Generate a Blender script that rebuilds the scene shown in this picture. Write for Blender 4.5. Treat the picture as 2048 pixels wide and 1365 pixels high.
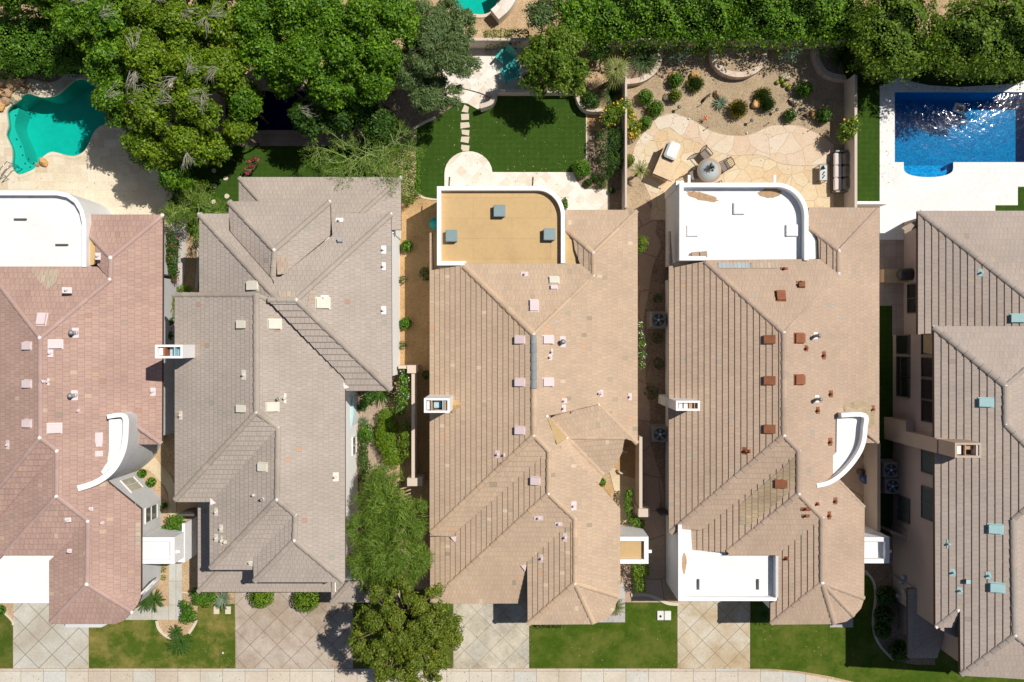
import bpy, bmesh, math, random
import numpy as np
from mathutils import Vector, Matrix
for o in list(bpy.data.objects): bpy.data.objects.remove(o)
scene = bpy.context.scene
C = scene.collection
R = math.radians
# ---------------------------------------------------------------- camera, sky, sun, exposure
H = 45.0; S = 40.0
cd = bpy.data.cameras.new('camera'); cam = bpy.data.objects.new('camera', cd); C.objects.link(cam)
cam.location = (0, 0, H); cam.rotation_euler = (0, 0, 0)
cd.sensor_fit = 'HORIZONTAL'; cd.sensor_width = 36; cd.lens = 36*H/51.2
cd.clip_start = 1; cd.clip_end = 2000
scene.camera = cam
KX, KY = 0.51, 0.29                       # shadow length per metre of height, west and south
EL = math.atan(1/math.hypot(KX, KY))
w = bpy.data.worlds.new('World'); scene.world = w; w.use_nodes = True
nt = w.node_tree; nt.nodes.clear()
sky = nt.nodes.new('ShaderNodeTexSky'); sky.sky_type = 'NISHITA'; sky.sun_disc = False
sky.sun_elevation = EL; sky.sun_rotation = math.atan2(KX, KY); sky.altitude = 400; sky.dust_density = 1.2
bg = nt.nodes.new('ShaderNodeBackground'); bg.inputs[1].default_value = 0.05
wo = nt.nodes.new('ShaderNodeOutputWorld')
nt.links.new(sky.outputs[0], bg.inputs[0]); nt.links.new(bg.outputs[0], wo.inputs[0])
sd = bpy.data.lights.new('sun', 'SUN'); sd.energy = 4.1; sd.angle = R(0.5); sd.color = (1, .95, .87)
sun = bpy.data.objects.new('sun', sd); C.objects.link(sun)
sun.location = (20, 14, 60)
sun.rotation_euler = Vector((KX, KY, 1)).to_track_quat('Z', 'Y').to_euler()
scene.view_settings.view_transform = 'Standard'; scene.view_settings.look = 'None'
scene.view_settings.exposure = 0.16; scene.view_settings.gamma = 1
scene.view_settings.use_curve_mapping = False
scene.render.engine = 'CYCLES'
scene.cycles.max_bounces = 6; scene.cycles.transparent_max_bounces = 8

rng = random.Random(7)
def P(px, py, h=0.0):
    """world point at height h seen at photo pixel (px, py)"""
    k = (1-h/H)/S
    return Vector(((px-1024)*k, (682.5-py)*k, h))
# ---------------------------------------------------------------- materials
MATS = {}
def nn(nt, t, **kw):
    n = nt.nodes.new(t)
    for k, v in kw.items():
        if hasattr(n, k) and not k[0].isupper(): setattr(n, k, v)
    return n
def base_mat(name, rough=.8, spec=.3):
    m = bpy.data.materials.new(name); m.use_nodes = True
    nt = m.node_tree; b = nt.nodes['Principled BSDF']
    b.inputs['Roughness'].default_value = rough
    b.inputs['Specular IOR Level'].default_value = spec
    MATS[name] = m
    return m, nt, b
def ramp(nt, fac, stops, interp='LINEAR'):
    r = nt.nodes.new('ShaderNodeValToRGB'); r.color_ramp.interpolation = interp
    e = r.color_ramp.elements
    while len(e) < len(stops): e.new(.5)
    for el, (p, c) in zip(e, stops): el.position = p; el.color = (*c, 1)
    nt.links.new(fac, r.inputs[0]); return r.outputs[0]
def noise(nt, scale, detail=4, rough=.6, coord=None, dist=0):
    n = nt.nodes.new('ShaderNodeTexNoise'); n.inputs['Scale'].default_value = scale
    n.inputs['Detail'].default_value = detail; n.inputs['Roughness'].default_value = rough
    n.inputs['Distortion'].default_value = dist
    if coord is None: coord = nt.nodes.new('ShaderNodeNewGeometry').outputs['Position']
    nt.links.new(coord, n.inputs['Vector']); return n.outputs[0]
def mixc(nt, fac, a, b, mode='MIX'):
    m = nt.nodes.new('ShaderNodeMix'); m.data_type = 'RGBA'; m.blend_type = mode
    for s, v in ((0, fac), (6, a), (7, b)):
        if isinstance(v, (int, float)): m.inputs[s].default_value = v
        elif isinstance(v, tuple): m.inputs[s].default_value = (*v[:3], 1)
        else: nt.links.new(v, m.inputs[s])
    return m.outputs[2]
def math_(nt, op, a, b=0.0, c=None):
    m = nt.nodes.new('ShaderNodeMath'); m.operation = op
    for i, v in enumerate((a, b) if c is None else (a, b, c)):
        if isinstance(v, (int, float)): m.inputs[i].default_value = v
        else: nt.links.new(v, m.inputs[i])
    return m.outputs[0]
def bump(nt, b, h, strength=.3, dist=.02):
    n = nt.nodes.new('ShaderNodeBump'); n.inputs['Strength'].default_value = strength
    n.inputs['Distance'].default_value = dist
    nt.links.new(h, n.inputs['Height']); nt.links.new(n.outputs[0], b.inputs['Normal'])
def sc(c, k): return tuple(min(1, x*k) for x in c)
def plain(name, col, rough=.7, spec=.3, var=.12, nscale=3, metal=0, bumpy=0, fine=25):
    m, nt, b = base_mat(name, rough, spec)
    n = noise(nt, nscale); n2 = noise(nt, fine, 3)
    f = math_(nt, 'MULTIPLY_ADD', n2, .4, math_(nt, 'MULTIPLY', n, .6))
    c = ramp(nt, f, [(.3, sc(col, 1-var)), (.7, sc(col, 1+var))])
    nt.links.new(c, b.inputs['Base Color']); b.inputs['Metallic'].default_value = metal
    if bumpy: bump(nt, b, n2, bumpy)
    return m
def gravel(name, cols, scale=22, var2=None, b_=.6):
    m, nt, b = base_mat(name, .95, .1)
    g = nt.nodes.new('ShaderNodeNewGeometry').outputs['Position']
    v = nt.nodes.new('ShaderNodeTexVoronoi'); v.inputs['Scale'].default_value = scale
    nt.links.new(g, v.inputs['Vector'])
    sx = nt.nodes.new('ShaderNodeSeparateXYZ'); nt.links.new(v.outputs['Color'], sx.inputs[0])
    c = ramp(nt, sx.outputs[0], [(0, cols[0]), (.5, cols[1]), (1, cols[2])])
    big = noise(nt, .8, 4)
    c = mixc(nt, 1.0, c, ramp(nt, big, [(.3, (.78, .76, .74)), (.7, (1.1, 1.08, 1.05))]), 'MULTIPLY')
    nt.links.new(c, b.inputs['Base Color']); bump(nt, b, v.outputs['Distance'], b_, .02)
    return m
def grass(name, lo, mid, hi, dry=None, dryamt=.0, scale=14, stripe=0):
    m, nt, b = base_mat(name, .9, .15)
    g = nt.nodes.new('ShaderNodeNewGeometry').outputs['Position']
    n1 = noise(nt, scale*3, 3, .8); n2 = noise(nt, 1.1, 5, .65); n3 = noise(nt, 5, 3)
    f = math_(nt, 'ADD', math_(nt, 'MULTIPLY', n1, .62), math_(nt, 'ADD', math_(nt, 'MULTIPLY', n2, .2), math_(nt, 'MULTIPLY', n3, .18)))
    c = ramp(nt, f, [(.36, lo), (.5, mid), (.64, hi)])
    if dry:
        n4 = noise(nt, .55, 5, .7)
        fac = ramp(nt, n4, [(.5-dryamt*.1, (0, 0, 0)), (.72-dryamt*.1, (.8, .8, .8))])
        c = mixc(nt, fac, c, dry)
    if stripe:
        sx = nt.nodes.new('ShaderNodeSeparateXYZ'); nt.links.new(g, sx.inputs[0])
        s = math_(nt, 'SINE', math_(nt, 'MULTIPLY', sx.outputs[0], 21))
        s2 = math_(nt, 'SINE', math_(nt, 'MULTIPLY', sx.outputs[1], 24))
        s = math_(nt, 'ADD', math_(nt, 'MULTIPLY', s, .04*stripe), math_(nt, 'MULTIPLY_ADD', s2, .05*stripe, 1))
        cm = nt.nodes.new('ShaderNodeCombineXYZ')
        for i in range(3): nt.links.new(s, cm.inputs[i])
        c = mixc(nt, 1.0, c, cm.outputs[0], 'MULTIPLY')
    nt.links.new(c, b.inputs['Base Color']); bump(nt, b, n1, .8, .03)
    return m
def grid_mat(name, cols, size, rot=0, offset=(0, 0), joint=.012, jcol=(.15, .12, .1), stain=(.8, .75, .7), rough=.8, brick=False, aspect=1.0, stainscale=.5, jit=True):
    """paving: cells of different tone, joints and stains"""
    m, nt, b = base_mat(name, rough, .25)
    g = nt.nodes.new('ShaderNodeNewGeometry').outputs['Position']
    mp = nt.nodes.new('ShaderNodeMapping'); nt.links.new(g, mp.inputs[0])
    mp.vector_type = 'TEXTURE'
    mp.inputs['Location'].default_value = (offset[0], offset[1], 0); mp.inputs['Rotation'].default_value = (0, 0, rot)
    mp.inputs['Scale'].default_value = (size*aspect, size, 1)
    sx = nt.nodes.new('ShaderNodeSeparateXYZ'); nt.links.new(mp.outputs[0], sx.inputs[0])
    u, v = sx.outputs[0], sx.outputs[1]
    fv = math_(nt, 'FLOOR', v)
    if brick: u = math_(nt, 'ADD', u, math_(nt, 'MULTIPLY', math_(nt, 'FRACT', math_(nt, 'MULTIPLY', fv, .37)), 1.3))
    fu = math_(nt, 'FLOOR', u)
    cm = nt.nodes.new('ShaderNodeCombineXYZ'); nt.links.new(fu, cm.inputs[0]); nt.links.new(fv, cm.inputs[1])
    wn = nt.nodes.new('ShaderNodeTexWhiteNoise'); wn.noise_dimensions = '2D'; nt.links.new(cm.outputs[0], wn.inputs['Vector'])
    st = [(i/max(1, len(cols)-1), c) for i, c in enumerate(cols)]
    c = ramp(nt, wn.outputs['Value'], st)
    n = noise(nt, stainscale, 6, .65); n2 = noise(nt, 9, 5, .7)
    c = mixc(nt, 1.0, c, ramp(nt, n, [(.36, stain), (.6, (1, 1, 1))]), 'MULTIPLY')
    c = mixc(nt, 1.0, c, ramp(nt, n2, [(.3, (.88, .87, .85)), (.7, (1.08, 1.08, 1.08))]), 'MULTIPLY')
    du = math_(nt, 'MULTIPLY', math_(nt, 'SUBTRACT', .5, math_(nt, 'ABSOLUTE', math_(nt, 'SUBTRACT', math_(nt, 'FRACT', u), .5))), size*aspect)
    dv = math_(nt, 'MULTIPLY', math_(nt, 'SUBTRACT', .5, math_(nt, 'ABSOLUTE', math_(nt, 'SUBTRACT', math_(nt, 'FRACT', v), .5))), size)
    d = math_(nt, 'MINIMUM', du, dv)
    if joint > 0:
        f = math_(nt, 'LESS_THAN', d, joint)
        c = mixc(nt, math_(nt, 'MULTIPLY', f, .75), c, jcol)
    nt.links.new(c, b.inputs['Base Color']); bump(nt, b, n2, .15, .01)
    return m
def flagstone(name, cols, scale=1.05, jcol=(.25, .16, .09), jw=.018, rnd=.9):
    m, nt, b = base_mat(name, .75, .25)
    g = nt.nodes.new('ShaderNodeNewGeometry').outputs['Position']
    nz = nt.nodes.new('ShaderNodeTexNoise'); nz.inputs['Scale'].default_value = .9; nt.links.new(g, nz.inputs['Vector'])
    wv = nt.nodes.new('ShaderNodeMix'); wv.data_type = 'RGBA'; wv.inputs[0].default_value = .28
    nt.links.new(g, wv.inputs[6]); nt.links.new(nz.outputs['Color'], wv.inputs[7])
    col = None
    outs = {}
    for feat in ('F1', 'DISTANCE_TO_EDGE'):
        v = nt.nodes.new('ShaderNodeTexVoronoi'); v.voronoi_dimensions = '2D'; v.feature = feat
        v.inputs['Scale'].default_value = scale; v.inputs['Randomness'].default_value = rnd
        nt.links.new(wv.outputs[2], v.inputs['Vector']); outs[feat] = v
    sx = nt.nodes.new('ShaderNodeSeparateXYZ'); nt.links.new(outs['F1'].outputs['Color'], sx.inputs[0])
    st = [(i/max(1, len(cols)-1), c) for i, c in enumerate(cols)]
    c = ramp(nt, sx.outputs[0], st)
    n2 = noise(nt, 2.2, 6, .7, dist=.6)
    c = mixc(nt, .3, c, ramp(nt, n2, [(.3, (.58, .38, .26)), (.5, (.66, .5, .36)), (.66, (.68, .6, .5))]))
    n3 = noise(nt, 18, 4, .6)
    c = mixc(nt, 1.0, c, ramp(nt, n3, [(.3, (.86, .85, .83)), (.7, (1.08, 1.08, 1.08))]), 'MULTIPLY')
    f = math_(nt, 'LESS_THAN', outs['DISTANCE_TO_EDGE'].outputs['Distance'], jw)
    c = mixc(nt, math_(nt, 'MULTIPLY', f, .7), c, jcol)
    nt.links.new(c, b.inputs['Base Color']); bump(nt, b, n2, .2, .02)
    return m
def tile_mat(name, base, odd, seam=.045, var=.10, stain=.12, oddp=.02, warm=None, edge=0, sd_=.5):
    """clay / concrete roof tiles: uv = (tile index + fraction, course index + fraction)"""
    m, nt, b = base_mat(name, .78, .25)
    uv = nt.nodes.new('ShaderNodeUVMap').outputs[0]
    sx = nt.nodes.new('ShaderNodeSeparateXYZ'); nt.links.new(uv, sx.inputs[0])
    fu = math_(nt, 'FLOOR', sx.outputs[0]); fv = math_(nt, 'FLOOR', sx.outputs[1])
    cm = nt.nodes.new('ShaderNodeCombineXYZ'); nt.links.new(fu, cm.inputs[0]); nt.links.new(fv, cm.inputs[1])
    wn = nt.nodes.new('ShaderNodeTexWhiteNoise'); wn.noise_dimensions = '2D'; nt.links.new(cm.outputs[0], wn.inputs['Vector'])
    sp = nt.nodes.new('ShaderNodeSeparateColor'); nt.links.new(wn.outputs['Color'], sp.inputs[0])
    warm = warm or sc(base, 1.0)
    c = ramp(nt, sp.outputs[0], [(0, sc(base, 1-var)), (.5, base), (.8, warm), (1, sc(base, 1+var))])
    oc = ramp(nt, sp.outputs[2], [(i/len(odd), o) for i, o in enumerate(odd)], 'CONSTANT')
    c = mixc(nt, math_(nt, 'LESS_THAN', wn.outputs['Value'], oddp), c, oc)
    big = noise(nt, .45, 5, .6); fine = noise(nt, 14, 4, .7)
    c = mixc(nt, 1.0, c, ramp(nt, big, [(.3, (1-stain,)*3), (.65, (1.03, 1.03, 1.03))]), 'MULTIPLY')
    c = mixc(nt, 1.0, c, ramp(nt, fine, [(.3, (.9, .9, .89)), (.7, (1.07, 1.07, 1.07))]), 'MULTIPLY')
    fr = math_(nt, 'FRACT', sx.outputs[0])
    d = math_(nt, 'SUBTRACT', .5, math_(nt, 'ABSOLUTE', math_(nt, 'SUBTRACT', fr, .5)))
    c = mixc(nt, math_(nt, 'MULTIPLY', math_(nt, 'LESS_THAN', d, seam), sd_), c, sc(base, .35))
    if edge:
        fe = math_(nt, 'GREATER_THAN', math_(nt, 'FRACT', sx.outputs[1]), .91)
        c = mixc(nt, math_(nt, 'MULTIPLY', fe, edge), c, sc(base, .35))
    nt.links.new(c, b.inputs['Base Color']); bump(nt, b, fine, .15, .01)
    return m
def leaf_mat(name, dark, mid, light, trans=.25, rough=.5, spec=.28):
    m, nt, b = base_mat(name, rough, spec)
    geo = nt.nodes.new('ShaderNodeNewGeometry')
    oi = nt.nodes.new('ShaderNodeObjectInfo')
    n = noise(nt, .9, 3)
    f = math_(nt, 'MULTIPLY_ADD', geo.outputs['Random Per Island'], .6, math_(nt, 'MULTIPLY', n, .4))
    c = ramp(nt, f, [(.1, dark), (.45, mid), (.85, light)])
    nt.links.new(c, b.inputs['Base Color'])
    tr = nt.nodes.new('ShaderNodeBsdfTranslucent'); nt.links.new(mixc(nt, 1.0, c, (1.3, 1.25, .5), 'MULTIPLY'), tr.inputs[0])
    mx = nt.nodes.new('ShaderNodeMixShader'); mx.inputs[0].default_value = trans
    nt.links.new(b.outputs[0], mx.inputs[1]); nt.links.new(tr.outputs[0], mx.inputs[2])
    nt.links.new(mx.outputs[0], nt.nodes['Material Output'].inputs[0])
    return m
def M(n): return MATS[n]
# ---------------------------------------------------------------- object helpers
def tag(o, label=None, cat=None, group=None, kind=None):
    if label: o['label'] = label
    if cat: o['category'] = cat
    if group: o['group'] = group
    if kind: o['kind'] = kind
    return o
def empty(name, loc=(0, 0, 0), rz=0, label=None, cat=None, group=None):
    o = bpy.data.objects.new(name, None); C.objects.link(o); o.location = loc; o.rotation_euler = (0, 0, rz)
    o.empty_display_size = .3
    return tag(o, label, cat, group)
def kids(o): return [c for c in bpy.data.objects if c.parent == o]
def copy_tree(o, parent=None):
    c = o.copy(); C.objects.link(c); c.parent = parent
    for ch in kids(o): copy_tree(ch, c)
    return c
def wloc(o):
    v = Vector((0, 0, 0))
    while o: v += o.location; o = o.parent
    return v
class MB:
    """collects geometry in world (or local) coordinates, built as ONE mesh"""
    def __init__(s): s.v = []; s.f = []; s.uv = {}; s.sm = []
    def add(s, vs, fs, uvs=None, smooth=False):
        o = len(s.v); s.v += [tuple(v) for v in vs]
        for i, f in enumerate(fs):
            if uvs: s.uv[len(s.f)] = uvs[i]
            s.f.append(tuple(o+j for j in f)); s.sm.append(smooth)
    def prism(s, pts, z0, z1, cap=True):
        """pts: plan points (x, y); extruded z0..z1"""
        n = len(pts)
        a = sum(pts[i][0]*pts[(i+1) % n][1]-pts[(i+1) % n][0]*pts[i][1] for i in range(n))
        if a < 0: pts = list(pts)[::-1]
        vs = [(p[0], p[1], z0) for p in pts]+[(p[0], p[1], z1) for p in pts]
        fs = [(i, (i+1) % n, n+(i+1) % n, n+i) for i in range(n)]
        if cap: fs += [tuple(range(n, 2*n)), tuple(range(n-1, -1, -1))]
        s.add(vs, fs)
    def box(s, c, d, rz=0, bevel=0):
        cx, cy, cz = c; dx, dy, dz = d[0]/2, d[1]/2, d[2]/2
        co, si = math.cos(rz), math.sin(rz)
        def t(x, y): return (cx+x*co-y*si, cy+x*si+y*co)
        if bevel:
            b = min(bevel, dx*.45, dy*.45, dz*.9)
            pl = [(dx-b, -dy), (dx, -dy+b), (dx, dy-b), (dx-b, dy), (-dx+b, dy), (-dx, dy-b), (-dx, -dy+b), (-dx+b, -dy)]
            q = [(x*(dx-b)/dx if abs(x) == dx else x, y) for x, y in pl]
            vs = [(*t(*p), cz-dz) for p in pl]+[(*t(*p), cz+dz-b) for p in pl]+[(*t(p[0]*(1-b/dx), p[1]*(1-b/dy)), cz+dz) for p in pl]
            fs = [(i, (i+1) % 8, 8+(i+1) % 8, 8+i) for i in range(8)]+[(8+i, 8+(i+1) % 8, 16+(i+1) % 8, 16+i) for i in range(8)]
            fs += [tuple(range(16, 24)), tuple(range(7, -1, -1))]
            s.add(vs, fs)
        else:
            s.prism([t(-dx, -dy), t(dx, -dy), t(dx, dy), t(-dx, dy)], cz-dz, cz+dz)
    def tube(s, pts, r, n=6, r1=None, caps=True, smooth=True):
        pts = [Vector(p) for p in pts]; m = len(pts)
        rs = r if isinstance(r, (list, tuple)) else [r+(r1-r)*i/(m-1) if r1 is not None else r for i in range(m)]
        vs = []; up = Vector((0, 0, 1))
        for i, p in enumerate(pts):
            d = (pts[min(i+1, m-1)]-pts[max(i-1, 0)]).normalized()
            a = d.cross(up)
            if a.length < .05: a = d.cross(Vector((1, 0, 0)))
            a.normalize(); b = a.cross(d)
            for k in range(n):
                t = 2*math.pi*k/n
                vs.append(p+(a*math.cos(t)+b*math.sin(t))*rs[i])
        fs = [(i*n+k, i*n+(k+1) % n, (i+1)*n+(k+1) % n, (i+1)*n+k) for i in range(m-1) for k in range(n)]
        if caps: fs += [tuple(range(n-1, -1, -1)), tuple((m-1)*n+k for k in range(n))]
        s.add(vs, fs, smooth=smooth)
    def cyl(s, c, r, z0, z1, n=20, r1=None, smooth=True):
        s.tube([(c[0], c[1], z0), (c[0], c[1], z1)], r, n, r1, smooth=smooth)
    def ball(s, c, r, n=12, m=8, squash=(1, 1, 1), jit=0, seed=0):
        rr = random.Random(seed); vs = []; fs = []
        for i in range(m+1):
            ph = math.pi*i/m
            for k in range(n):
                t = 2*math.pi*k/n; q = 1+rr.uniform(-jit, jit)
                vs.append((c[0]+r*squash[0]*q*math.sin(ph)*math.cos(t), c[1]+r*squash[1]*q*math.sin(ph)*math.sin(t), c[2]+r*squash[2]*q*math.cos(ph)))
        for i in range(m):
            for k in range(n): fs.append((i*n+k, (i+1)*n+k, (i+1)*n+(k+1) % n, i*n+(k+1) % n))
        s.add(vs, fs, smooth=jit == 0)
    def path(s, pts, z0, z1, th, top_th=None):
        """vertical wall along plan points (centre line), thickness th"""
        n = len(pts); pts = [Vector((p[0], p[1])) for p in pts]; L = []; Rr = []
        closed = (pts[0]-pts[-1]).length < 1e-4
        for i, p in enumerate(pts):
            a = pts[i-1] if i > 0 else (pts[-2] if closed else p); b = pts[i+1] if i < n-1 else (pts[1] if closed else p)
            d1 = (p-a).normalized() if (p-a).length else (b-p).normalized(); d2 = (b-p).normalized() if (b-p).length else d1
            n1 = Vector((-d1.y, d1.x)); n2 = Vector((-d2.y, d2.x)); m = (n1+n2)
            m = m.normalized()/max(.35, m.normalized().dot(n1)); L.append(p+m*th/2); Rr.append(p-m*th/2)
        zs0 = z0 if isinstance(z0, (list, tuple)) else [z0]*n; zs1 = z1 if isinstance(z1, (list, tuple)) else [z1]*n
        vs = []
        for i in range(n): vs += [(L[i].x, L[i].y, zs0[i]), (Rr[i].x, Rr[i].y, zs0[i]), (Rr[i].x, Rr[i].y, zs1[i]), (L[i].x, L[i].y, zs1[i])]
        fs = []
        for i in range(n-1):
            a, b = 4*i, 4*(i+1)
            for k in range(4): fs.append((a+k, a+(k+1) % 4, b+(k+1) % 4, b+k))
        if not closed: fs += [(3, 2, 1, 0), tuple(4*(n-1)+k for k in range(4))]
        s.add(vs, fs)
    def build(s, name, mat, parent=None, label=None, cat=None, group=None, kind=None, loc=None):
        me = bpy.data.meshes.new(name); off = wloc(parent) if (parent and loc is None) else Vector((0, 0, 0))
        if loc is not None: off = Vector(loc)
        me.from_pydata([(v[0]-off.x, v[1]-off.y, v[2]-off.z) for v in s.v], [], s.f)
        if s.uv:
            ul = me.uv_layers.new(name='UVMap').data
            for p in me.polygons:
                q = s.uv.get(p.index)
                if q:
                    for li, c in zip(p.loop_indices, q): ul[li].uv = c
        for p, sm in zip(me.polygons, s.sm): p.use_smooth = sm
        me.materials.append(M(mat) if isinstance(mat, str) else mat)
        me.validate(); me.update()
        o = bpy.data.objects.new(name, me); C.objects.link(o)
        if parent: o.parent = parent
        if loc is not None: o.location = loc
        return tag(o, label, cat, group, kind)
def sheet(name, pts, z, mat, kind='structure', thick=0):
    mb = MB(); pp = [P(*p) for p in pts] if not isinstance(pts[0], Vector) else pts
    vs = [(p.x, p.y, z) for p in pp]; n = len(vs)
    a = sum(vs[i][0]*vs[(i+1) % n][1]-vs[(i+1) % n][0]*vs[i][1] for i in range(n))
    if a < 0: vs = vs[::-1]
    if thick: mb.prism([v[:2] for v in vs], z-thick, z)
    else: mb.add(vs, [tuple(range(n))])
    return mb.build(name, mat, kind=kind)
def smooth(pts, n=6, closed=True):
    """Catmull-Rom through pixel points"""
    out = []; m = len(pts)
    rg = range(m) if closed else range(m-1)
    for i in rg:
        if closed: p0, p1, p2, p3 = pts[i-1], pts[i], pts[(i+1) % m], pts[(i+2) % m]
        else: p0, p1, p2, p3 = pts[max(i-1, 0)], pts[i], pts[i+1], pts[min(i+2, m-1)]
        for k in range(n):
            t = k/n
            out.append(tuple(.5*((2*p1[d])+(-p0[d]+p2[d])*t+(2*p0[d]-5*p1[d]+4*p2[d]-p3[d])*t*t+(-p0[d]+3*p1[d]-3*p2[d]+p3[d])*t**3) for d in (0, 1)))
    if not closed: out.append(tuple(pts[-1]))
    return out
def arc(c, rx, ry, a0, a1, n=14):
    """pixel-space ellipse arc, angles in degrees (0 = right, 90 = up in the photo)"""
    return [(c[0]+rx*math.cos(R(a0+(a1-a0)*i/n)), c[1]-ry*math.sin(R(a0+(a1-a0)*i/n))) for i in range(n+1)]
def inset(pts, d):
    n = len(pts); a = sum(pts[i][0]*pts[(i+1) % n][1]-pts[(i+1) % n][0]*pts[i][1] for i in range(n))
    if a < 0: pts = pts[::-1]
    out = []
    for i in range(n):
        p0, p1, p2 = Vector(pts[i-1][:2]), Vector(pts[i][:2]), Vector(pts[(i+1) % n][:2])
        d1 = (p1-p0).normalized(); d2 = (p2-p1).normalized()
        n1 = Vector((-d1.y, d1.x)); n2 = Vector((-d2.y, d2.x)); m = (n1+n2).normalized()
        out.append(p1+m*d/max(.3, m.dot(n1)))
    return out
# ---------------------------------------------------------------- roof planes
DIRS = {'N': (0, 1), 'S': (0, -1), 'E': (1, 0), 'W': (-1, 0)}
class Plane:
    def __init__(s, z0, px, py, d, pitch=.4):
        s.d = Vector(DIRS[d] if isinstance(d, str) else d).normalized(); s.p = pitch
        p = P(px, py, z0); s.ref = Vector((p.x, p.y)); s.z0 = z0
    def z(s, px, py):
        X = Vector(((px-1024)/S, (682.5-py)/S)); a = X.dot(s.d); r = s.ref.dot(s.d)
        return (s.z0-s.p*(a-r))/(1-s.p*a/H)
    def pt(s, px, py): return P(px, py, s.z(px, py))
    def zxy(s, x, y): return s.z0-s.p*((Vector((x, y))-s.ref).dot(s.d))
    def n(s): return Vector((s.d.x*s.p, s.d.y*s.p, 1)).normalized()
def plane3(a, b, c):
    """roof plane through three photo pixels with heights (px, py, z)"""
    A_, B_, C_ = P(*a), P(*b), P(*c); n = (B_-A_).cross(C_-A_)
    if n.z < 0: n = -n
    q = Plane.__new__(Plane); d = Vector((n.x, n.y)); q.p = d.length/n.z; q.d = d.normalized(); q.ref = Vector((A_.x, A_.y)); q.z0 = A_.z
    return q
def clip(poly, ax, val, keep_less):
    out = []; n = len(poly)
    for i in range(n):
        a, b = poly[i], poly[(i+1) % n]
        ia = (a[ax] <= val) == keep_less or a[ax] == val; ib = (b[ax] <= val) == keep_less or b[ax] == val
        if ia: out.append(a)
        if ia != ib:
            t = (val-a[ax])/(b[ax]-a[ax]); out.append((a[0]+(b[0]-a[0])*t, a[1]+(b[1]-a[1])*t))
    return out
FACE = [0]
def tri_parts(poly):
    from mathutils.geometry import tessellate_polygon
    t = tessellate_polygon([[Vector((p[0], p[1], 0)) for p in poly]])
    return [[poly[i] for i in x] for x in t]
def roof_face(mb, deck, plane, px_poly, course=.27, tile=.2, t=.03, seed=0):
    pts = [plane.pt(*p) for p in px_poly]
    d = plane.d; side = Vector((-d.y, d.x)); co = 1/math.sqrt(1+plane.p**2)
    loc = [((Vector((p.x, p.y)).dot(side)), (Vector((p.x, p.y)).dot(d))/co) for p in pts]
    N = plane.n(); FACE[0] += 1; base = FACE[0]*200; rr = random.Random(FACE[0])
    def w3(u, s_, off):
        q = side*u+d*(s_*co); z = plane.zxy(q.x, q.y)
        return (q.x+N.x*off, q.y+N.y*off, z+N.z*off)
    eave = max(q[1] for q in loc)
    # concave outlines are clipped triangle-free: work on the polygon itself, then band by band
    s0 = min(q[1] for q in loc); nb = int((eave-s0)/course)+1
    for i in range(nb):
        hi = eave-i*course; lo = hi-course
        band = clip(clip(loc, 1, hi, True), 1, lo, False)
        if len(band) < 3: continue
        pieces = [band]
        # split concave bands into triangles only when needed
        if len(loc) > 6: 
            ar = lambda P_: abs(sum(P_[k][0]*P_[(k+1) % len(P_)][1]-P_[(k+1) % len(P_)][0]*P_[k][1] for k in range(len(P_))))/2
        u0 = min(q[0] for q in band); u1 = max(q[0] for q in band)
        off = (i % 2)*.5*tile+rr.uniform(-.02, .02)
        j0 = int(math.floor((u0-off)/tile)); j1 = int(math.floor((u1-off)/tile))
        for j in range(j0, j1+1):
            a = off+j*tile; b = a+tile
            cell = clip(clip(band, 0, b, True), 0, a, False)
            cc = []
            for q in cell:
                if not cc or abs(q[0]-cc[-1][0])+abs(q[1]-cc[-1][1]) > 1e-5: cc.append(q)
            if len(cc) > 1 and abs(cc[0][0]-cc[-1][0])+abs(cc[0][1]-cc[-1][1]) < 1e-5: cc.pop()
            if len(cc) < 3: continue
            area = sum(cc[k][0]*cc[(k+1) % len(cc)][1]-cc[(k+1) % len(cc)][0]*cc[k][1] for k in range(len(cc)))/2
            if abs(area) < 1e-4: continue
            jt = t*(1+rr.uniform(-.07, .07)); tw = rr.uniform(-.0015, .0015)
            vs = []; uv = []
            if len(mb.f) > 10**7: return
            for q in cc:
                fr = (q[1]-lo)/course
                vs.append(w3(q[0], q[1], jt*fr+.002+tw*((q[0]-a)/tile-.5)*2))
                uv.append((base+j+min(.999, max(.001, (q[0]-a)/tile)), base+i+min(.999, max(.001, fr))))
            ii = list(range(len(cc)))
            if area > 0: ii = ii[::-1]      # side x d orientation
            mb.add([vs[k] for k in ii], [tuple(range(len(cc)))], [[uv[k] for k in ii]])
            # riser
            low = [k for k in range(len(cc)) if abs(cc[k][1]-hi) < 1e-4]
            if len(low) >= 2:
                k0 = min(low, key=lambda k: cc[k][0]); k1 = max(low, key=lambda k: cc[k][0])
                q0, q1 = vs[k0], vs[k1]; b0 = w3(*cc[k0], -.012); b1 = w3(*cc[k1], -.012)
                mb.add([q0, q1, b1, b0], [(0, 1, 2, 3)], [[(base+j+.5, base+i+.5)]*4])
    # deck below the tiles with thickness
    n = len(pts); top = [p-N*.012 for p in pts]; bot = [p-Vector((0, 0, .2)) for p in pts]
    a = sum(pts[i].x*pts[(i+1) % n].y-pts[(i+1) % n].x*pts[i].y for i in range(n))
    if a < 0: top.reverse(); bot.reverse()
    deck.add(top+bot, [tuple(range(n)), tuple(range(2*n-1, n-1, -1))]+[(n+i, n+(i+1) % n, (i+1) % n, i) for i in range(n)])
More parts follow.
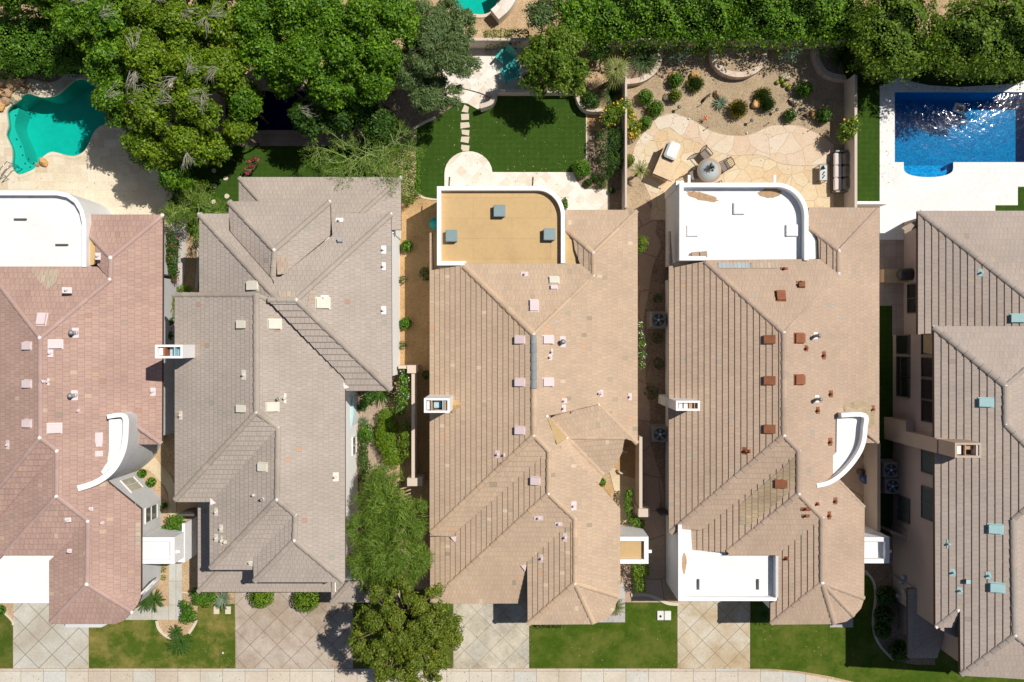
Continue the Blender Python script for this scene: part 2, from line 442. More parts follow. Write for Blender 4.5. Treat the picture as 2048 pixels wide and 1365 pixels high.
def ridge(mb, a, b, r=.13, seg=.42, lift=.02):
    """overlapping barrel cap tiles from 3D point a to b"""
    a = Vector(a)+Vector((0, 0, lift)); b = Vector(b)+Vector((0, 0, lift)); L = (b-a).length
    if a.z > b.z: a, b = b, a
    n = max(1, round(L/seg)); d = (b-a)/n; dn = d.normalized()
    sd_ = dn.cross(Vector((0, 0, 1))).normalized(); up = sd_.cross(dn).normalized()
    K = 6
    for i in range(n):
        p0 = a+d*i; p1 = p0+d*1.06; r0 = r*1.12; r1 = r*.9; ring = []
        q = rng.uniform(.97, 1.03)
        for (p, rr_) in ((p0, r0*q), (p1, r1*q)):
            for k in range(K+1):
                t = math.pi*k/K
                ring.append(p+sd_*rr_*math.cos(t)+up*(rr_*.75*math.sin(t)-.03))
        FACE[0] += 1
        u = (FACE[0]*7+.5, FACE[0]*3+.5)
        fs = [(k, K+1+k, K+2+k, k+1) for k in range(K)]+[tuple(range(K, -1, -1))]
        mb.add(ring, fs, [[u]*len(f) for f in fs])
def ray_wall(A, B, px, py):
    """photo pixel -> point on the vertical plane through plan points A, B"""
    X = Vector(((px-1024)/S, (682.5-py)/S)); d = Vector((B[0]-A[0], B[1]-A[1])); n = Vector((-d.y, d.x))
    k = Vector(A[:2]).dot(n)/X.dot(n)          # (1-h/H)
    return Vector((X.x*k, X.y*k, H*(1-k)))
# ---------------------------------------------------------------- materials used by the houses
tile_mat('tile_pink', (.455, .30, .25), [(.50, .34, .24), (.38, .29, .22), (.54, .40, .3), (.42, .26, .2)], oddp=.012, warm=(.475, .32, .26), stain=.14, seam=.07, var=.05, edge=.26, sd_=.36)
tile_mat('tile_grey', (.43, .365, .315), [(.44, .27, .21), (.34, .34, .28), (.5, .32, .22), (.33, .29, .24)], oddp=.006, stain=.12, seam=.07, var=.045, edge=.2, sd_=.34)
tile_mat('tile_tan', (.52, .385, .275), [(.42, .34, .24), (.6, .36, .22), (.5, .40, .32), (.36, .29, .2), (.64, .5, .36)], oddp=.022, warm=(.54, .395, .275), stain=.1, seam=.05, var=.05, edge=.12, sd_=.32)
tile_mat('tile_tan_brown', (.475, .35, .26), [(.38, .34, .28), (.54, .36, .23), (.42, .36, .3)], oddp=.008, warm=(.49, .36, .265), stain=.12, seam=.05, var=.045, edge=.12, sd_=.32)
tile_mat('tile_taupe', (.41, .34, .295), [(.46, .38, .28), (.36, .28, .22)], oddp=.01, warm=(.42, .34, .285), stain=.1, seam=.05, var=.045, edge=.12, sd_=.3)
tile_mat('cap_pink', (.46, .32, .28), [(.5, .32, .25)], seam=-1)
tile_mat('cap_grey', (.40, .34, .285), [(.4, .36, .3)], seam=-1)
tile_mat('cap_tan', (.56, .41, .28), [(.5, .36, .25)], seam=-1)
tile_mat('cap_tan_brown', (.46, .345, .265), [(.5, .36, .25)], seam=-1)
tile_mat('cap_bluegrey', (.26, .28, .29), [(.3, .3, .3)], seam=-1)
tile_mat('tile_patch', (.46, .37, .28), [(.44, .38, .3), (.48, .33, .26), (.40, .37, .31)], oddp=.3, seam=.06, var=.15)
tile_mat('tile_bluewhite', (.42, .46, .47), [(.45, .42, .38)], oddp=.1, seam=.06, var=.1)
tile_mat('tile_lichen', (.49, .37, .235), [(.42, .35, .23), (.5, .40, .28)], oddp=.2, seam=.05, var=.15, stain=.3)
tile_mat('cap_taupe', (.36, .31, .27), [(.4, .32, .27)], seam=-1)
plain('deck', (.10, .065, .045), .9, var=.1)
plain('stucco_white', (.87, .86, .85), .9, .15, .05, 1.2, bumpy=.25, fine=40)
plain('stucco_bright', (.95, .94, .92), .9, .15, .03, 1.2, bumpy=.2, fine=40)
plain('stucco_cream', (.62, .54, .44), .9, .15, .07, 1.0, bumpy=.25, fine=40)
plain('stucco_grey', (.60, .60, .60), .9, .15, .09, 1.1, bumpy=.25, fine=30)
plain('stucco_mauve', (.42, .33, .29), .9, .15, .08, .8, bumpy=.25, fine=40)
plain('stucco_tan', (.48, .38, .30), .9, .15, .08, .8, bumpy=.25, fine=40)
def flat_mat(name, base, dirt, lo=.60, hi=.75, sc_=.35, seams=0):
    m, nt, b = base_mat(name, .6, .3)
    n = noise(nt, sc_, 6, .7, dist=1.0); n2 = noise(nt, 6, 4, .7)
    c = mixc(nt, ramp(nt, n, [(lo, (0, 0, 0)), (hi, (1, 1, 1))]), base, dirt)
    c = mixc(nt, 1.0, c, ramp(nt, n2, [(.3, (.93, .93, .92)), (.7, (1.03, 1.03, 1.03))]), 'MULTIPLY')
    if seams:
        g = nt.nodes.new('ShaderNodeNewGeometry').outputs['Position']
        bt = nt.nodes.new('ShaderNodeTexBrick'); nt.links.new(g, bt.inputs['Vector'])
        bt.inputs['Scale'].default_value = 1; bt.inputs['Brick Width'].default_value = 3.6; bt.inputs['Row Height'].default_value = .95
        bt.inputs['Mortar Size'].default_value = .012; bt.inputs['Color1'].default_value = (1, 1, 1, 1); bt.inputs['Color2'].default_value = (.96, .95, .93, 1)
        bt.inputs['Mortar'].default_value = (.82, .8, .76, 1)
        c = mixc(nt, 1.0, c, bt.outputs[0], 'MULTIPLY')
    nt.links.new(c, b.inputs['Base Color']); return m
flat_mat('roof_white', (.80, .80, .79), (.72, .70, .66), .50, .85, .5)
flat_mat('roof_tan', (.56, .385, .185), (.47, .32, .155), .5, .8, seams=1)
plain('rust_dirt', (.42, .28, .17), .9, .1, .3, 6)
plain('mortar_white', (.80, .74, .72), .85, .2, .06)
plain('vent_pink', (.68, .55, .55), .6, .3, .06)
plain('vent_rust', (.26, .095, .045), .75, .3, .3, 5)
plain('vent_cream', (.66, .62, .52), .6, .3, .08)
plain('vent_aqua', (.36, .55, .56), .5, .4, .1)
plain('vent_pinkwhite', (.68, .57, .57), .6, .3, .06)
plain('metal_grey', (.34, .37, .39), .5, .5, .1)
plain('skylight_grey', (.22, .30, .31), .35, .5, .1)
plain('black_void', (.015, .014, .014), .9, .1, .1)
plain('window_frame', (.70, .68, .64), .5, .4, .04)
plain('frame_dark', (.10, .09, .085), .5, .4, .04)
plain('flue_wood', (.45, .30, .19), .8, .2, .2)
plain('flue_blue', (.38, .56, .62), .5, .4, .1)
plain('flue_rust', (.36, .12, .05), .8, .2, .2)
def glass(name, col, rough=.08):
    m, nt, b = base_mat(name, rough, .6); b.inputs['Base Color'].default_value = (*col, 1); return m
glass('glass_dark', (.018, .018, .02)); glass('glass_blind', (.42, .40, .33), .15); glass('glass_mid', (.10, .12, .12))
# ---------------------------------------------------------------- house builder
class House:
    def __init__(s, name, loc, label, tile, cap, course, tilew, t, wallmat, vent='vent_pink'):
        s.root = empty(name, loc, 0, label, 'house')
        s.tile = tile; s.cap = cap; s.course = course; s.tw = tilew; s.t = t; s.wm = wallmat; s.ventm = vent
        s.mb = MB(); s.deck = MB(); s.caps = []; s.kn = []
        s.roof = None
    def face(s, pl, poly, **k):
        roof_face(s.mb, s.deck, pl, poly, k.get('course', s.course), k.get('tile', s.tw), k.get('t', s.t))
    def ridge(s, a, b, r=.12, lift=.02):
        m = MB(); ridge(m, a, b, r, lift=lift); s.caps.append(m)
    def patch(s, pl, poly, mat, course=None, tile=None):
        q = Plane.__new__(Plane); q.__dict__ = dict(pl.__dict__); q.z0 = pl.z0+.035
        m = MB(); d = MB(); roof_face(m, d, q, poly, course or s.course, tile or s.tw, .02); m.build('tile_patch', mat, s.roof)
    def knob(s, p, r=.15):
        r = r*.52; m = MB(); s.kn.append(m); m.ball((p[0], p[1], p[2]+.05), r, 8, 5, (1.05, 1.05, .6), jit=.2, seed=int(abs(p[0]*100)))
    def finish_roof(s):
        s.roof = s.mb.build('roof', s.tile, s.root)
        s.deck.build('roof_deck', 'deck', s.roof)
        for m in s.caps: m.build('ridge_cap', s.cap, s.roof)
        for m in s.kn: m.build('mortar_cap', 'mortar_white', s.roof)
    def wall(s, poly, hw, h=None, d=.32, z0=0, mat=None, name='wall', plan=False):
        pts = [(P(*p, hw).x, P(*p, hw).y) for p in poly] if not plan else [(P(*p).x, P(*p).y) for p in poly]
        pts = inset(pts, d) if d else pts
        mb = MB(); mb.prism([tuple(p) for p in pts], z0, (h or hw)); return mb.build(name, mat or s.wm, s.root)
    def hood(s, pl, px, py, wpx=20, hpx=18, mat=None, flash=True, hgt=.17):
        """low hooded attic vent; opening faces down the slope"""
        p = pl.pt(px, py); d = pl.d; sd_ = Vector((-d.y, d.x)); N = pl.n(); k = (1-p.z/H)/S
        L = (wpx if abs(d.x) > .5 else hpx)*k/2; W = (hpx if abs(d.x) > .5 else wpx)*k/2
        T = Vector((d.x, d.y, -pl.p)).normalized(); Sd = Vector((sd_.x, sd_.y, 0))
        mb = MB()
        def q(a, b, c): return p+T*a+Sd*b+N*c
        def slab(a0, a1, b0, b1, c0, c1, c0b=None, c1b=None):
            c0b = c0 if c0b is None else c0b; c1b = c1 if c1b is None else c1b
            v = [q(a0, b0, c0), q(a0, b1, c0), q(a1, b1, c0b), q(a1, b0, c0b), q(a0, b0, c1), q(a0, b1, c1), q(a1, b1, c1b), q(a1, b0, c1b)]
            mb.add(v, [(0, 3, 2, 1), (4, 5, 6, 7), (0, 1, 5, 4), (2, 3, 7, 6), (1, 2, 6, 5), (3, 0, 4, 7)])
        if flash:
            slab(-L*1.15, L*1.2, -W*1.2, W*1.25, .0, .045)
        slab(-L, L, -W, W, hgt*.75, hgt*.85, hgt, hgt+.02)       # top sheet
        slab(-L, L*.9, -W, -W+.02, .04, hgt*.8, .04, hgt); slab(-L, L*.9, W-.02, W, .04, hgt*.8, .04, hgt)
        slab(-L, -L+.02, -W, W, .04, hgt*.8)
        v = mb.build('roof_vent', mat or s.ventm, s.roof)
        v2 = MB(); v2.add([q(L*.55, -W+.03, .05), q(L*.55, W-.03, .05), q(L*.55, W-.03, hgt), q(L*.55, -W+.03, hgt)], [(0, 1, 2, 3)])
        return v
    def pipe(s, pl, px, py, r=.05, hgt=.28, fw=10, fh=18, mat=None, cap=False, pmat=None):
        p = pl.pt(px, py); N = pl.n(); d = pl.d; T = Vector((d.x, d.y, -pl.p)).normalized(); Sd = Vector((-d.y, d.x, 0)); k = (1-p.z/H)/S
        L, W = (fw, fh) if abs(d.x) > .5 else (fh, fw); L *= k/2; W *= k/2
        mb = MB(); vs = [p+T*a+Sd*b+N*c for c in (0, .042) for (a, b) in ((-L, -W), (L, -W), (L, W), (-L, W))]
        mb.add(vs, [(0, 1, 5, 4), (1, 2, 6, 5), (2, 3, 7, 6), (3, 0, 4, 7), (7, 6, 5, 4), (4, 5, 6, 7)][:5])
        mb.cyl(p, r*1.5, p.z, p.z+.1, 10, r*1.05)
        f = mb.build('pipe_flashing', mat or s.ventm, s.roof)
        m2 = MB(); m2.cyl(p, r, p.z, p.z+hgt, 10)
        if cap: r = r*.72; m2.cyl(p, r*1.7, p.z+hgt, p.z+hgt+.05, 12, r*1.9); m2.cyl(p, r*1.9, p.z+hgt+.05, p.z+hgt+.14, 12, r*.4)
        m2.build('vent_pipe', pmat or ('metal_grey' if cap else (mat or s.ventm)), s.roof)
    def flat(s, poly, z, mat, name='flat_roof', h=None):
        pts = [P(*p, h if h is not None else z) for p in poly]; mb = MB(); mb.prism([(p.x, p.y) for p in pts], z-.25, z)
        return mb.build(name, mat, s.root)
    def parapet(s, pts, ztop, th, z0, mat=None, off=0):
        pp = [P(*p, ztop) for p in pts]; mb = MB(); mb.path([(p.x, p.y) for p in pp], z0, ztop, th)
        return mb.build('parapet', mat or s.wm, s.root)
    def window(s, A, B, rect, mat='glass_dark', frame='window_frame', mull=(), out=.03, hor=()):
        """rect = photo pixels of 4 corners on the wall plane A-B (bottom-left .. order free); mull = fractions for mullions"""
        q = [ray_wall(A, B, *p) for p in rect]
        dx = Vector((B[0]-A[0], B[1]-A[1])).normalized(); D = Vector((dx.x, dx.y, 0))
        us = [Vector((p.x-A[0], p.y-A[1])).dot(dx) for p in q]; zs = [p.z for p in q]
        u0, u1, z0, z1 = min(us), max(us), min(zs), max(zs)
        n = Vector((-dx.y, dx.x, 0)); A3 = Vector((A[0], A[1], 0))
        if n.dot(-A3) < 0: n = -n                               # towards the camera side
        def pt(u, z, o): return A3+D*u+n*o+Vector((0, 0, z))
        def bar(mb, a0, a1, b0, b1, o0, o1):
            v = [pt(a0, b0, o0), pt(a1, b0, o0), pt(a1, b1, o0), pt(a0, b1, o0), pt(a0, b0, o1), pt(a1, b0, o1), pt(a1, b1, o1), pt(a0, b1, o1)]
            mb.add(v, [(0, 1, 2, 3), (4, 7, 6, 5), (0, 4, 5, 1), (1, 5, 6, 2), (2, 6, 7, 3), (3, 7, 4, 0)])
        f = MB(); w_ = .05
        bar(f, u0-w_, u1+w_, z0-w_, z0, -.02, out+.03); bar(f, u0-w_, u1+w_, z1, z1+w_, -.02, out+.03)
        bar(f, u0-w_, u0, z0, z1, -.02, out+.03); bar(f, u1, u1+w_, z0, z1, -.02, out+.03)
        for m in mull: bar(f, u0+(u1-u0)*m-.02, u0+(u1-u0)*m+.02, z0, z1, -.02, out+.02)
        for m in hor: bar(f, u0, u1, z0+(z1-z0)*m-.02, z0+(z1-z0)*m+.02, -.02, out+.015)
        fo = f.build('window', frame, s.root)
        g = MB(); bar(g, u0, u1, z0, z1, -.01, .012); g.build('pane', mat, fo)
    def chimney(s, rect, top, z0, mat=None, roofz=None, flues=(), th=.09, open_d=.5):
        """rect = photo pixels (x0, y0, x1, y1) of the outer top rim"""
        a = P(rect[0], rect[3], top); b = P(rect[2], rect[1], top); mb = MB()
        x0, y0, x1, y1 = a.x, a.y, b.x, b.y
        mb.prism([(x0, y0), (x1, y0), (x1, y1), (x0, y1)], z0, top-open_d)
        e = .002
        mb.path([(x0+th/2, y0+th/2), (x1-th/2, y0+th/2), (x1-th/2, y1-th/2), (x0+th/2, y1-th/2), (x0+th/2, y0+th/2)], top-open_d-e, top, th)
        ch = mb.build('chimney', mat or s.wm, s.root)
        fl = MB(); fl.box(((x0+x1)/2, (y0+y1)/2, top-open_d+.01), (x1-x0-2*th, y1-y0-2*th, .02)); fl.build('chimney_floor', 'frame_dark', ch)
        for (f0, f1, g0, g1, hh, m) in flues:
            q = MB(); q.box((x0+(x1-x0)*(f0+f1)/2, y0+(y1-y0)*(g0+g1)/2, top-open_d+hh/2+.02), ((x1-x0)*(f1-f0), (y1-y0)*(g1-g0), hh)); q.build('flue', m, ch)
        return ch
def xy(p): return (p.x, p.y)
# ================================================================ HOUSE A (left edge, pink tiles)
A = House('house', P(140, 800), 'house with pink clay tile roofs and white flat roofs, leftmost in the row', 'tile_pink', 'cap_pink', .30, .215, .022, 'stucco_grey', 'vent_pinkwhite')
AE = Plane(2.9, 326, 600, 'E'); AN1 = Plane(2.9, 250, 430, 'N')
zW = AE.z(221.5, 516); AW1 = Plane(zW, 221, 530, 'W')
zj = AE.z(80, 676); AN2 = Plane(zj, 80, 676, 'N'); AW = Plane(zj, 80, 700, 'W')
AS1 = Plane(AE.z(80, 876), 79.5, 876, 'S'); AW2 = Plane(AE.z(114, 902), 114, 940, 'W'); AS2 = Plane(AE.z(113, 993), 113, 993, 'S')
AW3 = Plane(AE.z(176, 1042), 176, 1100, 'W'); AS3 = Plane(AE.z(174, 1169), 174, 1169, 'S')
A.face(AE, [(325.6, 430), (323.6, 888.5), (273.5, 852), (240, 900), (208, 959), (282, 1019), (281.5, 1195), (174, 1169), (176, 1042), (113, 993), (114, 902), (79.5, 876), (80, 676), (220, 560), (221.5, 516)])
A.face(AN1, [(182, 430), (325.6, 430), (221.5, 516), (178.6, 469.5), (170, 462)])
A.face(AW1, [(221.5, 516), (220, 560), (195, 530), (192, 505), (192, 484)])
A.face(AN2, [(-20, 534), (195, 534), (220, 560), (80, 676), (0, 572), (-20, 552)])
A.face(AW, [(80, 676), (79.5, 876), (0, 973), (-90, 1060), (-90, 480), (0, 572)])
A.face(AS1, [(79.5, 876), (114, 902), (0, 1032), (-90, 1120), (-90, 1060), (0, 973)], t=.042)
A.face(AW2, [(114, 902), (113, 993), (9, 1108), (-60, 1190), (-90, 1120), (0, 1032)])
A.face(AS2, [(113, 993), (176, 1042), (111, 1110), (9, 1110)], t=.042)
A.face(AW3, [(176, 1042), (174, 1169), (99, 1246), (99, 1122), (111, 1110)])
fan = [(230, 1248), (247, 1242), (264, 1224), (275, 1210), (281.5, 1195)]
A.face(AS3, [(174, 1169), (264, 1224), (247, 1242), (230, 1248), (101, 1248)])
A.face(plane3((174, 1169, AE.z(174, 1169)), (281.5, 1195, AE.z(281.5, 1195)), (264, 1224, AS3.z(264, 1224))), [(174, 1169), (281.5, 1195), (275, 1210), (264, 1224)])
ASE = Plane(2.9, 300, 889, 'S', .3)
A.face(ASE, [(323.6, 889), (273.5, 889), (273.5, 852)])
for a, b, pl in (((325, 431), (221.5, 516), AE), ((221.5, 516), (178.6, 469.5), AW1), ((220, 560), (221.5, 516), AE), ((220, 560), (80, 676), AE), ((80, 676), (80, 876), AE),
    ((80, 676), (0, 572), AW), ((80, 876), (0, 973), AW), ((80, 876), (114, 902), AE), ((114, 902), (113, 993), AE), ((113, 993), (9, 1108), AW2),
    ((113, 993), (176, 1042), AE), ((176, 1042), (174, 1169), AE), ((174, 1169), (101, 1246), AW3), ((174, 1169), (264, 1224), AS3), ((323, 888), (273.5, 852), AE)):
    A.ridge(pl.pt(*a), pl.pt(*b), .11)
for a in ((325, 431), (221.5, 516), (220, 560), (80, 676), (80, 876), (114, 902), (113, 993), (176, 1042), (174, 1169)): A.knob(AE.pt(*a), .17)
A.knob(AS3.pt(264, 1224), .16)
A.finish_roof()
for x, y in ((57, 692), (57, 768), (57, 847)): A.hood(AW, x, y, 18, 15)
A.hood(AE, 111, 689, 24, 16); A.hood(AE, 109, 857, 24, 18); A.hood(AN2, 85, 640, 17, 24); A.hood(AS1, 90, 969, 17, 14); A.hood(AE, 447*.4434, 884, 10, 16, hgt=.05) 
for x, y in ((151, 666), (149, 791)): A.pipe(AE, x, y, .09, .38, 12, 20, cap=True)
for x, y, fw, fh in ((101, 707, 10, 15), (134, 581, 18, 12), (196, 513, 10, 14), (306, 784, 10, 16), (89, 764, 5, 6), (97, 764, 4, 14), (16, 890, 8, 18), (158, 822, 5, 6), (136, 1040, 12, 9), (205, 1046, 6, 6), (182, 1018, 8, 7), (139, 1102, 8, 8), (88, 762, 4, 4)): A.pipe(AE if x > 80 else AW, x, y, .045, .2, fw, fh)
A.hood(AE, 198, 876, 12, 17, hgt=.06); A.hood(AE, 198, 908, 12, 9, hgt=.06)
# flat roofs and parapets
r = [(-20, 386), (112, 386), (135, 391), (152, 403), (163, 422), (168, 445), (168, 534)]
A.flat([(-20, 534)]+r, 3.25, 'roof_white', h=3.6)
A.parapet(r, 3.6, .2, 0, 'stucco_white')
A.flat([(172, 462), (178.6, 469), (192, 484), (192, 528), (172, 534)], 3.24, 'roof_tan')
for x, y in ((41, 439), (124, 490)):
    m = MB(); p = P(x, y, 3.3); m.box((p.x, p.y, 3.31), (.56, .07, .12)); m.build('roof_curb', 'frame_dark', A.root)
A.flat([(-60, 1111), (111, 1111), (111, 1205), (-60, 1205)], 3.18, 'roof_white')
A.parapet([(-60, 1203), (114, 1203)], 3.2, .16, 0, 'stucco_white')
# curved entry parapet
arcA = smooth([(214, 834), (248, 832), (252, 860), (247, 900), (230, 935), (205, 958), (180, 970), (156, 977)], 5, False)
mb = MB(); pp = [P(*p, 4.3) for p in arcA]; i0 = 5
mb.path([xy(p) for p in pp[i0:]], 0, 4.3, .2); mb.build('entry_wall', 'stucco_grey', A.root)
mb = MB(); mb.path([xy(p) for p in pp[:i0+1]], 3.2, 4.298, .2); mb.build('parapet', 'stucco_white', A.root)
mb = MB(); mb.path([xy(p) for p in pp[i0:]], 4.302, 4.34, .26); mb.build('parapet_coping', 'stucco_white', A.root)
A.flat([(216, 840), (246, 838), (248, 860), (243, 896), (226, 930), (205, 950), (200, 945), (213, 925), (216, 900)], 4.02, 'roof_white', h=4.1)
mb = MB(); p = P(237, 901, 2.9); mb.box((p.x+.25, p.y-.15, 2.9), (.5, .18, .14), R(-20)); mb.build('roof_scupper', 'stucco_white', A.root)
# walls
A.wall([(-120, 540), (326, 540), (326, 889), (208, 889), (208, 959), (-120, 959)], 2.9, 2.75)
A.wall([(182, 431), (325, 431), (325, 560), (182, 560)], 2.9, 2.74, .36)
W1 = [P(270, 941), P(323.4, 998), P(323.4, 1074)]
mb = MB(); mb.prism([xy(W1[0]), xy(W1[1]), xy(W1[2]), xy(P(323.4, 1139)), xy(P(190, 1139)), xy(P(190, 941))], 0, 3.1); mb.build('wall', 'stucco_grey', A.root)
A.window(xy(W1[0]), xy(W1[1]), [(243, 963), (265, 955), (285, 975), (262, 985)], 'glass_blind', mull=(.5,))
A.window(xy(W1[1]), xy(W1[2]), [(290, 1018), (313, 1010), (313, 1035), (290, 1044)], 'glass_mid', mull=(), hor=(.5,))
bay = [P(*p) for p in [(323.4, 1130), (322, 1150), (316, 1170), (300, 1190), (283, 1203), (262, 1214)]]
mb = MB(); mb.prism([xy(p) for p in bay]+[xy(P(195, 1214)), xy(P(195, 1130))], 0, 3.25); mb.build('wall', 'stucco_grey', A.root)
A.window(xy(bay[2]), xy(bay[4]), [(291, 1178), (306, 1163), (311, 1160), (291, 1182)], 'glass_mid', mull=(.5,))
# entry block
def entry(Hs, x0, x1, y0, y1, top, z, flatm, side, wallm, right):
    a = P(x0, y1, top); b = P(x1, y0, top); mb = MB()
    mb.prism([(a.x, a.y), (b.x, a.y), (b.x, b.y), (a.x, b.y)], 0, z-.25); mb.build('entry_wall', wallm, Hs.root)
    t = .2; q = t/2
    pts = [(a.x, b.y-q), (b.x-q, b.y-q), (b.x-q, a.y+q), (a.x, a.y+q)]
    mb = MB(); mb.path(pts, z-.248, top, t); mb.build('parapet', wallm, Hs.root)
    mb = MB(); mb.prism([(a.x, a.y+t), (b.x-t, a.y+t), (b.x-t, b.y-t), (a.x, b.y-t)], z-.24, z); mb.build('flat_roof', flatm, Hs.root)
    mb = MB(); p = P(x1, (y0+y1)/2+2, top-.25); mb.box((b.x+.08, p.y, top-.25), (.2, .13, .12)); mb.build('roof_scupper', 'stucco_white', Hs.root)
A.patch(AN2, [(60, 540), (120, 540), (112, 565), (95, 582), (75, 560)], 'tile_patch'); A.patch(AE, [(271, 1045), (281, 1045), (281, 1100), (271, 1100)], 'tile_patch')
entry(A, 281, 349, 1075, 1128, 2.9, 2.72, 'roof_white', 1, 'stucco_white', 1)
# ================================================================ HOUSE B (grey-brown tiles, two storeys)
B = House('house', P(570, 780), 'two storey house with grey brown tile roofs in overlapping hips behind a brown driveway', 'tile_grey', 'cap_grey', .235, .20, .02, 'stucco_white', 'vent_cream')
BE1 = Plane(5.2, 784, 600, 'E'); BN = Plane(BE1.z(593, 600), 593, 600, 'N'); BS = Plane(BE1.z(593, 600), 593, 600, 'S')
BWf = Plane(BE1.z(593, 600), 545, 600, 'W')
BWf = Plane(5.2, 399, 500, 'W')
BW2 = Plane(5.2, 458, 450, 'W'); BN2 = Plane(5.2, 550, 403.5, 'N'); BE2 = Plane(5.2, 662, 440, 'E')
zr = 6.68; BWm = Plane(zr, 512.5, 700, 'W', .385); BEm = Plane(zr, 512.5, 700, 'E', .4)
BSa = Plane(zr, 513, 824, 'S'); z2 = BEm.z(556, 855); BWb = Plane(z2, 555, 920, 'W'); BSb = Plane(z2, 554, 999, 'S')
z3 = BEm.z(591, 1030); BWc = Plane(z3, 591, 1050, 'W'); BSc = Plane(z3, 589, 1081, 'S')
B.face(BE1, [(782, 428), (784, 781), (593, 600)])
B.face(BN, [(544, 571), (559, 556), (665, 471), (662, 427), (782, 428), (593, 600), (536, 600)])
B.face(BS, [(536, 600), (593, 600), (783, 781), (692, 781), (690, 757), (612, 678)], t=.062, course=.29)
B.face(BWf, [(399, 428), (556, 600), (536, 600), (506, 588), (399, 588)])
B.face(Plane(5.2, 430, 427.6, 'N'), [(399, 428), (458, 428), (458, 462), (544, 560), (556, 600)])
B.face(BW2, [(458, 403.5), (549, 500), (544, 571), (458, 462)])
B.face(BN2, [(458, 403.5), (660, 403.5), (549, 500)])
B.face(BE2, [(660, 403.5), (662, 470), (559, 556), (544, 571), (549, 500)])
B.face(BWm, [(350, 588.5), (512, 588.5), (513, 824), (350, 1000)])
B.face(BEm, [(512, 588.5), (536, 600), (612, 678), (690, 757), (690, 1163), (589, 1081), (591, 1030), (554, 999), (556, 855), (513, 824)])
B.face(BSa, [(513, 824), (556, 855), (540, 872), (423, 1003.5), (350, 1003.5), (350, 1000)], t=.045)
B.face(BWb, [(556, 855), (554, 999), (420, 1138), (419.5, 1003), (540, 872)])
B.face(BSb, [(554, 999), (591, 1030), (583, 1037), (507, 1118), (507, 1139), (420, 1139)], t=.045)
B.face(BWc, [(591, 1030), (589, 1081), (508, 1163), (507, 1118), (583, 1037)])
B.face(BSc, [(589, 1081), (688, 1164.5), (508, 1164.5)])
# low back roof
L1 = Plane(3.0, 640, 355, 'N'); L2 = Plane(3.0, 478, 380, 'W'); L3 = Plane(3.0, 802, 400, 'E')
B.face(L1, [(478, 355), (802, 355), (722, 427), (700, 452), (560, 452), (527, 410)])
B.face(L2, [(478, 355), (527, 410), (527, 440), (478, 440)]); B.face(L3, [(802, 355), (802, 460), (765, 460), (722, 427)])
# low front roof
L4 = Plane(2.6, 396, 1100, 'W', .3); L5 = Plane(2.6, 500, 1184, 'S', .3); L6 = Plane(2.5, 663, 1190, 'W', .35); L7 = Plane(2.5, 730, 1205, 'S', .35); L8 = Plane(2.5, 800, 1180, 'E', .35)
B.face(L4, [(396, 1005), (440, 1005), (440, 1140), (396, 1184)]); B.face(L5, [(396, 1184), (440, 1136), (662, 1136), (662, 1184)])
B.face(L7, [(663, 1205), (700, 1163), (765, 1163), (800, 1205)]); B.face(L6, [(663, 1205), (663, 1163), (700, 1163)]); B.face(L8, [(800, 1205), (765, 1163), (765, 1146), (800, 1146)])
for a, b, pl, q in (((593, 600), (782, 429), BE1, 1), ((536, 600), (593, 600), BN, 1), ((593, 600), (782, 780), BE1, 1.15), ((399, 429), (556, 600), BWf, 1.1), ((458, 404), (549, 500), BW2, 1.1),
    ((549, 500), (660, 404), BE2, 1), ((549, 500), (544, 571), BW2, 1), ((512.5, 590), (513, 824), BWm, 1.15), ((513, 824), (350, 1000), BWm, 1), ((513, 824), (556, 855), BEm, 1.1), ((556, 855), (554, 999), BEm, 1),
    ((554, 999), (421, 1137), BWb, 1), ((554, 999), (591, 1030), BEm, 1.1), ((591, 1030), (589, 1081), BEm, 1), ((589, 1081), (509, 1163), BWc, 1), ((589, 1081), (687, 1163), BSc, 1.1),
    ((478, 356), (527, 410), L1, .9), ((802, 356), (722, 427), L1, .9), ((396, 1184), (440, 1138), L4, .9), ((663, 1205), (700, 1163), L7, .9)):
    B.ridge(pl.pt(*a), pl.pt(*b), .12*q)
B.ridge(BWm.pt(350, 590), BWm.pt(512, 590), .11); B.ridge(BEm.pt(512, 590), BEm.pt(536, 600), .11)
for a, pl in (((593, 600), BE1), ((549, 500), BE2), ((513, 824), BEm), ((556, 855), BEm), ((554, 999), BEm), ((591, 1030), BEm), ((589, 1081), BEm), ((660, 404), BE2), ((399, 429), BWf), ((782, 429), BE1), ((802, 356), L1)): B.knob(pl.pt(*a), .15)
B.finish_roof()
m = MB()
for px, py, pl in ((692, 774, BS), (426, 1005, BWb)):
    p = pl.pt(px, py); m.add([p+Vector((-.10, .22, .12)), p+Vector((.16, -.02, .08)), p+Vector((-.10, -.12, .06)), p+Vector((-.05, 0, -.2))], [(0, 2, 1), (0, 1, 3), (1, 2, 3), (2, 0, 3)])
m.build('valley_flashing', 'mortar_white', B.roof)
B.hood(BWf, 507, 572, 22, 17, flash=True); B.hood(BWm, 485, 649, 18, 16, flash=False); B.hood(BEm, 549, 649, 24, 18); B.hood(BWm, 485, 817, 19, 15, flash=False); B.hood(BEm, 544, 815, 24, 16)
B.hood(BE1, 645, 607, 26, 20); B.hood(BWb, 527, 934, 19, 16, hgt=.14)
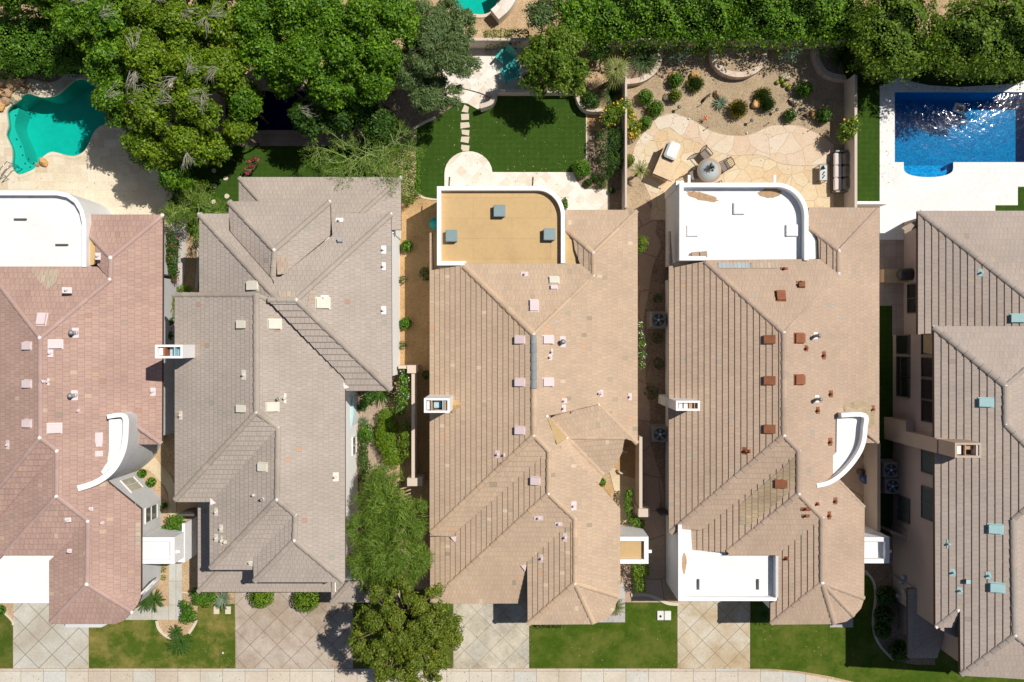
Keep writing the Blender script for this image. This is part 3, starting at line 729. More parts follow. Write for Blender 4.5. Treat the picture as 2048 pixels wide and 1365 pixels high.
for x, y, fw, fh, pl, cp in ((488, 750, 10, 20, BWm, 0), (362, 831, 7, 18, BWm, 0), (570, 797, 5, 20, BEm, 0), (558, 798, 5, 5, BEm, 1), (671, 954, 12, 18, BEm, 0), (649, 596, 16, 10, BE1, 0), (679, 441, 15, 9, BN, 0), (767, 500, 10, 16, BE1, 0), (767, 533, 8, 16, BE1, 0), (767, 621, 10, 16, BE1, 0),
    (433, 1024, 8, 16, BWb, 0), (443, 1057, 8, 16, BWb, 0), (433, 1076, 8, 16, BWb, 0), (444, 1081, 4, 20, BWb, 0), (451, 1084, 7, 7, BWb, 0), (501, 1125, 12, 10, BSb, 0), (508, 990, 5, 5, BWb, 0), (526, 998, 6, 6, BWb, 1)):
    B.pipe(pl, x, y, .05, .22, fw, fh, mat='mortar_white' if y < 640 else None, cap=bool(cp))
B.hood(BN, 681, 484, 9, 7, 'metal_grey', flash=False, hgt=.2)
# walls: plan pixels on the ground
B.wm = 'stucco_bright'
B.wall([(484, 470), (800, 470), (800, 748), (715, 748), (690, 748), (690, 610), (484, 610)], 0, 5.15, 0, plan=True)
B.wall([(535, 450), (690, 450), (690, 480), (535, 480)], 0, 5.14, 0, plan=True)
B.wall([(440, 612), (716, 612), (716, 1085), (600, 1085), (502, 1075), (502, 950), (440, 950)], 0, 5.12, 0, plan=True)
B.wall([(530, 400), (802, 400), (802, 480), (530, 480)], 0, 2.85, 0, plan=True)
B.wall([(450, 1000), (690, 1000), (690, 1130), (450, 1130)], 0, 2.65, 0, plan=True)
B.wall([(690, 1117), (796, 1117), (796, 1155), (690, 1155)], 0, 2.6, 0, plan=True)
Bq = xy(P(716, 900)); Bq2 = xy(P(716, 800))
B.window(Bq, Bq2, [(704, 877), (711, 877), (704, 905), (711, 905)], 'glass_dark', mull=(.5,))
# curved balcony wall
mb = MB(); cw = [xy(P(*p)) for p in smooth([(700, 780), (713, 790), (717, 815), (714, 840), (706, 862), (698, 872)], 4, False)]
mb.path(cw, 0, 2.0, .18); mb.build('balcony_wall', 'stucco_white', B.root)
mb = MB(); mb.path(cw, 2.003, 2.06, .26); mb.build('balcony_coping', 'vent_aqua', B.root)
B.patch(BN, [(553, 515), (575, 515), (575, 548), (555, 550)], 'tile_patch'); B.patch(BN, [(556, 583), (605, 583), (597, 596), (560, 596)], 'tile_patch'); B.patch(BE1, [(620, 580), (630, 580), (630, 600), (614, 618)], 'tile_patch')
B.chimney((310, 690, 365, 717), 7.0, 0, 'stucco_white', flues=((.1, .28, .2, .8, .3, 'mortar_white'), (.3, .36, .1, .9, .45, 'flue_rust'), (.42, .62, .15, .85, .1, 'flue_blue'), (.68, .72, .05, .95, .46, 'flue_blue'), (.74, .94, .15, .85, .12, 'flue_blue')))
# ================================================================ HOUSE C (centre, tan tiles, tan flat roof)
Ch = House('house', P(1060, 830), 'house with tan clay tile roofs and a tan flat roof with three grey skylights', 'tile_tan', 'cap_tan', .265, .175, .038, 'stucco_cream', 'vent_pink')
def std(Hs, E, xo, yo, xm):
    pass
CE = Plane(2.9, 1275, 600, 'E'); CN1 = Plane(2.9, 1200, 421, 'N'); CW1 = Plane(CE.z(1187, 530), 1187, 530, 'W')
zj = CE.z(1067.3, 668.5); CN2 = Plane(zj, 1067.3, 668.5, 'N'); CW = Plane(zj, 1067.5, 760, 'W')
CS1 = Plane(CE.z(1068, 871), 1068, 871, 'S'); zz = CE.z(1098, 902); CW2 = Plane(zz, 1098, 940, 'W'); CS2 = Plane(CE.z(1097, 988), 1097, 988, 'S')
CW3 = Plane(CE.z(1150, 1100), 1150, 1100, 'W'); CS3 = Plane(CE.z(1150, 1167), 1150, 1167, 'S')
Ch.face(CE, [(1274.6, 421), (1274.6, 888.5), (1197, 810), (1092, 833), (1114, 888.5), (1198, 970.5), (1240, 1017), (1240, 1193), (1150, 1167), (1150, 1038), (1097, 988), (1098, 902), (1068, 871), (1067.3, 668.5), (1187.6, 551), (1186.6, 506)])
Ch.face(CN1, [(1131, 421), (1274.6, 421), (1186.6, 506), (1131, 458)])
Ch.face(CW1, [(1186.6, 506), (1187.6, 551), (1161, 530), (1150, 500), (1146, 471)])
Ch.face(CN2, [(928, 528), (1161, 529), (1187.6, 551), (1067.3, 668.5)])
Ch.face(CW, [(860, 466), (865, 466), (867, 540), (928, 530), (1067.3, 668.5), (1068, 871), (860, 1066)])
Ch.face(CS1, [(1068, 871), (1098, 902), (903, 1072), (860, 1071), (860, 1066)])
Ch.face(CW2, [(1098, 902), (1097, 988), (872, 1194), (861, 1206), (861, 1073), (903, 1073)])
Ch.face(CS2, [(1097, 988), (1150, 1038), (1145, 1043), (1056, 1122), (1070, 1206.5), (861, 1206.5), (872, 1194)])
Ch.face(CW3, [(1150, 1038), (1150, 1167), (1056, 1248), (1055, 1123), (1145, 1043)])
Ch.face(CS3, [(1150, 1167), (1186, 1248), (1056, 1249)])
Ch.face(plane3((1150, 1167, CE.z(1150, 1167)), (1236, 1193, CE.z(1236, 1193)), (1187, 1248, CS3.z(1187, 1248))), [(1150, 1167), (1236, 1193), (1229, 1219), (1215, 1237), (1187, 1248)])
# entry turret
z0 = CE.z(1092, 833)
CG = Plane(CE.z(1150, 821), 1150, 821, (.25, -1), .16); CF = plane3((1134, 876, CG.z(1134, 876)), (1249, 877, CG.z(1249, 877)), (1207, 950, CG.z(1134, 876)-.75)); CT = plane3((1134, 876, CG.z(1134, 876)), (1206, 951, CF.z(1206, 951)), (1113, 889, CE.z(1113, 889)))
Ch.face(CG, [(1092, 833), (1197, 810), (1270, 884), (1249, 877), (1134, 876)])
Ch.face(CF, [(1134, 876), (1249, 877), (1244, 905), (1232, 930), (1213, 950), (1206, 951)])
Ch.face(CT, [(1134, 876), (1206, 951), (1197, 970), (1113, 890)])
Ch.flat([(1094, 834), (1134, 876), (1114, 889)], z0-.1, 'roof_tan', 'valley_roof')
for a, b, pl, q in (((1274, 422), (1186.6, 506), CE, .8), ((1186.6, 506), (1131, 458), CW1, 1), ((1187.6, 551), (1186.6, 506), CE, 1), ((1187.6, 551), (1067.3, 668.5), CE, .8), ((1067.3, 668.5), (929, 533), CW, 1.2), ((1068, 778), (1068, 871), CE, 1.1),
    ((1068, 871), (862, 1066), CW, 1), ((1068, 871), (1098, 902), CE, 1), ((1098, 902), (1097, 988), CE, 1), ((1097, 988), (864, 1202), CW2, 1), ((1097, 988), (1150, 1038), CE, 1), ((1150, 1038), (1150, 1167), CE, 1), ((1150, 1167), (1057, 1248), CW3, 1),
    ((1150, 1167), (1187, 1247), CS3, 1), ((1150, 1167), (1236, 1193), CE, 1), ((1197, 811), (1274, 887), CE, 1), ((1094, 834), (1134, 876), CG, 1), ((1134, 876), (1206, 950), CF, 1.1), ((1134, 876), (1249, 877), CG, .7)):
    Ch.ridge(pl.pt(*a), pl.pt(*b), .12*q)
Ch.ridge(CE.pt(1067.3, 670), CE.pt(1068, 777), .13)
for a in ((1186.6, 506), (1187.6, 551), (1067.3, 668.5), (1068, 871), (1098, 902), (1097, 988), (1150, 1038), (1150, 1168), (1197, 810), (1094, 833)): Ch.knob(CE.pt(*a), .13)
Ch.knob(CG.pt(1134, 876), .14)
blue_cap = Ch.caps.pop(); Ch.finish_roof(); blue_cap.build('ridge_cap', 'cap_bluegrey', Ch.roof)
for x, y in ((1041, 680), (1041, 765), (1041, 861), ): Ch.hood(CW, x, y, 19, 15)
Ch.hood(CW2, 1072, 962, 18, 15)
for x, y in ((1095, 680), (1095, 765)): Ch.hood(CE, x, y, 22, 15)
Ch.hood(CN2, 1068, 613, 16, 24); Ch.hood(CN2, 1108, 562, 18, 14, 'vent_cream', hgt=.15); Ch.hood(CN2, 1108, 577, 13, 8)
Ch.pipe(CE, 1125, 684, .09, .3, 12, 22, cap=True)
for x, y, fw, fh, pl in ((1049, 549, 15, 10, CN2), (1100, 715, 8, 12, CE), (1103, 704, 5, 12, CE), (1202, 787, 8, 14, CE), (1128, 802, 12, 10, CE), (1127, 817, 9, 14, CE), (1259, 794, 8, 14, CE), (995, 909, 10, 16, CW), (1008, 910, 5, 8, CW), (1077, 1036, 18, 10, CS2), (1117, 1048, 16, 9, CS2), (1130, 1075, 9, 18, CW3), (1083, 1117, 8, 16, CW3), (1147, 1012, 12, 18, CE), (1198, 787, 9, 8, CE)):
    Ch.pipe(pl, x, y, .05, .2, fw, fh)
m = MB()
for px, py, pl in ((908, 1077, CW2), (1048, 1134, CS2)):
    p = pl.pt(px, py); m.add([p+Vector((-.16, .08, .12)), p+Vector((.12, .12, .12)), p+Vector((.06, -.2, .06)), p+Vector((0, 0, -.2))], [(0, 2, 1), (0, 1, 3), (1, 2, 3), (2, 0, 3)])
m.build('valley_flashing', 'vent_pink', Ch.roof)
arcC = arc((1075, 432), 51, 55, 90, 0, 12)
pc = [(932, 527), (878, 527), (878, 377)]+arcC+[(1126, 527)]
Ch.parapet(pc, 3.6, .185, 0, 'stucco_white')
Ch.flat([(878, 377)]+arcC+[(1126, 530), (878, 530)], 3.28, 'roof_tan', h=3.6)
Ch.flat([(1130, 457), (1146, 471), (1151, 500), (1161, 531), (1130, 531)], 3.29, 'roof_tan')
for x, y in ((999, 422), (903, 472), (1099, 469)):
    p = P(x, y, 3.6); m = MB(); m.box((p.x, p.y, 3.42), (.5, .5, .30)); o = m.build('skylight', 'frame_dark', Ch.root)
    m = MB(); m.box((p.x, p.y, 3.60), (.55, .55, .06), bevel=.03); m.build('skylight_lens', 'skylight_grey', o)
for x in (898, 1065):
    p = P(x, 372, 3.2); m = MB(); m.tube([(p.x, p.y, 3.2), (p.x+.02, p.y+.42, 3.12)], .035, 6); m.build('roof_drain', 'frame_dark', Ch.root)
Ch.wall([(860, 545), (1275, 545), (1275, 885), (1160, 885), (1160, 960), (1240, 1018), (1240, 1188), (1235, 1200), (1150, 1200), (860, 1066)], 2.9, 2.7)
Ch.wall([(1131, 421), (1275, 421), (1275, 560), (1131, 560)], 2.9, 2.72, .35)
Ch.wall([(861, 900), (1058, 900), (1058, 1206), (861, 1206)], 2.4, 2.2)
Ch.wall([(1055, 1100), (1225, 1100), (1225, 1200), (1180, 1248), (1055, 1248)], 3.2, 2.9)
Ch.wall([(1110, 880), (1240, 880), (1200, 950)], 3.0, 2.9, .5)
Ch.chimney((848, 797, 899, 826), 5.6, 0, 'stucco_white', flues=((.1, .24, .2, .8, .3, 'mortar_white'), (.27, .32, .1, .9, .45, 'flue_wood'), (.36, .66, .3, .8, .1, 'flue_blue'), (.4, .7, .05, .2, .42, 'flue_wood'), (.72, .76, .05, .95, .46, 'flue_blue'), (.78, .93, .15, .85, .35, 'flue_wood')))
p = CW.pt(912, 808); m = MB(); a = CW.pt(905, 797); b = CW.pt(905, 826); c = CW.pt(925, 808)
m.add([a+Vector((0, 0, .05)), b+Vector((0, 0, .05)), c+Vector((0, 0, .04)), a+Vector((-.2, -.35, .4))], [(0, 3, 2), (3, 1, 2), (0, 1, 3)]); m.build('chimney_cricket', 'roof_tan', Ch.root)
pass
entry(Ch, 1238, 1297, 1074, 1128, 2.9, 2.68, 'roof_tan', 1, 'stucco_white', 1)
# ================================================================ HOUSE D (tan-brown tiles, white flat roofs)
D = House('house', P(1550, 830), 'house with tan brown tile roofs, white flat roofs at both ends and rusty roof vents', 'tile_tan_brown', 'cap_tan_brown', .275, .175, .045, 'stucco_white', 'vent_rust')
DE = Plane(2.9, 1758, 600, 'E'); DN1 = Plane(2.9, 1690, 416, 'N'); DW1 = Plane(DE.z(1677, 520), 1677, 520, 'W')
zj = DE.z(1567.8, 666); DN2 = Plane(zj, 1567.8, 666, 'N'); DW = Plane(zj, 1568, 760, 'W')
DS1 = Plane(DE.z(1568, 871), 1568, 871, 'S'); DW2 = Plane(DE.z(1598, 940), 1598, 940, 'W'); DS2 = Plane(DE.z(1598, 988), 1598, 988, 'S')
DW3 = Plane(DE.z(1644.5, 1100), 1644.5, 1100, 'W'); DS3 = Plane(DE.z(1644.5, 1166), 1644.5, 1166, 'S')
D.face(DE, [(1758, 416), (1757.5, 886), (1728, 860), (1733, 835), (1690, 835), (1690, 935), (1675.5, 959.5), (1729, 1015), (1728, 1197), (1644.5, 1166), (1644.5, 1036), (1598, 988), (1598, 902), (1568, 871), (1567.8, 666), (1676.5, 548), (1677.4, 502)], t=.028, course=.235)
D.face(DN1, [(1617, 416), (1758, 416), (1677.4, 502), (1617, 456)], t=.03)
D.face(DW1, [(1677.4, 502), (1676.5, 548), (1638, 516), (1637, 480), (1629, 464)])
D.face(DN2, [(1410, 521), (1640, 519), (1676.5, 548), (1567.8, 666)], t=.03)
D.face(DW, [(1338, 463), (1341, 463), (1346, 536), (1410, 523), (1567.8, 666), (1568, 871), (1338, 1066)])
D.face(DS1, [(1568, 871), (1598, 902), (1402, 1060), (1365, 1058), (1345, 1070), (1338, 1066)], t=.03)
D.face(DW2, [(1598, 902), (1598, 988), (1454, 1105), (1385, 1101), (1383, 1060), (1402, 1060)])
D.face(DS2, [(1598, 988), (1644.5, 1036), (1556, 1110), (1454, 1110)], t=.03)
D.face(DW3, [(1644.5, 1036), (1644.5, 1166), (1541, 1249), (1541, 1206), (1556, 1200), (1556, 1110)])
D.face(DS3, [(1644.5, 1166), (1669, 1248), (1541, 1249)], t=.03)
zf = (DS3.z(1669, 1248)+DE.z(1728, 1197))/2
D.face(plane3((1644.5, 1166, DE.z(1644.5, 1166)), (1707, 1233, zf), (1669, 1248, DS3.z(1669, 1248))), [(1644.5, 1166), (1707, 1233), (1692, 1243), (1669, 1248)], t=.03)
D.face(plane3((1644.5, 1166, DE.z(1644.5, 1166)), (1728, 1197, DE.z(1728, 1197)), (1707, 1233, zf)), [(1644.5, 1166), (1728, 1197), (1721, 1217), (1707, 1233)], t=.03)
D.face(Plane(2.9, 1740, 886.5, 'S', .3), [(1757.5, 886), (1728, 886), (1728, 860)], t=.03)
for a, b, pl, q in (((1757, 417), (1677.4, 502), DE, .6), ((1677.4, 502), (1619, 455), DW1, .9), ((1677, 548), (1677.4, 502), DE, .9), ((1676.5, 548), (1567.8, 666), DE, .6), ((1567.8, 666), (1411, 524), DW, 1), ((1568, 666), (1568, 871), DE, 1.1),
    ((1568, 871), (1340, 1066), DW, 1), ((1568, 871), (1598, 902), DE, 1), ((1598, 902), (1598, 988), DE, 1.1), ((1598, 988), (1455, 1104), DW2, 1), ((1598, 988), (1644.5, 1036), DE, 1), ((1644.5, 1036), (1644.5, 1166), DE, 1.1), ((1644.5, 1166), (1542, 1248), DW3, .9),
    ((1644.5, 1166), (1669, 1247), DS3, 1.1), ((1644.5, 1166), (1707, 1232), plane3((1644.5, 1166, DE.z(1644.5, 1166)), (1707, 1233, zf), (1669, 1248, DS3.z(1669, 1248))), .9), ((1644.5, 1166), (1728, 1197), DE, .9), ((1757, 886), (1730, 862), DE, .7), ((1676, 960), (1729, 1015), DE, .6)):
    D.ridge(pl.pt(*a), pl.pt(*b), .12*q)
for a in ((1677.4, 502), (1567.8, 666), (1568, 871), (1598, 902), (1598, 988), (1644.5, 1036), (1644.5, 1166), (1677, 548)): D.knob(DE.pt(*a), .15)
D.finish_roof()
for x, y in ((1540, 679), (1540, 761), (1540, 858)): D.hood(DW, x, y, 22, 17, flash=False)
for x, y in ((1597, 677), (1597, 760)): D.hood(DE, x, y, 21, 18)
D.hood(DN2, 1561, 593, 17, 20); D.hood(DW2, 1562, 968, 22, 16, 'vent_rust', hgt=.14); D.hood(DN2, 1602, 573, 12, 8, hgt=.2)
for x, y in ((1630, 672), (1633, 798)): D.pipe(DE, x, y, .07, .5, 10, 14, mat='mortar_white', cap=True)
for x, y, fw, fh, pl in ((1568, 538, 15, 5, DN2), (1601, 565, 18, 4, DN2), (1612, 697, 8, 12, DE), (1647, 711, 9, 16, DE), (1661, 788, 9, 14, DE), (1635, 821, 8, 14, DE), (1745, 819, 8, 16, DE), (1660, 884, 9, 16, DE), (1670, 1002, 9, 14, DE), (1658, 1031, 7, 16, DE), (1611, 1018, 20, 8, DS2), (1611, 1032, 16, 6, DS2), (1573, 1117, 10, 8, DW3), (1490, 902, 12, 15, DW), (1497, 903, 8, 8, DW), (1634, 1008, 7, 7, DE)):
    D.pipe(pl, x, y, .055, .22, fw, fh)
arcD = arc((1553, 432), 60, 62, 90, 0, 12)
pd = [(1412, 517), (1363, 517), (1363, 370)]+arcD+[(1613, 521)]
D.parapet(pd, 3.75, .19, 0)
D.flat([(1363, 370)]+arcD+[(1613, 522), (1363, 522)], 3.3, 'roof_white', h=3.75)
D.flat([(1613, 450), (1629, 464), (1637, 481), (1638, 516), (1613, 522)], 3.302, 'roof_white', h=3.5)
for x, y in ((1479, 417), (1386, 461), (1584, 461)):
    p = P(x, y, 3.4); m = MB(); m.box((p.x, p.y, 3.355), (.55, .55, .14), bevel=.03); m.build('skylight', 'roof_white', D.root)
for x, y in ((1391, 510), (1407, 509)):
    p = P(x, y, 3.5); m = MB(); m.box((p.x, p.y, 3.42), (.33, .27, .22), .1); m.build('roof_vent', 'tile_tan_brown', D.root)
for x, y, rx, ry, s_ in ((1405, 394, .75, .18, -.25), (1540, 387, .55, .22, .05)):   # washed-in dirt patches
    p = P(x, y, 3.3); m = MB(); pts = []
    for k in range(28):
        t = 2*math.pi*k/28; q = 1+rng.uniform(-.12, .12); a, b = rx*math.cos(t)*q, ry*math.sin(t)*q
        pts.append((p.x+a*math.cos(s_)-b*math.sin(s_), p.y+a*math.sin(s_)+b*math.cos(s_), 3.304))
    m.add(pts, [tuple(range(28))]); m.build('dirt_patch', 'rust_dirt', D.root)
for x in (1378, 1549):
    p = P(x, 366, 3.2); m = MB(); m.box((p.x, p.y+.1, 3.2), (.12, .5, .1)); m.build('roof_scupper', 'stucco_white', D.root)
# garage flat roof
D.flat([(1385, 1102), (1454, 1106), (1458, 1110), (1556, 1110), (1556, 1198), (1363, 1198), (1363, 1052), (1383, 1060)], 3.05, 'roof_white', h=3.15)
D.parapet([(1360, 1050), (1360, 1199), (1562, 1199)], 3.4, .16, 0)
D.parapet([(1554, 1112), (1554, 1196)], 3.5, .12, 2.9, 'stucco_grey')
for x in (1397, 1516):
    p = P(x, 1169, 3.1); m = MB(); m.box((p.x, p.y, 3.1), (.07, .48, .12)); m.build('roof_curb', 'frame_dark', D.root)
p = P(1368, 1127, 3.06); m = MB(); pts = [(p.x+.12*math.cos(t*.3)*rng.uniform(.8, 1.1), p.y+.5*math.sin(t*.3)*rng.uniform(.85, 1.1), 3.058) for t in range(21)]; m.add(pts, [tuple(range(21))]); m.build('dirt_patch', 'rust_dirt', D.root)
# curved entry parapet
arcD2 = smooth([(1683, 831), (1729, 831), (1731, 855), (1726, 890), (1710, 920), (1685, 948), (1660, 965), (1634, 972)], 5, False)
mb = MB(); pp = [P(*p, 4.3) for p in arcD2]; mb.path([xy(p) for p in pp], 0, 4.3, .2); mb.build('entry_wall', 'stucco_white', D.root)
D.flat([(1676, 835), (1728, 833), (1727, 860), (1720, 890), (1705, 918), (1680, 943), (1655, 960), (1632, 968), (1650, 930), (1675, 905)], 3.92, 'roof_white', h=4.05)
D.wall([(1338, 540), (1758, 540), (1758, 886), (1690, 886), (1676, 962), (1728, 1016), (1728, 1190), (1700, 1220), (1540, 1220), (1540, 1120), (1338, 1066)], 2.9, 2.7)
D.wall([(1617, 416), (1758, 416), (1758, 560), (1617, 560)], 2.9, 2.72, .35)
D.wall([(1363, 990), (1562, 990), (1562, 1199), (1363, 1199)], 3.0, 2.78, .1)
D.wall([(1541, 1100), (1700, 1100), (1700, 1225), (1665, 1248), (1541, 1248)], 3.2, 2.95)
D.chimney((1352, 802, 1400, 822), 4.95, 0, 'stucco_white', flues=((.15, .3, .2, .8, .3, 'mortar_white'), (.36, .52, .15, .85, .3, 'mortar_white'), (.56, .7, .2, .8, .36, 'flue_wood'), (.76, .8, .05, .95, .46, 'flue_wood')))
D.patch(DN2, [(1436, 526), (1500, 526), (1500, 537), (1436, 537)], 'tile_bluewhite'); D.patch(DN2, [(1502, 526), (1556, 526), (1556, 537), (1502, 537)], 'tile_patch'); D.patch(DE, [(1686, 812), (1700, 806), (1718, 803), (1738, 806), (1748, 822), (1748, 850), (1735, 858), (1733, 826), (1690, 824)], 'tile_lichen', .235); D.patch(DW2, [(1590, 915), (1590, 975), (1500, 1050), (1480, 1050), (1480, 1010)], 'tile_lichen')
entry(D, 1727, 1779, 1075, 1127, 2.9, 2.6, 'roof_white', 1, 'stucco_white', 1)
# patio column beside the back parapet
m = MB(); a = P(1336, 392); m.box((a.x, a.y, 1.6), (.35, .35, 3.2)); m.build('patio_column', 'stucco_white', D.root)
# ================================================================ HOUSE E (right edge, taupe tiles, two storeys)
E = House('house', P(1940, 900), 'two storey house with taupe tile roofs and pale blue roof vents, rightmost in the row', 'tile_taupe', 'cap_taupe', .30, .2, .042, 'stucco_mauve', 'vent_aqua')
EW1 = Plane(2.7, 1836, 500, 'W'); EN1 = Plane(2.7, 1950, 422.5, 'N'); EW = Plane(5.3, 1868, 900, 'W'); EN = Plane(5.3, 1950, 653, 'N')
z1 = EW.z(2011, 772); EEa = Plane(z1, 2011.5, 800, 'E'); z2 = EW.z(2026, 1040); EEb = Plane(z2, 2027, 1150, 'E'); ES = Plane(EW.z(2030, 1271), 2030, 1271, 'S')
E.face(EW1, [(1836, 422.5), (2060, 600), (2130, 656), (2130, 690), (1836, 670)])
E.face(EN1, [(1836, 422.5), (2150, 422.5), (2150, 672), (2060, 600)], t=.025)
E.face(EW, [(1868, 653), (2011, 772), (2012, 850), (2048, 888), (2090, 930), (2090, 985), (2048, 1021), (2026, 1040), (2030, 1271), (1921, 1351), (1920, 1222), (1915, 1221), (1871, 1254)])
E.face(EN, [(1868, 653), (2150, 653), (2011, 772)], t=.025)
E.face(EEa, [(2011, 772), (2150, 653), (2150, 980), (2048, 888), (2012, 850)], t=.025)
E.face(EEb, [(2026, 1040), (2090, 985), (2150, 1040), (2150, 1370), (2030, 1271)], t=.025)
E.face(ES, [(2030, 1271), (2150, 1365), (1921, 1351)], t=.025)
E.face(Plane(EW.z(1915, 1221), 1915, 1221, 'S', .4), [(1915, 1221), (1920, 1228), (1906, 1255), (1871, 1255)], t=.025)
EL1 = Plane(2.5, 1816, 1250, 'W'); EL2 = Plane(2.5, 1850, 1316, 'S')
E.face(EL1, [(1816, 1178), (1830, 1178), (1885, 1215), (1885, 1262), (1816, 1316)], course=.26); E.face(EL2, [(1816, 1316), (1885, 1262), (1890, 1270), (1874, 1316)], t=.025)
for a, b, pl, q in (((1836, 423), (2060, 600), EW1, 1), ((1868, 654), (2011, 772), EW, 1.2), ((2011, 772), (2012, 850), EW, 1.1), ((2012, 850), (2090, 930), EW, 1.1), ((2026, 1040), (2090, 985), EW, 1), ((2026, 1040), (2030, 1271), EW, 1.1), ((2030, 1271), (1922, 1350), EW, 1), ((2030, 1271), (2150, 1365), ES, 1),
    ((2011, 772), (2150, 653), EN, .8), ((1872, 1254), (1915, 1221), EW, .8), ((1817, 1315), (1885, 1262), EL1, .8)): E.ridge(pl.pt(*a), pl.pt(*b), .12*q)
for a, pl in (((1868, 654), EW), ((1836, 423), EW1), ((2011, 772), EW), ((2012, 850), EW), ((2026, 1040), EW), ((2030, 1271), EW), ((1872, 1254), EW), ((1915, 1221), EW)): E.knob(pl.pt(*a), .14)
E.finish_roof()
for x, y in ((1972, 805), (1991, 1058), (1994, 1175)): E.hood(EW, x, y, 25, 17)
E.hood(EW1, 2036, 637, 25, 16); E.hood(EW, 1936, 1162, 8, 8, flash=False, hgt=.2)
for x, y, fw, fh, pl in ((1961, 546, 9, 15, EW1), (1905, 1145, 9, 14, EW), (1919, 1181, 8, 13, EW), (1976, 1151, 9, 15, EW), (1895, 1088, 3, 18, EW)): E.pipe(pl, x, y, .045, .2, fw, fh)
wx = 1785.5
E.wall([(wx, 670), (2150, 670), (2150, 1235), (1850, 1235), (1850, 1145), (wx, 1145)], 0, 5.2, 0, plan=True)
E.wall([(wx+.5, 1140), (1860, 1140), (1860, 1230), (wx+.5, 1196)], 0, 5.0, 0, plan=True)
E.wall([(1830, 1150), (2150, 1150), (2150, 1290), (1862, 1262), (1830, 1262)], 0, 5.15, 0, plan=True)
E.wall([(1800, 1190), (1870, 1190), (1870, 1262), (1800, 1262)], 0, 2.5, 0, plan=True)
E.wall([(1807, 445), (2150, 445), (2150, 671), (1807, 671)], 0, 2.55, 0, plan=True)
EA = xy(P(wx, 700)); EB = xy(P(wx, 900))
for (y0, y1) in ((672, 707), (715, 752), (756, 791)):
    E.window(EA, EB, [(1795, y0), (1820, y0), (1795, y1), (1820, y1)], 'glass_dark', 'frame_dark', hor=(.3,) if y0 > 700 else ())
for (y0, y1) in ((670, 708), (717, 753), (761, 797), (804, 841), (903, 942), (981, 1033)):
    E.window(EA, EB, [(1845, y0), (1868, y0), (1845, y1), (1868, y1)], 'glass_dark' if y0 < 900 else 'glass_mid', 'frame_dark', mull=(.5,) if y0 > 970 else ())
E.window(EA, EB, [(1797, 996), (1820, 1001), (1797, 1036), (1820, 1046)], 'glass_mid', 'frame_dark', mull=(.5,))
FA = xy(P(1807, 500)); FB = xy(P(1807, 600)); E.window(FA, FB, [(1817, 571), (1834, 571), (1817, 624), (1834, 624)], 'glass_dark', 'frame_dark', mull=(.5,))
# big chimney stack
E.chimney((1910, 886, 1963, 916), 7.1, 0, 'stucco_tan', flues=((.12, .32, .2, .8, .3, 'mortar_white'), (.38, .42, .05, .95, .46, 'flue_wood'), (.45, .78, .5, .85, .2, 'flue_wood'), (.82, .86, .05, .95, .46, 'mortar_white')))
mb = MB(); a = P(1768, 834); b = P(1790, 866); mb.prism([(P(1768, 0).x, P(0, 834).y), (P(1785, 0).x, P(0, 834).y), (P(1785, 0).x, P(0, 878).y), (P(1768, 0).x, P(0, 878).y)], 0, 2.5); 
mb.build('chimney_base', 'stucco_tan', E.root)
mb = MB(); mb.prism([(P(1768, 0).x+.002, P(0, 853).y), (P(1786, 0).x, P(0, 853).y), (P(1786, 0).x, P(0, 879).y), (P(1768, 0).x+.002, P(0, 879).y)], 2.4, 5.6); mb.build('chimney_shaft', 'stucco_tan', E.root)
# patio beam at the back
m = MB(); m.tube([tuple(P(1806, 462, 2.4)), tuple(P(1838, 446, 2.4))], .16, 4, smooth=False); m.build('patio_beam', 'stucco_tan', E.root)
# meters and conduits on the west wall
m = MB()
for (y, h_, s_) in ((1140, 1.5, .18), (1152, 1.2, .14), (1165, 1.6, .12), (1183, .8, .16), (1176, 1.9, .08)):
    m.box((P(wx, y).x-.08, P(wx, y).y, h_), (.16, s_, .3))
m.tube([P(wx-2, 1150, 0.2), P(wx-2, 1150, 0)+Vector((0, 0, 2.6))], .03, 6); m.build('electric_meter', 'metal_grey', E.root)
# ================================================================ GROUND, PAVING, POOLS
gravel('sand_ground', [(.40, .28, .165), (.50, .36, .22), (.56, .42, .28)])
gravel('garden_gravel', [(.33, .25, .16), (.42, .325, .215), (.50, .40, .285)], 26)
gravel('orange_sand', [(.42, .27, .13), (.50, .33, .165), (.54, .37, .2)], 26)
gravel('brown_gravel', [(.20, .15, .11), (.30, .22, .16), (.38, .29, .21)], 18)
grass('turf', (.022, .05, .006), (.035, .078, .008), (.055, .11, .012), stripe=1)
grass('lawn_grass', (.035, .065, .006), (.06, .10, .010), (.10, .15, .016), (.22, .18, .05), .6)
grass('lawn_green', (.028, .060, .003), (.055, .100, .006), (.095, .150, .012), (.15, .155, .03), .5)
grass('lawn_yellow', (.04, .078, .006), (.07, .112, .010), (.12, .155, .02), (.34, .25, .08), .6)
grid_mat('sidewalk', [(.60, .54, .44), (.57, .49, .41), (.60, .55, .47), (.62, .56, .46), (.56, .57, .55), (.61, .55, .45)], 1.6, 0, (.1, -18.1), .012, aspect=.70, stain=(.86, .82, .78))
grid_mat('drive_pale', [(.52, .49, .42), (.54, .53, .49), (.51, .47, .40), (.55, .53, .47)], .95, R(45), (-25, -15), .018, (.16, .15, .13), stain=(.78, .74, .68))
grid_mat('drive_brown', [(.47, .405, .335), (.50, .43, .36), (.48, .41, .345), (.46, .395, .33)], .96, R(45), (-9.7, -14.5), .013, (.14, .10, .08), stain=(.66, .58, .51), stainscale=.55)
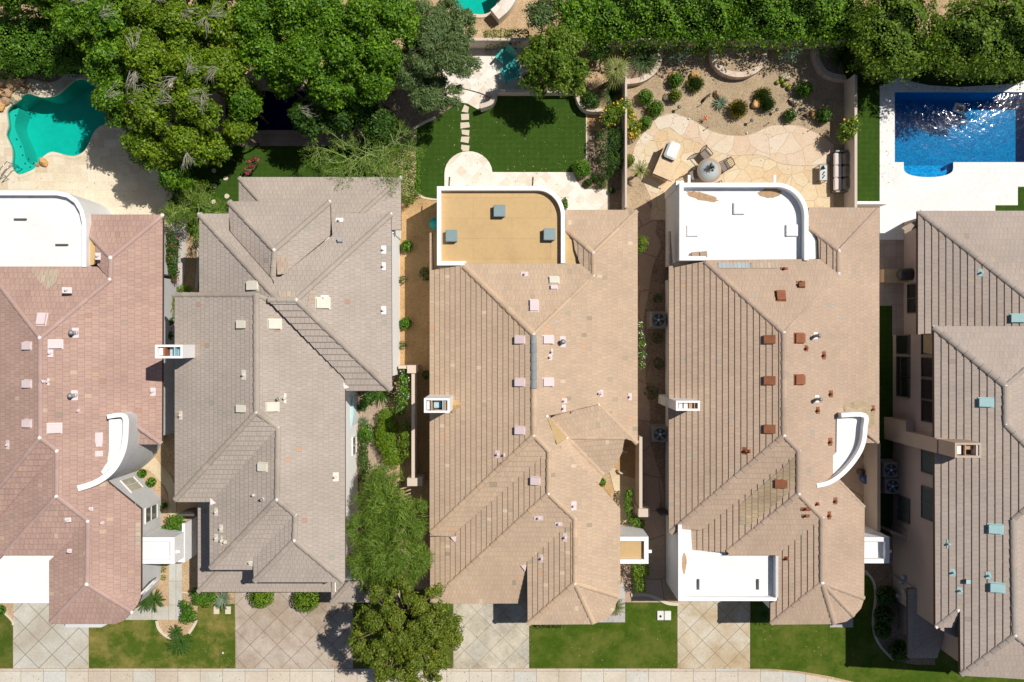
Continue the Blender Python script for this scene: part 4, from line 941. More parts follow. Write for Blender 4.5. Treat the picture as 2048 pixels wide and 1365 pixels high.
grid_mat('drive_cream', [(.55, .50, .40), (.58, .53, .43), (.53, .48, .39), (.55, .54, .49), (.57, .50, .39)], .90, R(45), (-1.1, -14.2), .012, (.2, .17, .13), stain=(.62, .58, .52), stainscale=.7)
grid_mat('drive_yellow', [(.57, .51, .40), (.56, .49, .37), (.59, .55, .47), (.56, .49, .38), (.57, .51, .41)], .88, R(45), (8.9, -13.1), .015, (.2, .15, .1), stain=(.74, .62, .46), stainscale=.6)
grid_mat('travertine', [(.66, .58, .45), (.72, .64, .50), (.60, .50, .36), (.74, .67, .54), (.70, .62, .48)], .42, 0, (0, 0), .004, (.5, .42, .32), brick=True, aspect=1.4, stain=(.9, .87, .82))
grid_mat('travertine_white', [(.76, .71, .64), (.80, .76, .70), (.68, .60, .50), (.82, .79, .74), (.78, .73, .66)], .40, R(45), (0, 0), .004, (.6, .52, .44), stain=(.93, .9, .86))
grid_mat('pool_deck_brown', [(.34, .25, .21), (.38, .28, .24), (.32, .24, .2)], .5, 0, (0, 0), .006, (.2, .15, .12), aspect=1.0)
grid_mat('concrete_walk', [(.50, .50, .46), (.54, .52, .46), (.48, .48, .45)], 1.2, 0, (0, 0), .012, (.2, .2, .18), stain=(.8, .77, .72))
grid_mat('beige_walk', [(.62, .52, .36), (.66, .55, .39)], 3.0, 0, (.3, .4), .0, stain=(.85, .8, .72))
grid_mat('brown_walk', [(.42, .33, .25), (.45, .36, .28)], 1.5, 0, (.3, .9), .01, (.2, .16, .12), stain=(.8, .75, .7))
grid_mat('grey_walk', [(.46, .43, .42), (.5, .47, .45)], 1.2, 0, (.2, .3), .008, (.25, .22, .2), stain=(.82, .8, .78))
grid_mat('white_deck', [(.79, .79, .78), (.80, .80, .79)], 4, 0, (0, 0), 0, stain=(.92, .92, .91), stainscale=.8)
grid_mat('shade_pavers', [(.44, .37, .33), (.48, .41, .37), (.41, .35, .31)], .6, 0, (0, 0), .01, (.25, .2, .18), stain=(.85, .82, .8))
flagstone('flag_band', [(.62, .47, .33), (.66, .59, .46), (.60, .41, .28), (.67, .62, .52), (.63, .50, .35), (.60, .45, .31)], 1.7, jcol=(.44, .32, .23), jw=.022)
flagstone('flag_inner', [(.60, .45, .25), (.65, .54, .34), (.58, .41, .22), (.65, .58, .41), (.62, .47, .27), (.61, .46, .29)], 2.05, jcol=(.42, .30, .19), jw=.026)
flagstone('flag_path', [(.36, .23, .165), (.42, .29, .21), (.38, .24, .18)], .85, rnd=.7)
plain('curb_stone', (.62, .53, .42), .9, .15, .1, 3)
plain('wall_cream', (.60, .50, .42), .9, .15, .06, 1, bumpy=.2, fine=35)
plain('wall_taupe', (.42, .345, .30), .9, .15, .07, 1, bumpy=.2, fine=35)
plain('road_asphalt', (.06, .06, .06), .9, .2, .1, 2)
from mathutils.geometry import tessellate_polygon
def holed(name, outer, holes, z, mat, kind='structure', parent=None):
    rings = [[Vector((P(*p).x, P(*p).y, 0)) for p in r] for r in [outer]+holes]
    flat = [v for r in rings for v in r]; t = tessellate_polygon(rings); fs = []
    for a, b, c in t:
        ar = (flat[b]-flat[a]).cross(flat[c]-flat[a]).z
        fs.append((a, b, c) if ar > 0 else (a, c, b))
    m = MB(); m.add([(v.x, v.y, z) for v in flat], fs); return m.build(name, mat, parent, kind=kind)
poolA = smooth([(49.5, 186), (65, 187), (82, 192), (99, 192), (114, 187), (129, 175), (145, 161), (158, 156), (171, 157), (183, 165), (194, 173), (209, 187), (219, 206), (225, 227), (220, 249), (202, 256), (190, 269), (183, 286), (175, 301), (162, 312), (147, 316), (129, 313), (114, 309), (103, 308), (91, 315), (84, 322), (73, 339), (57, 348), (40, 353), (28, 346), (21, 333), (22, 314), (21, 299), (15, 284), (9.5, 270), (14, 253), (12, 234), (13, 219), (28, 203)], 3)
arch = [(1856.5+49.5*math.cos(math.pi*i/16), 337+18*math.sin(math.pi*i/16)**.8) for i in range(17)]
poolE = [(1789, 185), (2100, 185), (2100, 325), (1906, 325)]+arch+[(1807, 325), (1789, 325)]
poolB = [(447, 178), (713, 178), (713, 265), (447, 265)]
poolN = smooth([(880, -60), (1000, -60), (1002, -10), (996, 10), (984, 26), (965, 33), (940, 30), (915, 20), (890, 5), (870, -20)], 3)
holed('ground', [(-2200, -1800), (4200, -1800), (4200, 3200), (-2200, 3200)], [poolA, poolE, poolB, poolN], -.02, 'sand_ground')
# street side
sheet('road', [(-2200, 1440), (4200, 1440), (4200, 1800), (-2200, 1800)], -.006, 'road_asphalt')
walk = [(-400, 1338), (1480, 1338), (1540, 1341), (1600, 1347), (1660, 1358), (1720, 1372), (1800, 1395), (2100, 1490), (2100, 1540), (1700, 1430), (1580, 1402), (1480, 1396), (-400, 1396)]
sheet('sidewalk', walk, .02, 'sidewalk', thick=.05)
sheet('driveway', [(27, 1190), (177, 1190), (177, 1337), (27, 1337)], .012, 'drive_pale')
sheet('driveway', [(469, 1150), (706, 1150), (706, 1337), (472, 1337)], .012, 'drive_brown')
sheet('driveway', [(907, 1180), (1058, 1180), (1058, 1337), (907, 1337)], .012, 'drive_cream')
sheet('driveway', [(1355, 1190), (1500, 1190), (1500, 1340), (1355, 1337)], .012, 'drive_yellow')
sheet('lawn', [(-400, 1215), (-20, 1218), (10, 1230), (26, 1248), (26, 1337), (-400, 1337)], .008, 'lawn_grass')
sheet('lawn', [(178, 1240), (314, 1240), (318, 1256), (330, 1270), (345, 1278), (362, 1276), (378, 1266), (388, 1250), (394, 1236), (396, 1208), (470, 1208), (471, 1337), (178, 1337)], .008, 'lawn_yellow')
sheet('lawn', [(707, 1180), (880, 1180), (880, 1208), (906, 1208), (906, 1337), (707, 1337)], .008, 'lawn_grass')
sheet('lawn', [(1059, 1245), (1251, 1245), (1251, 1190), (1272, 1188), (1290, 1192), (1320, 1205), (1354, 1212), (1354, 1337), (1059, 1337)], .008, 'lawn_green')
bedE = smooth([(1728, 1130), (1735, 1147), (1747, 1165), (1751, 1194), (1746, 1239), (1750, 1272), (1764, 1297), (1786, 1319), (1830, 1330)], 4, False)
sheet('lawn', [(1501, 1190), (1728, 1150)]+bedE[6:]+[(1870, 1300), (2100, 1300), (2100, 1480), (1800, 1390), (1720, 1367), (1660, 1353), (1600, 1343), (1540, 1338), (1501, 1338)], .008, 'lawn_green')
sheet('planting_bed', [(1730, 1100)]+bedE+[(1870, 1330), (1870, 1100)], .014, 'brown_gravel')
def curb(pts, w=.09, h=.05, mat='curb_stone', z=0, name='curb', sm=4):
    pp = smooth(pts, sm, False) if sm else pts; m = MB(); m.path([xy(P(*p)) for p in pp], z-.02, z+h, w); return m.build(name, mat, kind='structure')
curb([(1730, 1142), (1735, 1147), (1747, 1165), (1751, 1194), (1746, 1239), (1750, 1272), (1764, 1297), (1786, 1319)], .12, .06)
curb([(-10, 1208), (5, 1222), (24, 1240), (27, 1250)], .1)
curb([(314, 1242), (318, 1257), (330, 1270), (345, 1277)], .14); curb([(378, 1267), (388, 1252), (394, 1238)], .14)
# house A front garden
sheet('walkway', [(338, 1040), (364, 1040), (364, 1240), (338, 1240)], .010, 'concrete_walk'); sheet('walkway', [(250, 1213), (337, 1213), (337, 1240), (250, 1240)], .011, 'concrete_walk')
sheet('walkway', smooth([(255, 930), (285, 912), (305, 912), (322, 930), (345, 958), (352, 990), (350, 1045), (337, 1045), (336, 985), (312, 955), (295, 940), (275, 938)], 3), .012, 'beige_walk')
sheet('planting_bed', smooth([(275, 940), (290, 938), (310, 955), (335, 988), (338, 1040), (336, 1075), (318, 1075), (320, 1000)], 3), .011, 'sand_ground')
curb([(364, 1184), (384, 1187)], .07, sm=0)
# between A and B
sheet('walkway', [(318, 430), (376, 430), (372, 520), (365, 590), (378, 700), (378, 800), (360, 860), (318, 860)], .01, 'grey_walk')
sheet('lawn', [(396, 470), (430, 470), (430, 590), (396, 590)], .008, 'lawn_grass')
curb([(395, 478), (397, 500), (396, 540), (393, 578)], .14)
for x in (331, 338, 345): 
    m = MB(); a = P(x, 844); 
    m.path([(a.x-.06, a.y-.14), (a.x+.06, a.y-.14), (a.x+.06, a.y+.14), (a.x-.06, a.y+.14), (a.x-.06, a.y-.14)], 0, .03, .025); m.build('stair_tread', 'curb_stone', kind='structure')
# between B and C
sheet('side_yard', [(800, 395), (880, 380), (880, 730), (800, 730)], .006, 'orange_sand'); sheet('side_yard', [(836, 722), (890, 722), (890, 960), (836, 960)], .0065, 'orange_sand')
sheet('walkway', smooth([(728, 800), (770, 790), (775, 830), (752, 850), (748, 880), (770, 930), (775, 990), (742, 990), (735, 930), (728, 870)], 3), .011, 'brown_walk')
# house B back
sheet('lawn', [(470, 293), (760, 293), (760, 470), (395, 480), (330, 430), (360, 320), (400, 293)], .006, 'turf')
holed('pool_deck', [(440, 150), (735, 150), (735, 292), (440, 292)], [poolB], .02, 'pool_deck_brown')
# house C back
lawnC = [(833, 258), (850, 244), (884, 229), (905, 212), (916, 205), (935, 207), (958, 221), (985, 205), (989, 193), (1150, 193), (1155, 205), (1163, 222), (1173, 226), (1172, 317), (1155, 322), (1147, 335), (1146, 345), (985, 345)]+arc((937, 348), 48, 45, 0, 180, 14)+[(889, 371), (889, 399), (873, 399), (850, 394), (830, 382), (833, 340)]
sheet('lawn', lawnC, .008, 'turf')
sheet('patio', [(889, 420)]+[(x, y) for x, y in arc((937, 348), 48, 45, 180, 4, 14)]+[(1146, 345), (1150, 355), (1154, 364), (1162, 374), (1171, 379), (1219, 380), (1219, 440), (889, 440)], .03, 'travertine_white', thick=.05)
sheet('patio', [(880, 100), (1060, 100), (1060, 186), (990, 186), (982, 196), (960, 187), (935, 180), (916, 178), (880, 178)], .16, 'travertine_white', thick=.18)
sheet('step', [(880, 179), (916, 179), (935, 181), (960, 188), (981, 197), (977, 207), (958, 221), (935, 208), (916, 205), (880, 205)], .06, 'travertine_white', thick=.08)
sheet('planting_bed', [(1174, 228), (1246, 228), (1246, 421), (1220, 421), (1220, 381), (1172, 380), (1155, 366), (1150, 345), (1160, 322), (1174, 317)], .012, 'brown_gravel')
sheet('planting_bed', [(1174, 228), (1210, 228), (1205, 262), (1174, 262)], .016, 'orange_sand')
sheet('planting_bed', [(760, 180), (916, 180), (916, 205), (884, 229), (833, 258), (833, 300), (760, 300)], .010, 'brown_gravel')
curb([(825, 259), (850, 245), (872, 236)], .12); curb([(1173, 226), (1173, 318)], .07, .05, sm=0); curb([(830, 380), (836, 390), (850, 397), (875, 400)], .08)
# house D back
sheet('gravel_garden', [(1246, 100), (1692, 100), (1692, 450), (1246, 450)], .006, 'garden_gravel')
band = smooth([(1335, 228), (1352, 229), (1389, 243), (1416, 260), (1449, 270), (1486, 272), (1513, 265), (1540, 253), (1571, 251), (1601, 253), (1635, 268), (1667, 290)], 4, False)
sheet('patio', band+[(1667, 440), (1300, 440), (1304, 408), (1300, 392), (1288, 367), (1267, 340), (1262, 324), (1271, 290), (1294, 256), (1318, 234)], .014, 'flag_band')
inn = smooth([(1318, 262), (1340, 256), (1362, 273), (1390, 283), (1419, 298), (1466, 312), (1517, 310), (1567, 329), (1625, 331), (1666, 323)], 4, False)
sheet('patio', inn+[(1666, 439), (1306, 439), (1309, 408), (1302, 385), (1290, 362), (1275, 335), (1280, 310), (1300, 280)], .018, 'flag_inner')
m = MB(); m.path([xy(P(*p)) for p in inn], .01, .021, .03); m.build('patio_joint', 'drive_brown', kind='structure')
path = smooth([(1290, 400), (1313, 440), (1311, 466), (1322, 490), (1306, 533), (1295, 596), (1286, 645), (1292, 688), (1291, 758), (1299, 807), (1300, 878), (1310, 920), (1325, 968), (1330, 1020)], 3, False)
sheet('walkway', path+[(1330, 1205), (1235, 1205), (1272, 1000), (1270, 600), (1270, 420)], .010, 'flag_path')
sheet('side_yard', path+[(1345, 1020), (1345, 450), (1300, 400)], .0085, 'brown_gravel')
curb([(1262, 1190), (1290, 1189), (1315, 1197), (1335, 1206), (1356, 1208)], .16, .10)
# house C entry court
sheet('walkway', [(1214, 925), (1250, 880), (1275, 880), (1275, 1070), (1236, 1070), (1236, 1010)], .0095, 'beige_walk')
sheet('planting_bed', [(1240, 880), (1275, 880), (1275, 960), (1243, 950), (1223, 930)], .0125, 'orange_sand')
sheet('planting_bed', [(1196, 960), (1203, 952), (1226, 975), (1223, 995)], .0128, 'orange_sand')
sheet('walkway', [(1165, 1190), (1250, 1165), (1250, 1245), (1165, 1245)], .011, 'grey_walk')
sheet('walkway', [(1660, 1200), (1706, 1200), (1706, 1255), (1660, 1255)], .011, 'grey_walk')
# D entry court and E side
sheet('side_yard', [(1640, 890), (1728, 890), (1728, 1080), (1640, 1080)], .010, 'flag_path')
sheet('side_yard', [(1756, 560), (1787, 560), (1787, 1150), (1756, 1150)], .010, 'turf')
sheet('side_yard', [(1728, 1064), (1757, 1064), (1787, 1075), (1787, 1110), (1728, 1110)], .0115, 'brown_gravel')
# house E back
holed('pool_deck', [(1759, 154), (2160, 154), (2160, 374), (2035, 374), (2035, 411), (1990, 411), (1990, 430), (1836, 480), (1759, 480)], [poolE], .03, 'white_deck')
sheet('side_yard', [(1759, 480), (1836, 470), (1836, 612), (1759, 612)], .028, 'shade_pavers'); sheet('side_yard', [(1784, 612), (1836, 612), (1836, 672), (1784, 672)], .026, 'shade_pavers')
sheet('lawn', [(1713, 100), (1759, 100), (1759, 411), (1713, 411)], .010, 'turf'); sheet('lawn', [(1990, 412), (2035, 412), (2035, 375), (2160, 375), (2160, 440), (1990, 440)], .010, 'turf')
# house A back
holed('pool_deck', [(-400, 135), (345, 135), (345, 470), (-400, 470)], [poolA], .02, 'travertine')
sheet('planting_bed', smooth([(-60, 120), (140, 120), (128, 150), (112, 163), (90, 165), (60, 158), (30, 160), (-60, 170)], 3), .026, 'brown_gravel')
# ---------------------------------------------------------------- pools
def plaster(name, c1, c2, scale=3, tile=0):
    m, nt, b = base_mat(name, .6, .3)
    n = noise(nt, scale, 5, .6); c = ramp(nt, n, [(.3, c1), (.7, c2)])
    v = nt.nodes.new('ShaderNodeTexVoronoi'); v.feature = 'SMOOTH_F1'; v.inputs['Scale'].default_value = 11
    g = nt.nodes.new('ShaderNodeNewGeometry').outputs['Position']; nt.links.new(g, v.inputs['Vector'])
    if tile:
        c = mixc(nt, 1.0, c, ramp(nt, v.outputs['Distance'], [(.15, (.6, .7, .78)), (.55, (1.6, 1.5, 1.35))]), 'MULTIPLY')  # tile speckle, also paints the water's caustic light into the plaster colour
    nt.links.new(c, b.inputs['Base Color']); return m
def water(name, tint, rough=.02, bscale=6, bstr=.25, wind=False, ior=1.33):
    m = bpy.data.materials.new(name); m.use_nodes = True; MATS[name] = m; nt = m.node_tree; nt.nodes.clear()
    o = nt.nodes.new('ShaderNodeOutputMaterial'); tr = nt.nodes.new('ShaderNodeBsdfTransparent'); tr.inputs[0].default_value = (*tint, 1)
    gl = nt.nodes.new('ShaderNodeBsdfGlossy'); gl.inputs['Roughness'].default_value = rough
    fr = nt.nodes.new('ShaderNodeFresnel'); fr.inputs[0].default_value = ior; mx = nt.nodes.new('ShaderNodeMixShader')
    n1 = noise(nt, bscale, 3, .6, dist=.4); n2 = noise(nt, bscale*.28, 2, .5)
    h = math_(nt, 'ADD', n1, math_(nt, 'MULTIPLY', n2, 1.4))
    bm = nt.nodes.new('ShaderNodeBump'); bm.inputs['Strength'].default_value = bstr; bm.inputs['Distance'].default_value = .05; nt.links.new(h, bm.inputs['Height'])
    nt.links.new(bm.outputs[0], gl.inputs['Normal']); nt.links.new(bm.outputs[0], fr.inputs['Normal'])
    nt.links.new(fr.outputs[0], mx.inputs[0]); nt.links.new(tr.outputs[0], mx.inputs[1]); nt.links.new(gl.outputs[0], mx.inputs[2]); nt.links.new(mx.outputs[0], o.inputs[0])
    return m
plaster('plaster_teal', (.07, .42, .38), (.09, .48, .43)); plaster('plaster_aqua', (.26, .46, .41), (.32, .50, .45)); plaster('plaster_blue', (.008, .17, .36), (.012, .25, .44), 3, 1)
plaster('plaster_navy', (.01, .05, .18), (.015, .06, .22)); plaster('plaster_step', (.05, .34, .60), (.07, .40, .64), 3, 1)
water('water_teal', (.20, .96, .90), bstr=.08, bscale=5); water('water_blue', (.10, .70, .84), rough=.04, bscale=4.2, bstr=.065); water('water_dark', (.3, .5, .9), bstr=.2)
def pool(label, outline, depth, floor, wmat, coping=None, cw=.12, wl=-.12, loc=None):
    pts = [xy(P(*p)) for p in outline]; a = sum(pts[i][0]*pts[(i+1) % len(pts)][1]-pts[(i+1) % len(pts)][0]*pts[i][1] for i in range(len(pts)))
    if a < 0: pts = pts[::-1]
    cx = sum(p[0] for p in pts)/len(pts); cy = sum(p[1] for p in pts)/len(pts)
    r = empty('swimming_pool', (cx, cy, 0), 0, label, 'pool'); n = len(pts)
    m = MB(); m.add([(x, y, -depth) for x, y in pts]+[(x, y, .018) for x, y in pts], [tuple(range(n))]+[(i, n+i, n+(i+1) % n, (i+1) % n) for i in range(n)]); m.build('basin', floor, r)
    m = MB(); q = inset([Vector(p) for p in pts], .004); m.add([(v.x, v.y, wl) for v in q], [tuple(range(n))]); m.build('water', wmat, r)
    if coping:
        m = MB(); c = pts+[pts[0]]; m.path(c, -.06, .045, cw); m.build('coping', coping, r)
    return r
PA = pool('free-form teal swimming pool with boulders along its edge, by the left photo edge', poolA, 1.5, 'plaster_teal', 'water_teal', 'travertine', .16)
shelf = smooth([(30, 213), (22, 242), (25, 261), (36, 284), (42, 303), (46, 318), (57, 327), (72, 330), (73, 338), (57, 347), (40, 351), (29, 345), (22, 333), (23, 314), (22, 299), (16, 284), (11, 270), (15, 253), (13, 234), (14, 220)], 3)
m = MB(); m.prism([xy(P(*p)) for p in shelf], -1.49, -.35); m.build('step', 'plaster_aqua', PA)
for x, y in ((24, 228), (26, 276), (34, 291), (38, 308), (43, 325), (53, 332), (66, 332), (65, 342), (45, 345), (30, 333), (60, 325), (50, 316)):
    m = MB(); p = P(x, y); m.box((p.x, p.y, -.34), (.07, .07, .012), .7); m.build('tile_inlay', 'plaster_navy', PA)
PE = pool('rectangular deep blue pool with an arched step in white decking', poolE, 1.6, 'plaster_blue', 'water_blue', None, wl=-.10)
inner = [(1856.5+44*math.cos(math.pi*i/16), 331+13*math.sin(math.pi*i/16)**.8) for i in range(17)]
m = MB(); m.prism([xy(P(*p)) for p in [(1905, 327)]+[(1856.5+(x-1856.5)*.985, y-.5) for x, y in arch]+[(1808, 327)]+inner[::-1]], -1.59, -.30); m.build('step', 'plaster_step', PE)
m = MB(); m.prism([xy(P(*p)) for p in [(1901, 327)]+inner+[(1812, 327)]], -1.59, -.62); m.build('step', 'plaster_step', PE)
m = MB(); m.prism([xy(P(*p)) for p in [(1887, 327), (1887, 333), (1878, 335), (1830, 335), (1826, 327)]], -1.59, -.61); m.build('step', 'plaster_step', PE)
m = MB(); m.prism([xy(P(*p)) for p in [(1890, 318), (1890, 326.8), (1822, 326.8), (1822, 318)]], -1.59, -.95); m.build('step', 'plaster_blue', PE)

PB = pool('long dark navy pool almost hidden below the overhanging trees', poolB, 1.5, 'plaster_navy', 'water_dark', 'pool_deck_brown', .2)
PN = pool('teal pool cut off by the top photo edge beside a curved white wall', poolN, 1.3, 'plaster_teal', 'water_teal', 'travertine', .16)
m = MB(); cwp = [xy(P(*p)) for p in smooth([(1015, -40), (1022, -12), (1020, 5), (1008, 24), (990, 40)], 5, False)]
m.path(cwp, 0, .75, .62); m.build('garden_wall', 'travertine_white', label='broad curved white raised bench wall beside the teal pool at the top edge', cat='wall')
# ================================================================ GARDEN WALLS
def gwall(pts, h, th, mat, label, z0=0, plan=True, caph=0, capmat=None):
    m = MB(); pp = [xy(P(*p)) if plan else xy(P(*p, h)) for p in pts]; m.path(pp, z0, h, th); o = m.build('garden_wall', mat, label=label, cat='wall')
    return o
gwall([(930, 97.5), (1690.5, 97.5), (1690.5, 440)], 1.4, .13, 'wall_cream', 'long cream garden wall along the back of the two middle yards, turning down beside the sofa')
gwall([(1245, 150), (1245, 424)], 1.4, .10, 'wall_cream', 'thin cream wall between the artificial lawn and the flagstone patio yard')
gwall([(1693, 412), (1758, 412)], 1.0, .14, 'stucco_white', 'short white wall closing the narrow turf strip beside the white pool deck')
m = MB(); m.path([xy(P(*p)) for p in [(832.5, 735), (832.5, 955)]], 0, 1.45, .15); m.path([xy(P(*p)) for p in [(804, 733), (836, 733)]], 0, 1.448, .15)
r = empty('garden_wall', P(832, 850), 0, 'cream side wall with end pillars between the leafy side garden and the shaded gap', 'wall'); m.build('wall', 'wall_cream', r)
for x, y, w_ in ((830, 737, .42), (836, 955, .72)):
    m = MB(); p = P(x, y); m.box((p.x, p.y, .78), (w_, .38, 1.56)); m.build('pillar', 'wall_cream', r)
r = empty('garden_wall', P(1275, 950), 0, 'cream courtyard wall with a blocky end pillar beside the entry court of the central house', 'wall')
m = MB(); m.path([xy(P(*p)) for p in [(1273, 868), (1273, 1016)]], 0, 1.5, .15); m.build('wall', 'wall_cream', r)
m = MB(); p = P(1279, 1014); m.box((p.x, p.y, .8), (.55, .40, 1.6)); m.build('pillar', 'wall_cream', r)
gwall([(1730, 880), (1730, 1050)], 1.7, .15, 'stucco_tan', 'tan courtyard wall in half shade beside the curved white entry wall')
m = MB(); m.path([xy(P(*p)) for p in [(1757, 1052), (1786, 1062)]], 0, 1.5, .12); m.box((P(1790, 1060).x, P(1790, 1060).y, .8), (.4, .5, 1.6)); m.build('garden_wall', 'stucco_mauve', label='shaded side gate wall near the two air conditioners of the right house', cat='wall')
m = MB(); m.path([xy(P(*p)) for p in [(1312, 1020), (1338, 1018)]], 0, 1.3, .1); m.build('side_gate', 'frame_dark', label='dark side gate across the shaded gap beside the courtyard pillar', cat='gate')
gwall([(391, 1034), (391, 1106), (380, 1106)], 1.65, .14, 'stucco_white', 'low white entry wall joined to the white entry block left of the grey brown house')
gwall([(379, 1018), (430, 1018)], 1.6, .1, 'frame_dark', 'dark gate panel in the shaded gap left of the grey brown house')
# retaining wall of the turf lawn
r = empty('retaining_wall', P(1060, 190), 0, 'cream retaining wall curling down at its left end above the artificial lawn', 'wall')
m = MB(); m.path([xy(P(*p)) for p in [(990, 189), (1152, 189)]], 0, .62, .16); m.build('wall', 'wall_cream', r)
m = MB(); m.path([xy(P(*p)) for p in smooth([(990, 189), (989, 202), (981, 214), (961, 221)], 5, False)], 0, .75, .22); m.build('curved_end', 'wall_cream', r)
m = MB(); m.path([xy(P(*p)) for p in smooth([(1152, 189), (1155, 206), (1164, 220), (1178, 226), (1206, 227)], 5, False)], 0, .6, .16); m.build('curved_end', 'wall_cream', r)
# raised planters
def planter(pts, label, h=.5, w=.26):
    m = MB(); m.path([xy(P(*p)) for p in pts], 0, h, w); m.build('planter_wall', 'curb_cap', label=label, cat='planter')
grid_mat('curb_cap', [(.60, .48, .38), (.66, .54, .44), (.58, .45, .35), (.68, .58, .48)], .42, .3, (.1, .2), .008, (.3, .22, .17), stain=(.85, .82, .8))
planter(smooth([(1421, 102), (1422, 120), (1428, 134), (1443, 148), (1466, 155), (1492, 153), (1512, 142), (1521, 128), (1525, 102)], 4, False), 'curved pinkish stone planter wall bulging from the middle of the back wall')
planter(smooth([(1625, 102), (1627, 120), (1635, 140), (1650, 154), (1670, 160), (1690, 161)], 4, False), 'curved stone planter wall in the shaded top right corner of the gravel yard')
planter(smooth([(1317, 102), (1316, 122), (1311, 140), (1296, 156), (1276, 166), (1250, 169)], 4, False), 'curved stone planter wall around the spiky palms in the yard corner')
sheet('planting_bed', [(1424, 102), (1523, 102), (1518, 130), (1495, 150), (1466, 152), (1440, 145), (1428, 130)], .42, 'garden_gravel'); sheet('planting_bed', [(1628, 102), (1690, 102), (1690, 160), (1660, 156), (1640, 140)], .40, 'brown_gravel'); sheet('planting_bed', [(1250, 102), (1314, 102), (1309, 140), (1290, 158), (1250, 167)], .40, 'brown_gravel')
# ================================================================ small things
plain('turquoise', (.015, .42, .38), .45, .5, .08); plain('charcoal', (.06, .055, .05), .5, .4, .1); plain('cover_white', (.70, .72, .70), .7, .3, .12, 5); plain('wicker', (.11, .085, .065), .7, .2, .2, 20)
plain('cushion_pale', (.66, .58, .54), .9, .1, .05); plain('cushion_brown', (.24, .20, .17), .9, .1, .1); plain('table_glass', (.42, .45, .46), .15, .6, .06); plain('table_rim', (.42, .33, .25), .6, .3, .1)
plain('bronze', (.09, .075, .065), .4, .5, .1, metal=.5); plain('lamp_top', (.20, .24, .27), .35, .5, .1, metal=.5); plain('steel', (.55, .55, .55), .25, .5, .05, metal=1); plain('box_white', (.70, .70, .66), .7, .2, .06)
plain('ac_grey', (.28, .27, .25), .5, .4, .1); plain('ac_dark', (.05, .05, .05), .5, .4, .1); plain('ac_blue', (.16, .24, .30), .4, .4, .1); plain('counter_tan', (.62, .46, .29), .6, .3, .15, 4); plain('red', (.5, .03, .02), .5, .4, .1); plain('yellow', (.75, .5, .03), .5, .4, .1)
plain('boulder', (.42, .28, .17), .9, .15, .35, 3, bumpy=.5, fine=9); plain('boulder_orange', (.58, .34, .14), .9, .15, .3, 4, bumpy=.5, fine=9); plain('boulder_pale', (.60, .50, .34), .9, .15, .22, 4, bumpy=.5, fine=9); plain('blue_pot', (.03, .07, .2), .3, .5, .1)
# adirondack chairs
def adirondack():
    r = empty('garden_chair'); m = MB()
    for i in range(5): m.box((-.22+.11*i, -.05, .34+0*i), (.095, .50, .02))
    m.build('seat', 'turquoise', r); m = MB()
    for i in range(5):
        x = -.22+.11*i; hgt = .78-.06*abs(i-2)
        m.add([(x-.045, .18, .30), (x+.045, .18, .30), (x+.05, .46, .30+hgt), (x-.05, .46, .30+hgt), (x-.045, .20, .29), (x+.045, .20, .29), (x+.05, .48, .29+hgt), (x-.05, .48, .29+hgt)], [(0, 1, 2, 3), (7, 6, 5, 4), (0, 4, 5, 1), (2, 6, 7, 3), (1, 5, 6, 2), (3, 7, 4, 0)])
    m.build('backrest', 'turquoise', r)
    for s in (-1, 1):
        m = MB(); m.box((s*.35, 0, .56), (.12, .72, .025)); m.build('armrest', 'turquoise', r)
        m = MB(); m.box((s*.33, -.28, .27), (.03, .09, .55)); m.box((s*.33, .25, .27), (.03, .09, .55)); m.build('leg', 'turquoise', r)
    return r
c1 = adirondack(); c1.location = P(1012, 124); c1.location.z = .16; c1.rotation_euler.z = R(-57)+R(180)*0+R(15); tag(c1, 'turquoise slatted garden chair standing in the sun, upper of the two', 'chair', 'turquoise garden chairs')
c2 = copy_tree(c1); c2.location = P(1021, 154); c2.location.z = .16; c2.rotation_euler.z = R(200); tag(c2, 'turquoise garden chair in dappled tree shade, lower of the two', 'chair', 'turquoise garden chairs')
m = MB(); p = P(1031, 140); 
for k in range(3): t = k*2.1; m.tube([(p.x+.18*math.cos(t), p.y+.18*math.sin(t), .16), (p.x+.12*math.cos(t), p.y+.12*math.sin(t), .6)], .02)
r = empty('side_table', p, 0, 'small round turquoise side table between the two turquoise garden chairs', 'table'); m.build('leg', 'turquoise', r); m = MB(); m.cyl(p, .24, .6, .63, 20, smooth=False); m.build('tabletop', 'turquoise', r)
# stepping stones
def slab(poly, z0, z1): 
    m = MB(); m.prism([xy(P(*p)) for p in poly], z0, z1); return m
ss = [([(929, 210), (938, 215), (936, 226), (923, 224)], 'topmost stepping stone of the turf lawn, a pale wedge below the travertine step'),
 ([(922, 229), (938, 228), (938, 240), (923, 241)], 'second stepping stone from the top in the turf lawn'),
 ([(921, 246), (938, 245), (940, 255), (921, 258)], 'third stepping stone from the top in the turf lawn'),
 ([(923, 260), (939, 261), (938, 272), (924, 269)], 'fourth stepping stone from the top in the turf lawn'),
 ([(923, 274), (939, 274), (937, 287), (921, 284)], 'fifth stepping stone from the top in the turf lawn'),
 ([(923, 290), (939, 292), (938, 302), (926, 303), (922, 298)], 'lowest stepping stone of the turf lawn next to the round patio')]
for poly, lb in ss: slab(poly, 0, .03).build('stepping_stone', 'curb_stone', label=lb, cat='stepping stone', group='stepping stones in the artificial lawn')
def stone_poly(x, y, r, seed=0):
    q = random.Random(seed); return [(x+r*q.uniform(.8, 1.15)*math.cos(t*math.pi/3.5), y+r*q.uniform(.75, 1.1)*math.sin(t*math.pi/3.5)) for t in range(7)]
desc = ['near the left lawn edge under the trees', 'second from the left under the trees', 'right of the dark palm fronds', 'just above the palm fronds', 'beside the bougainvillea', 'lower left of the shaded garden', 'close to the roof corner', 'lowest one left of the roof']
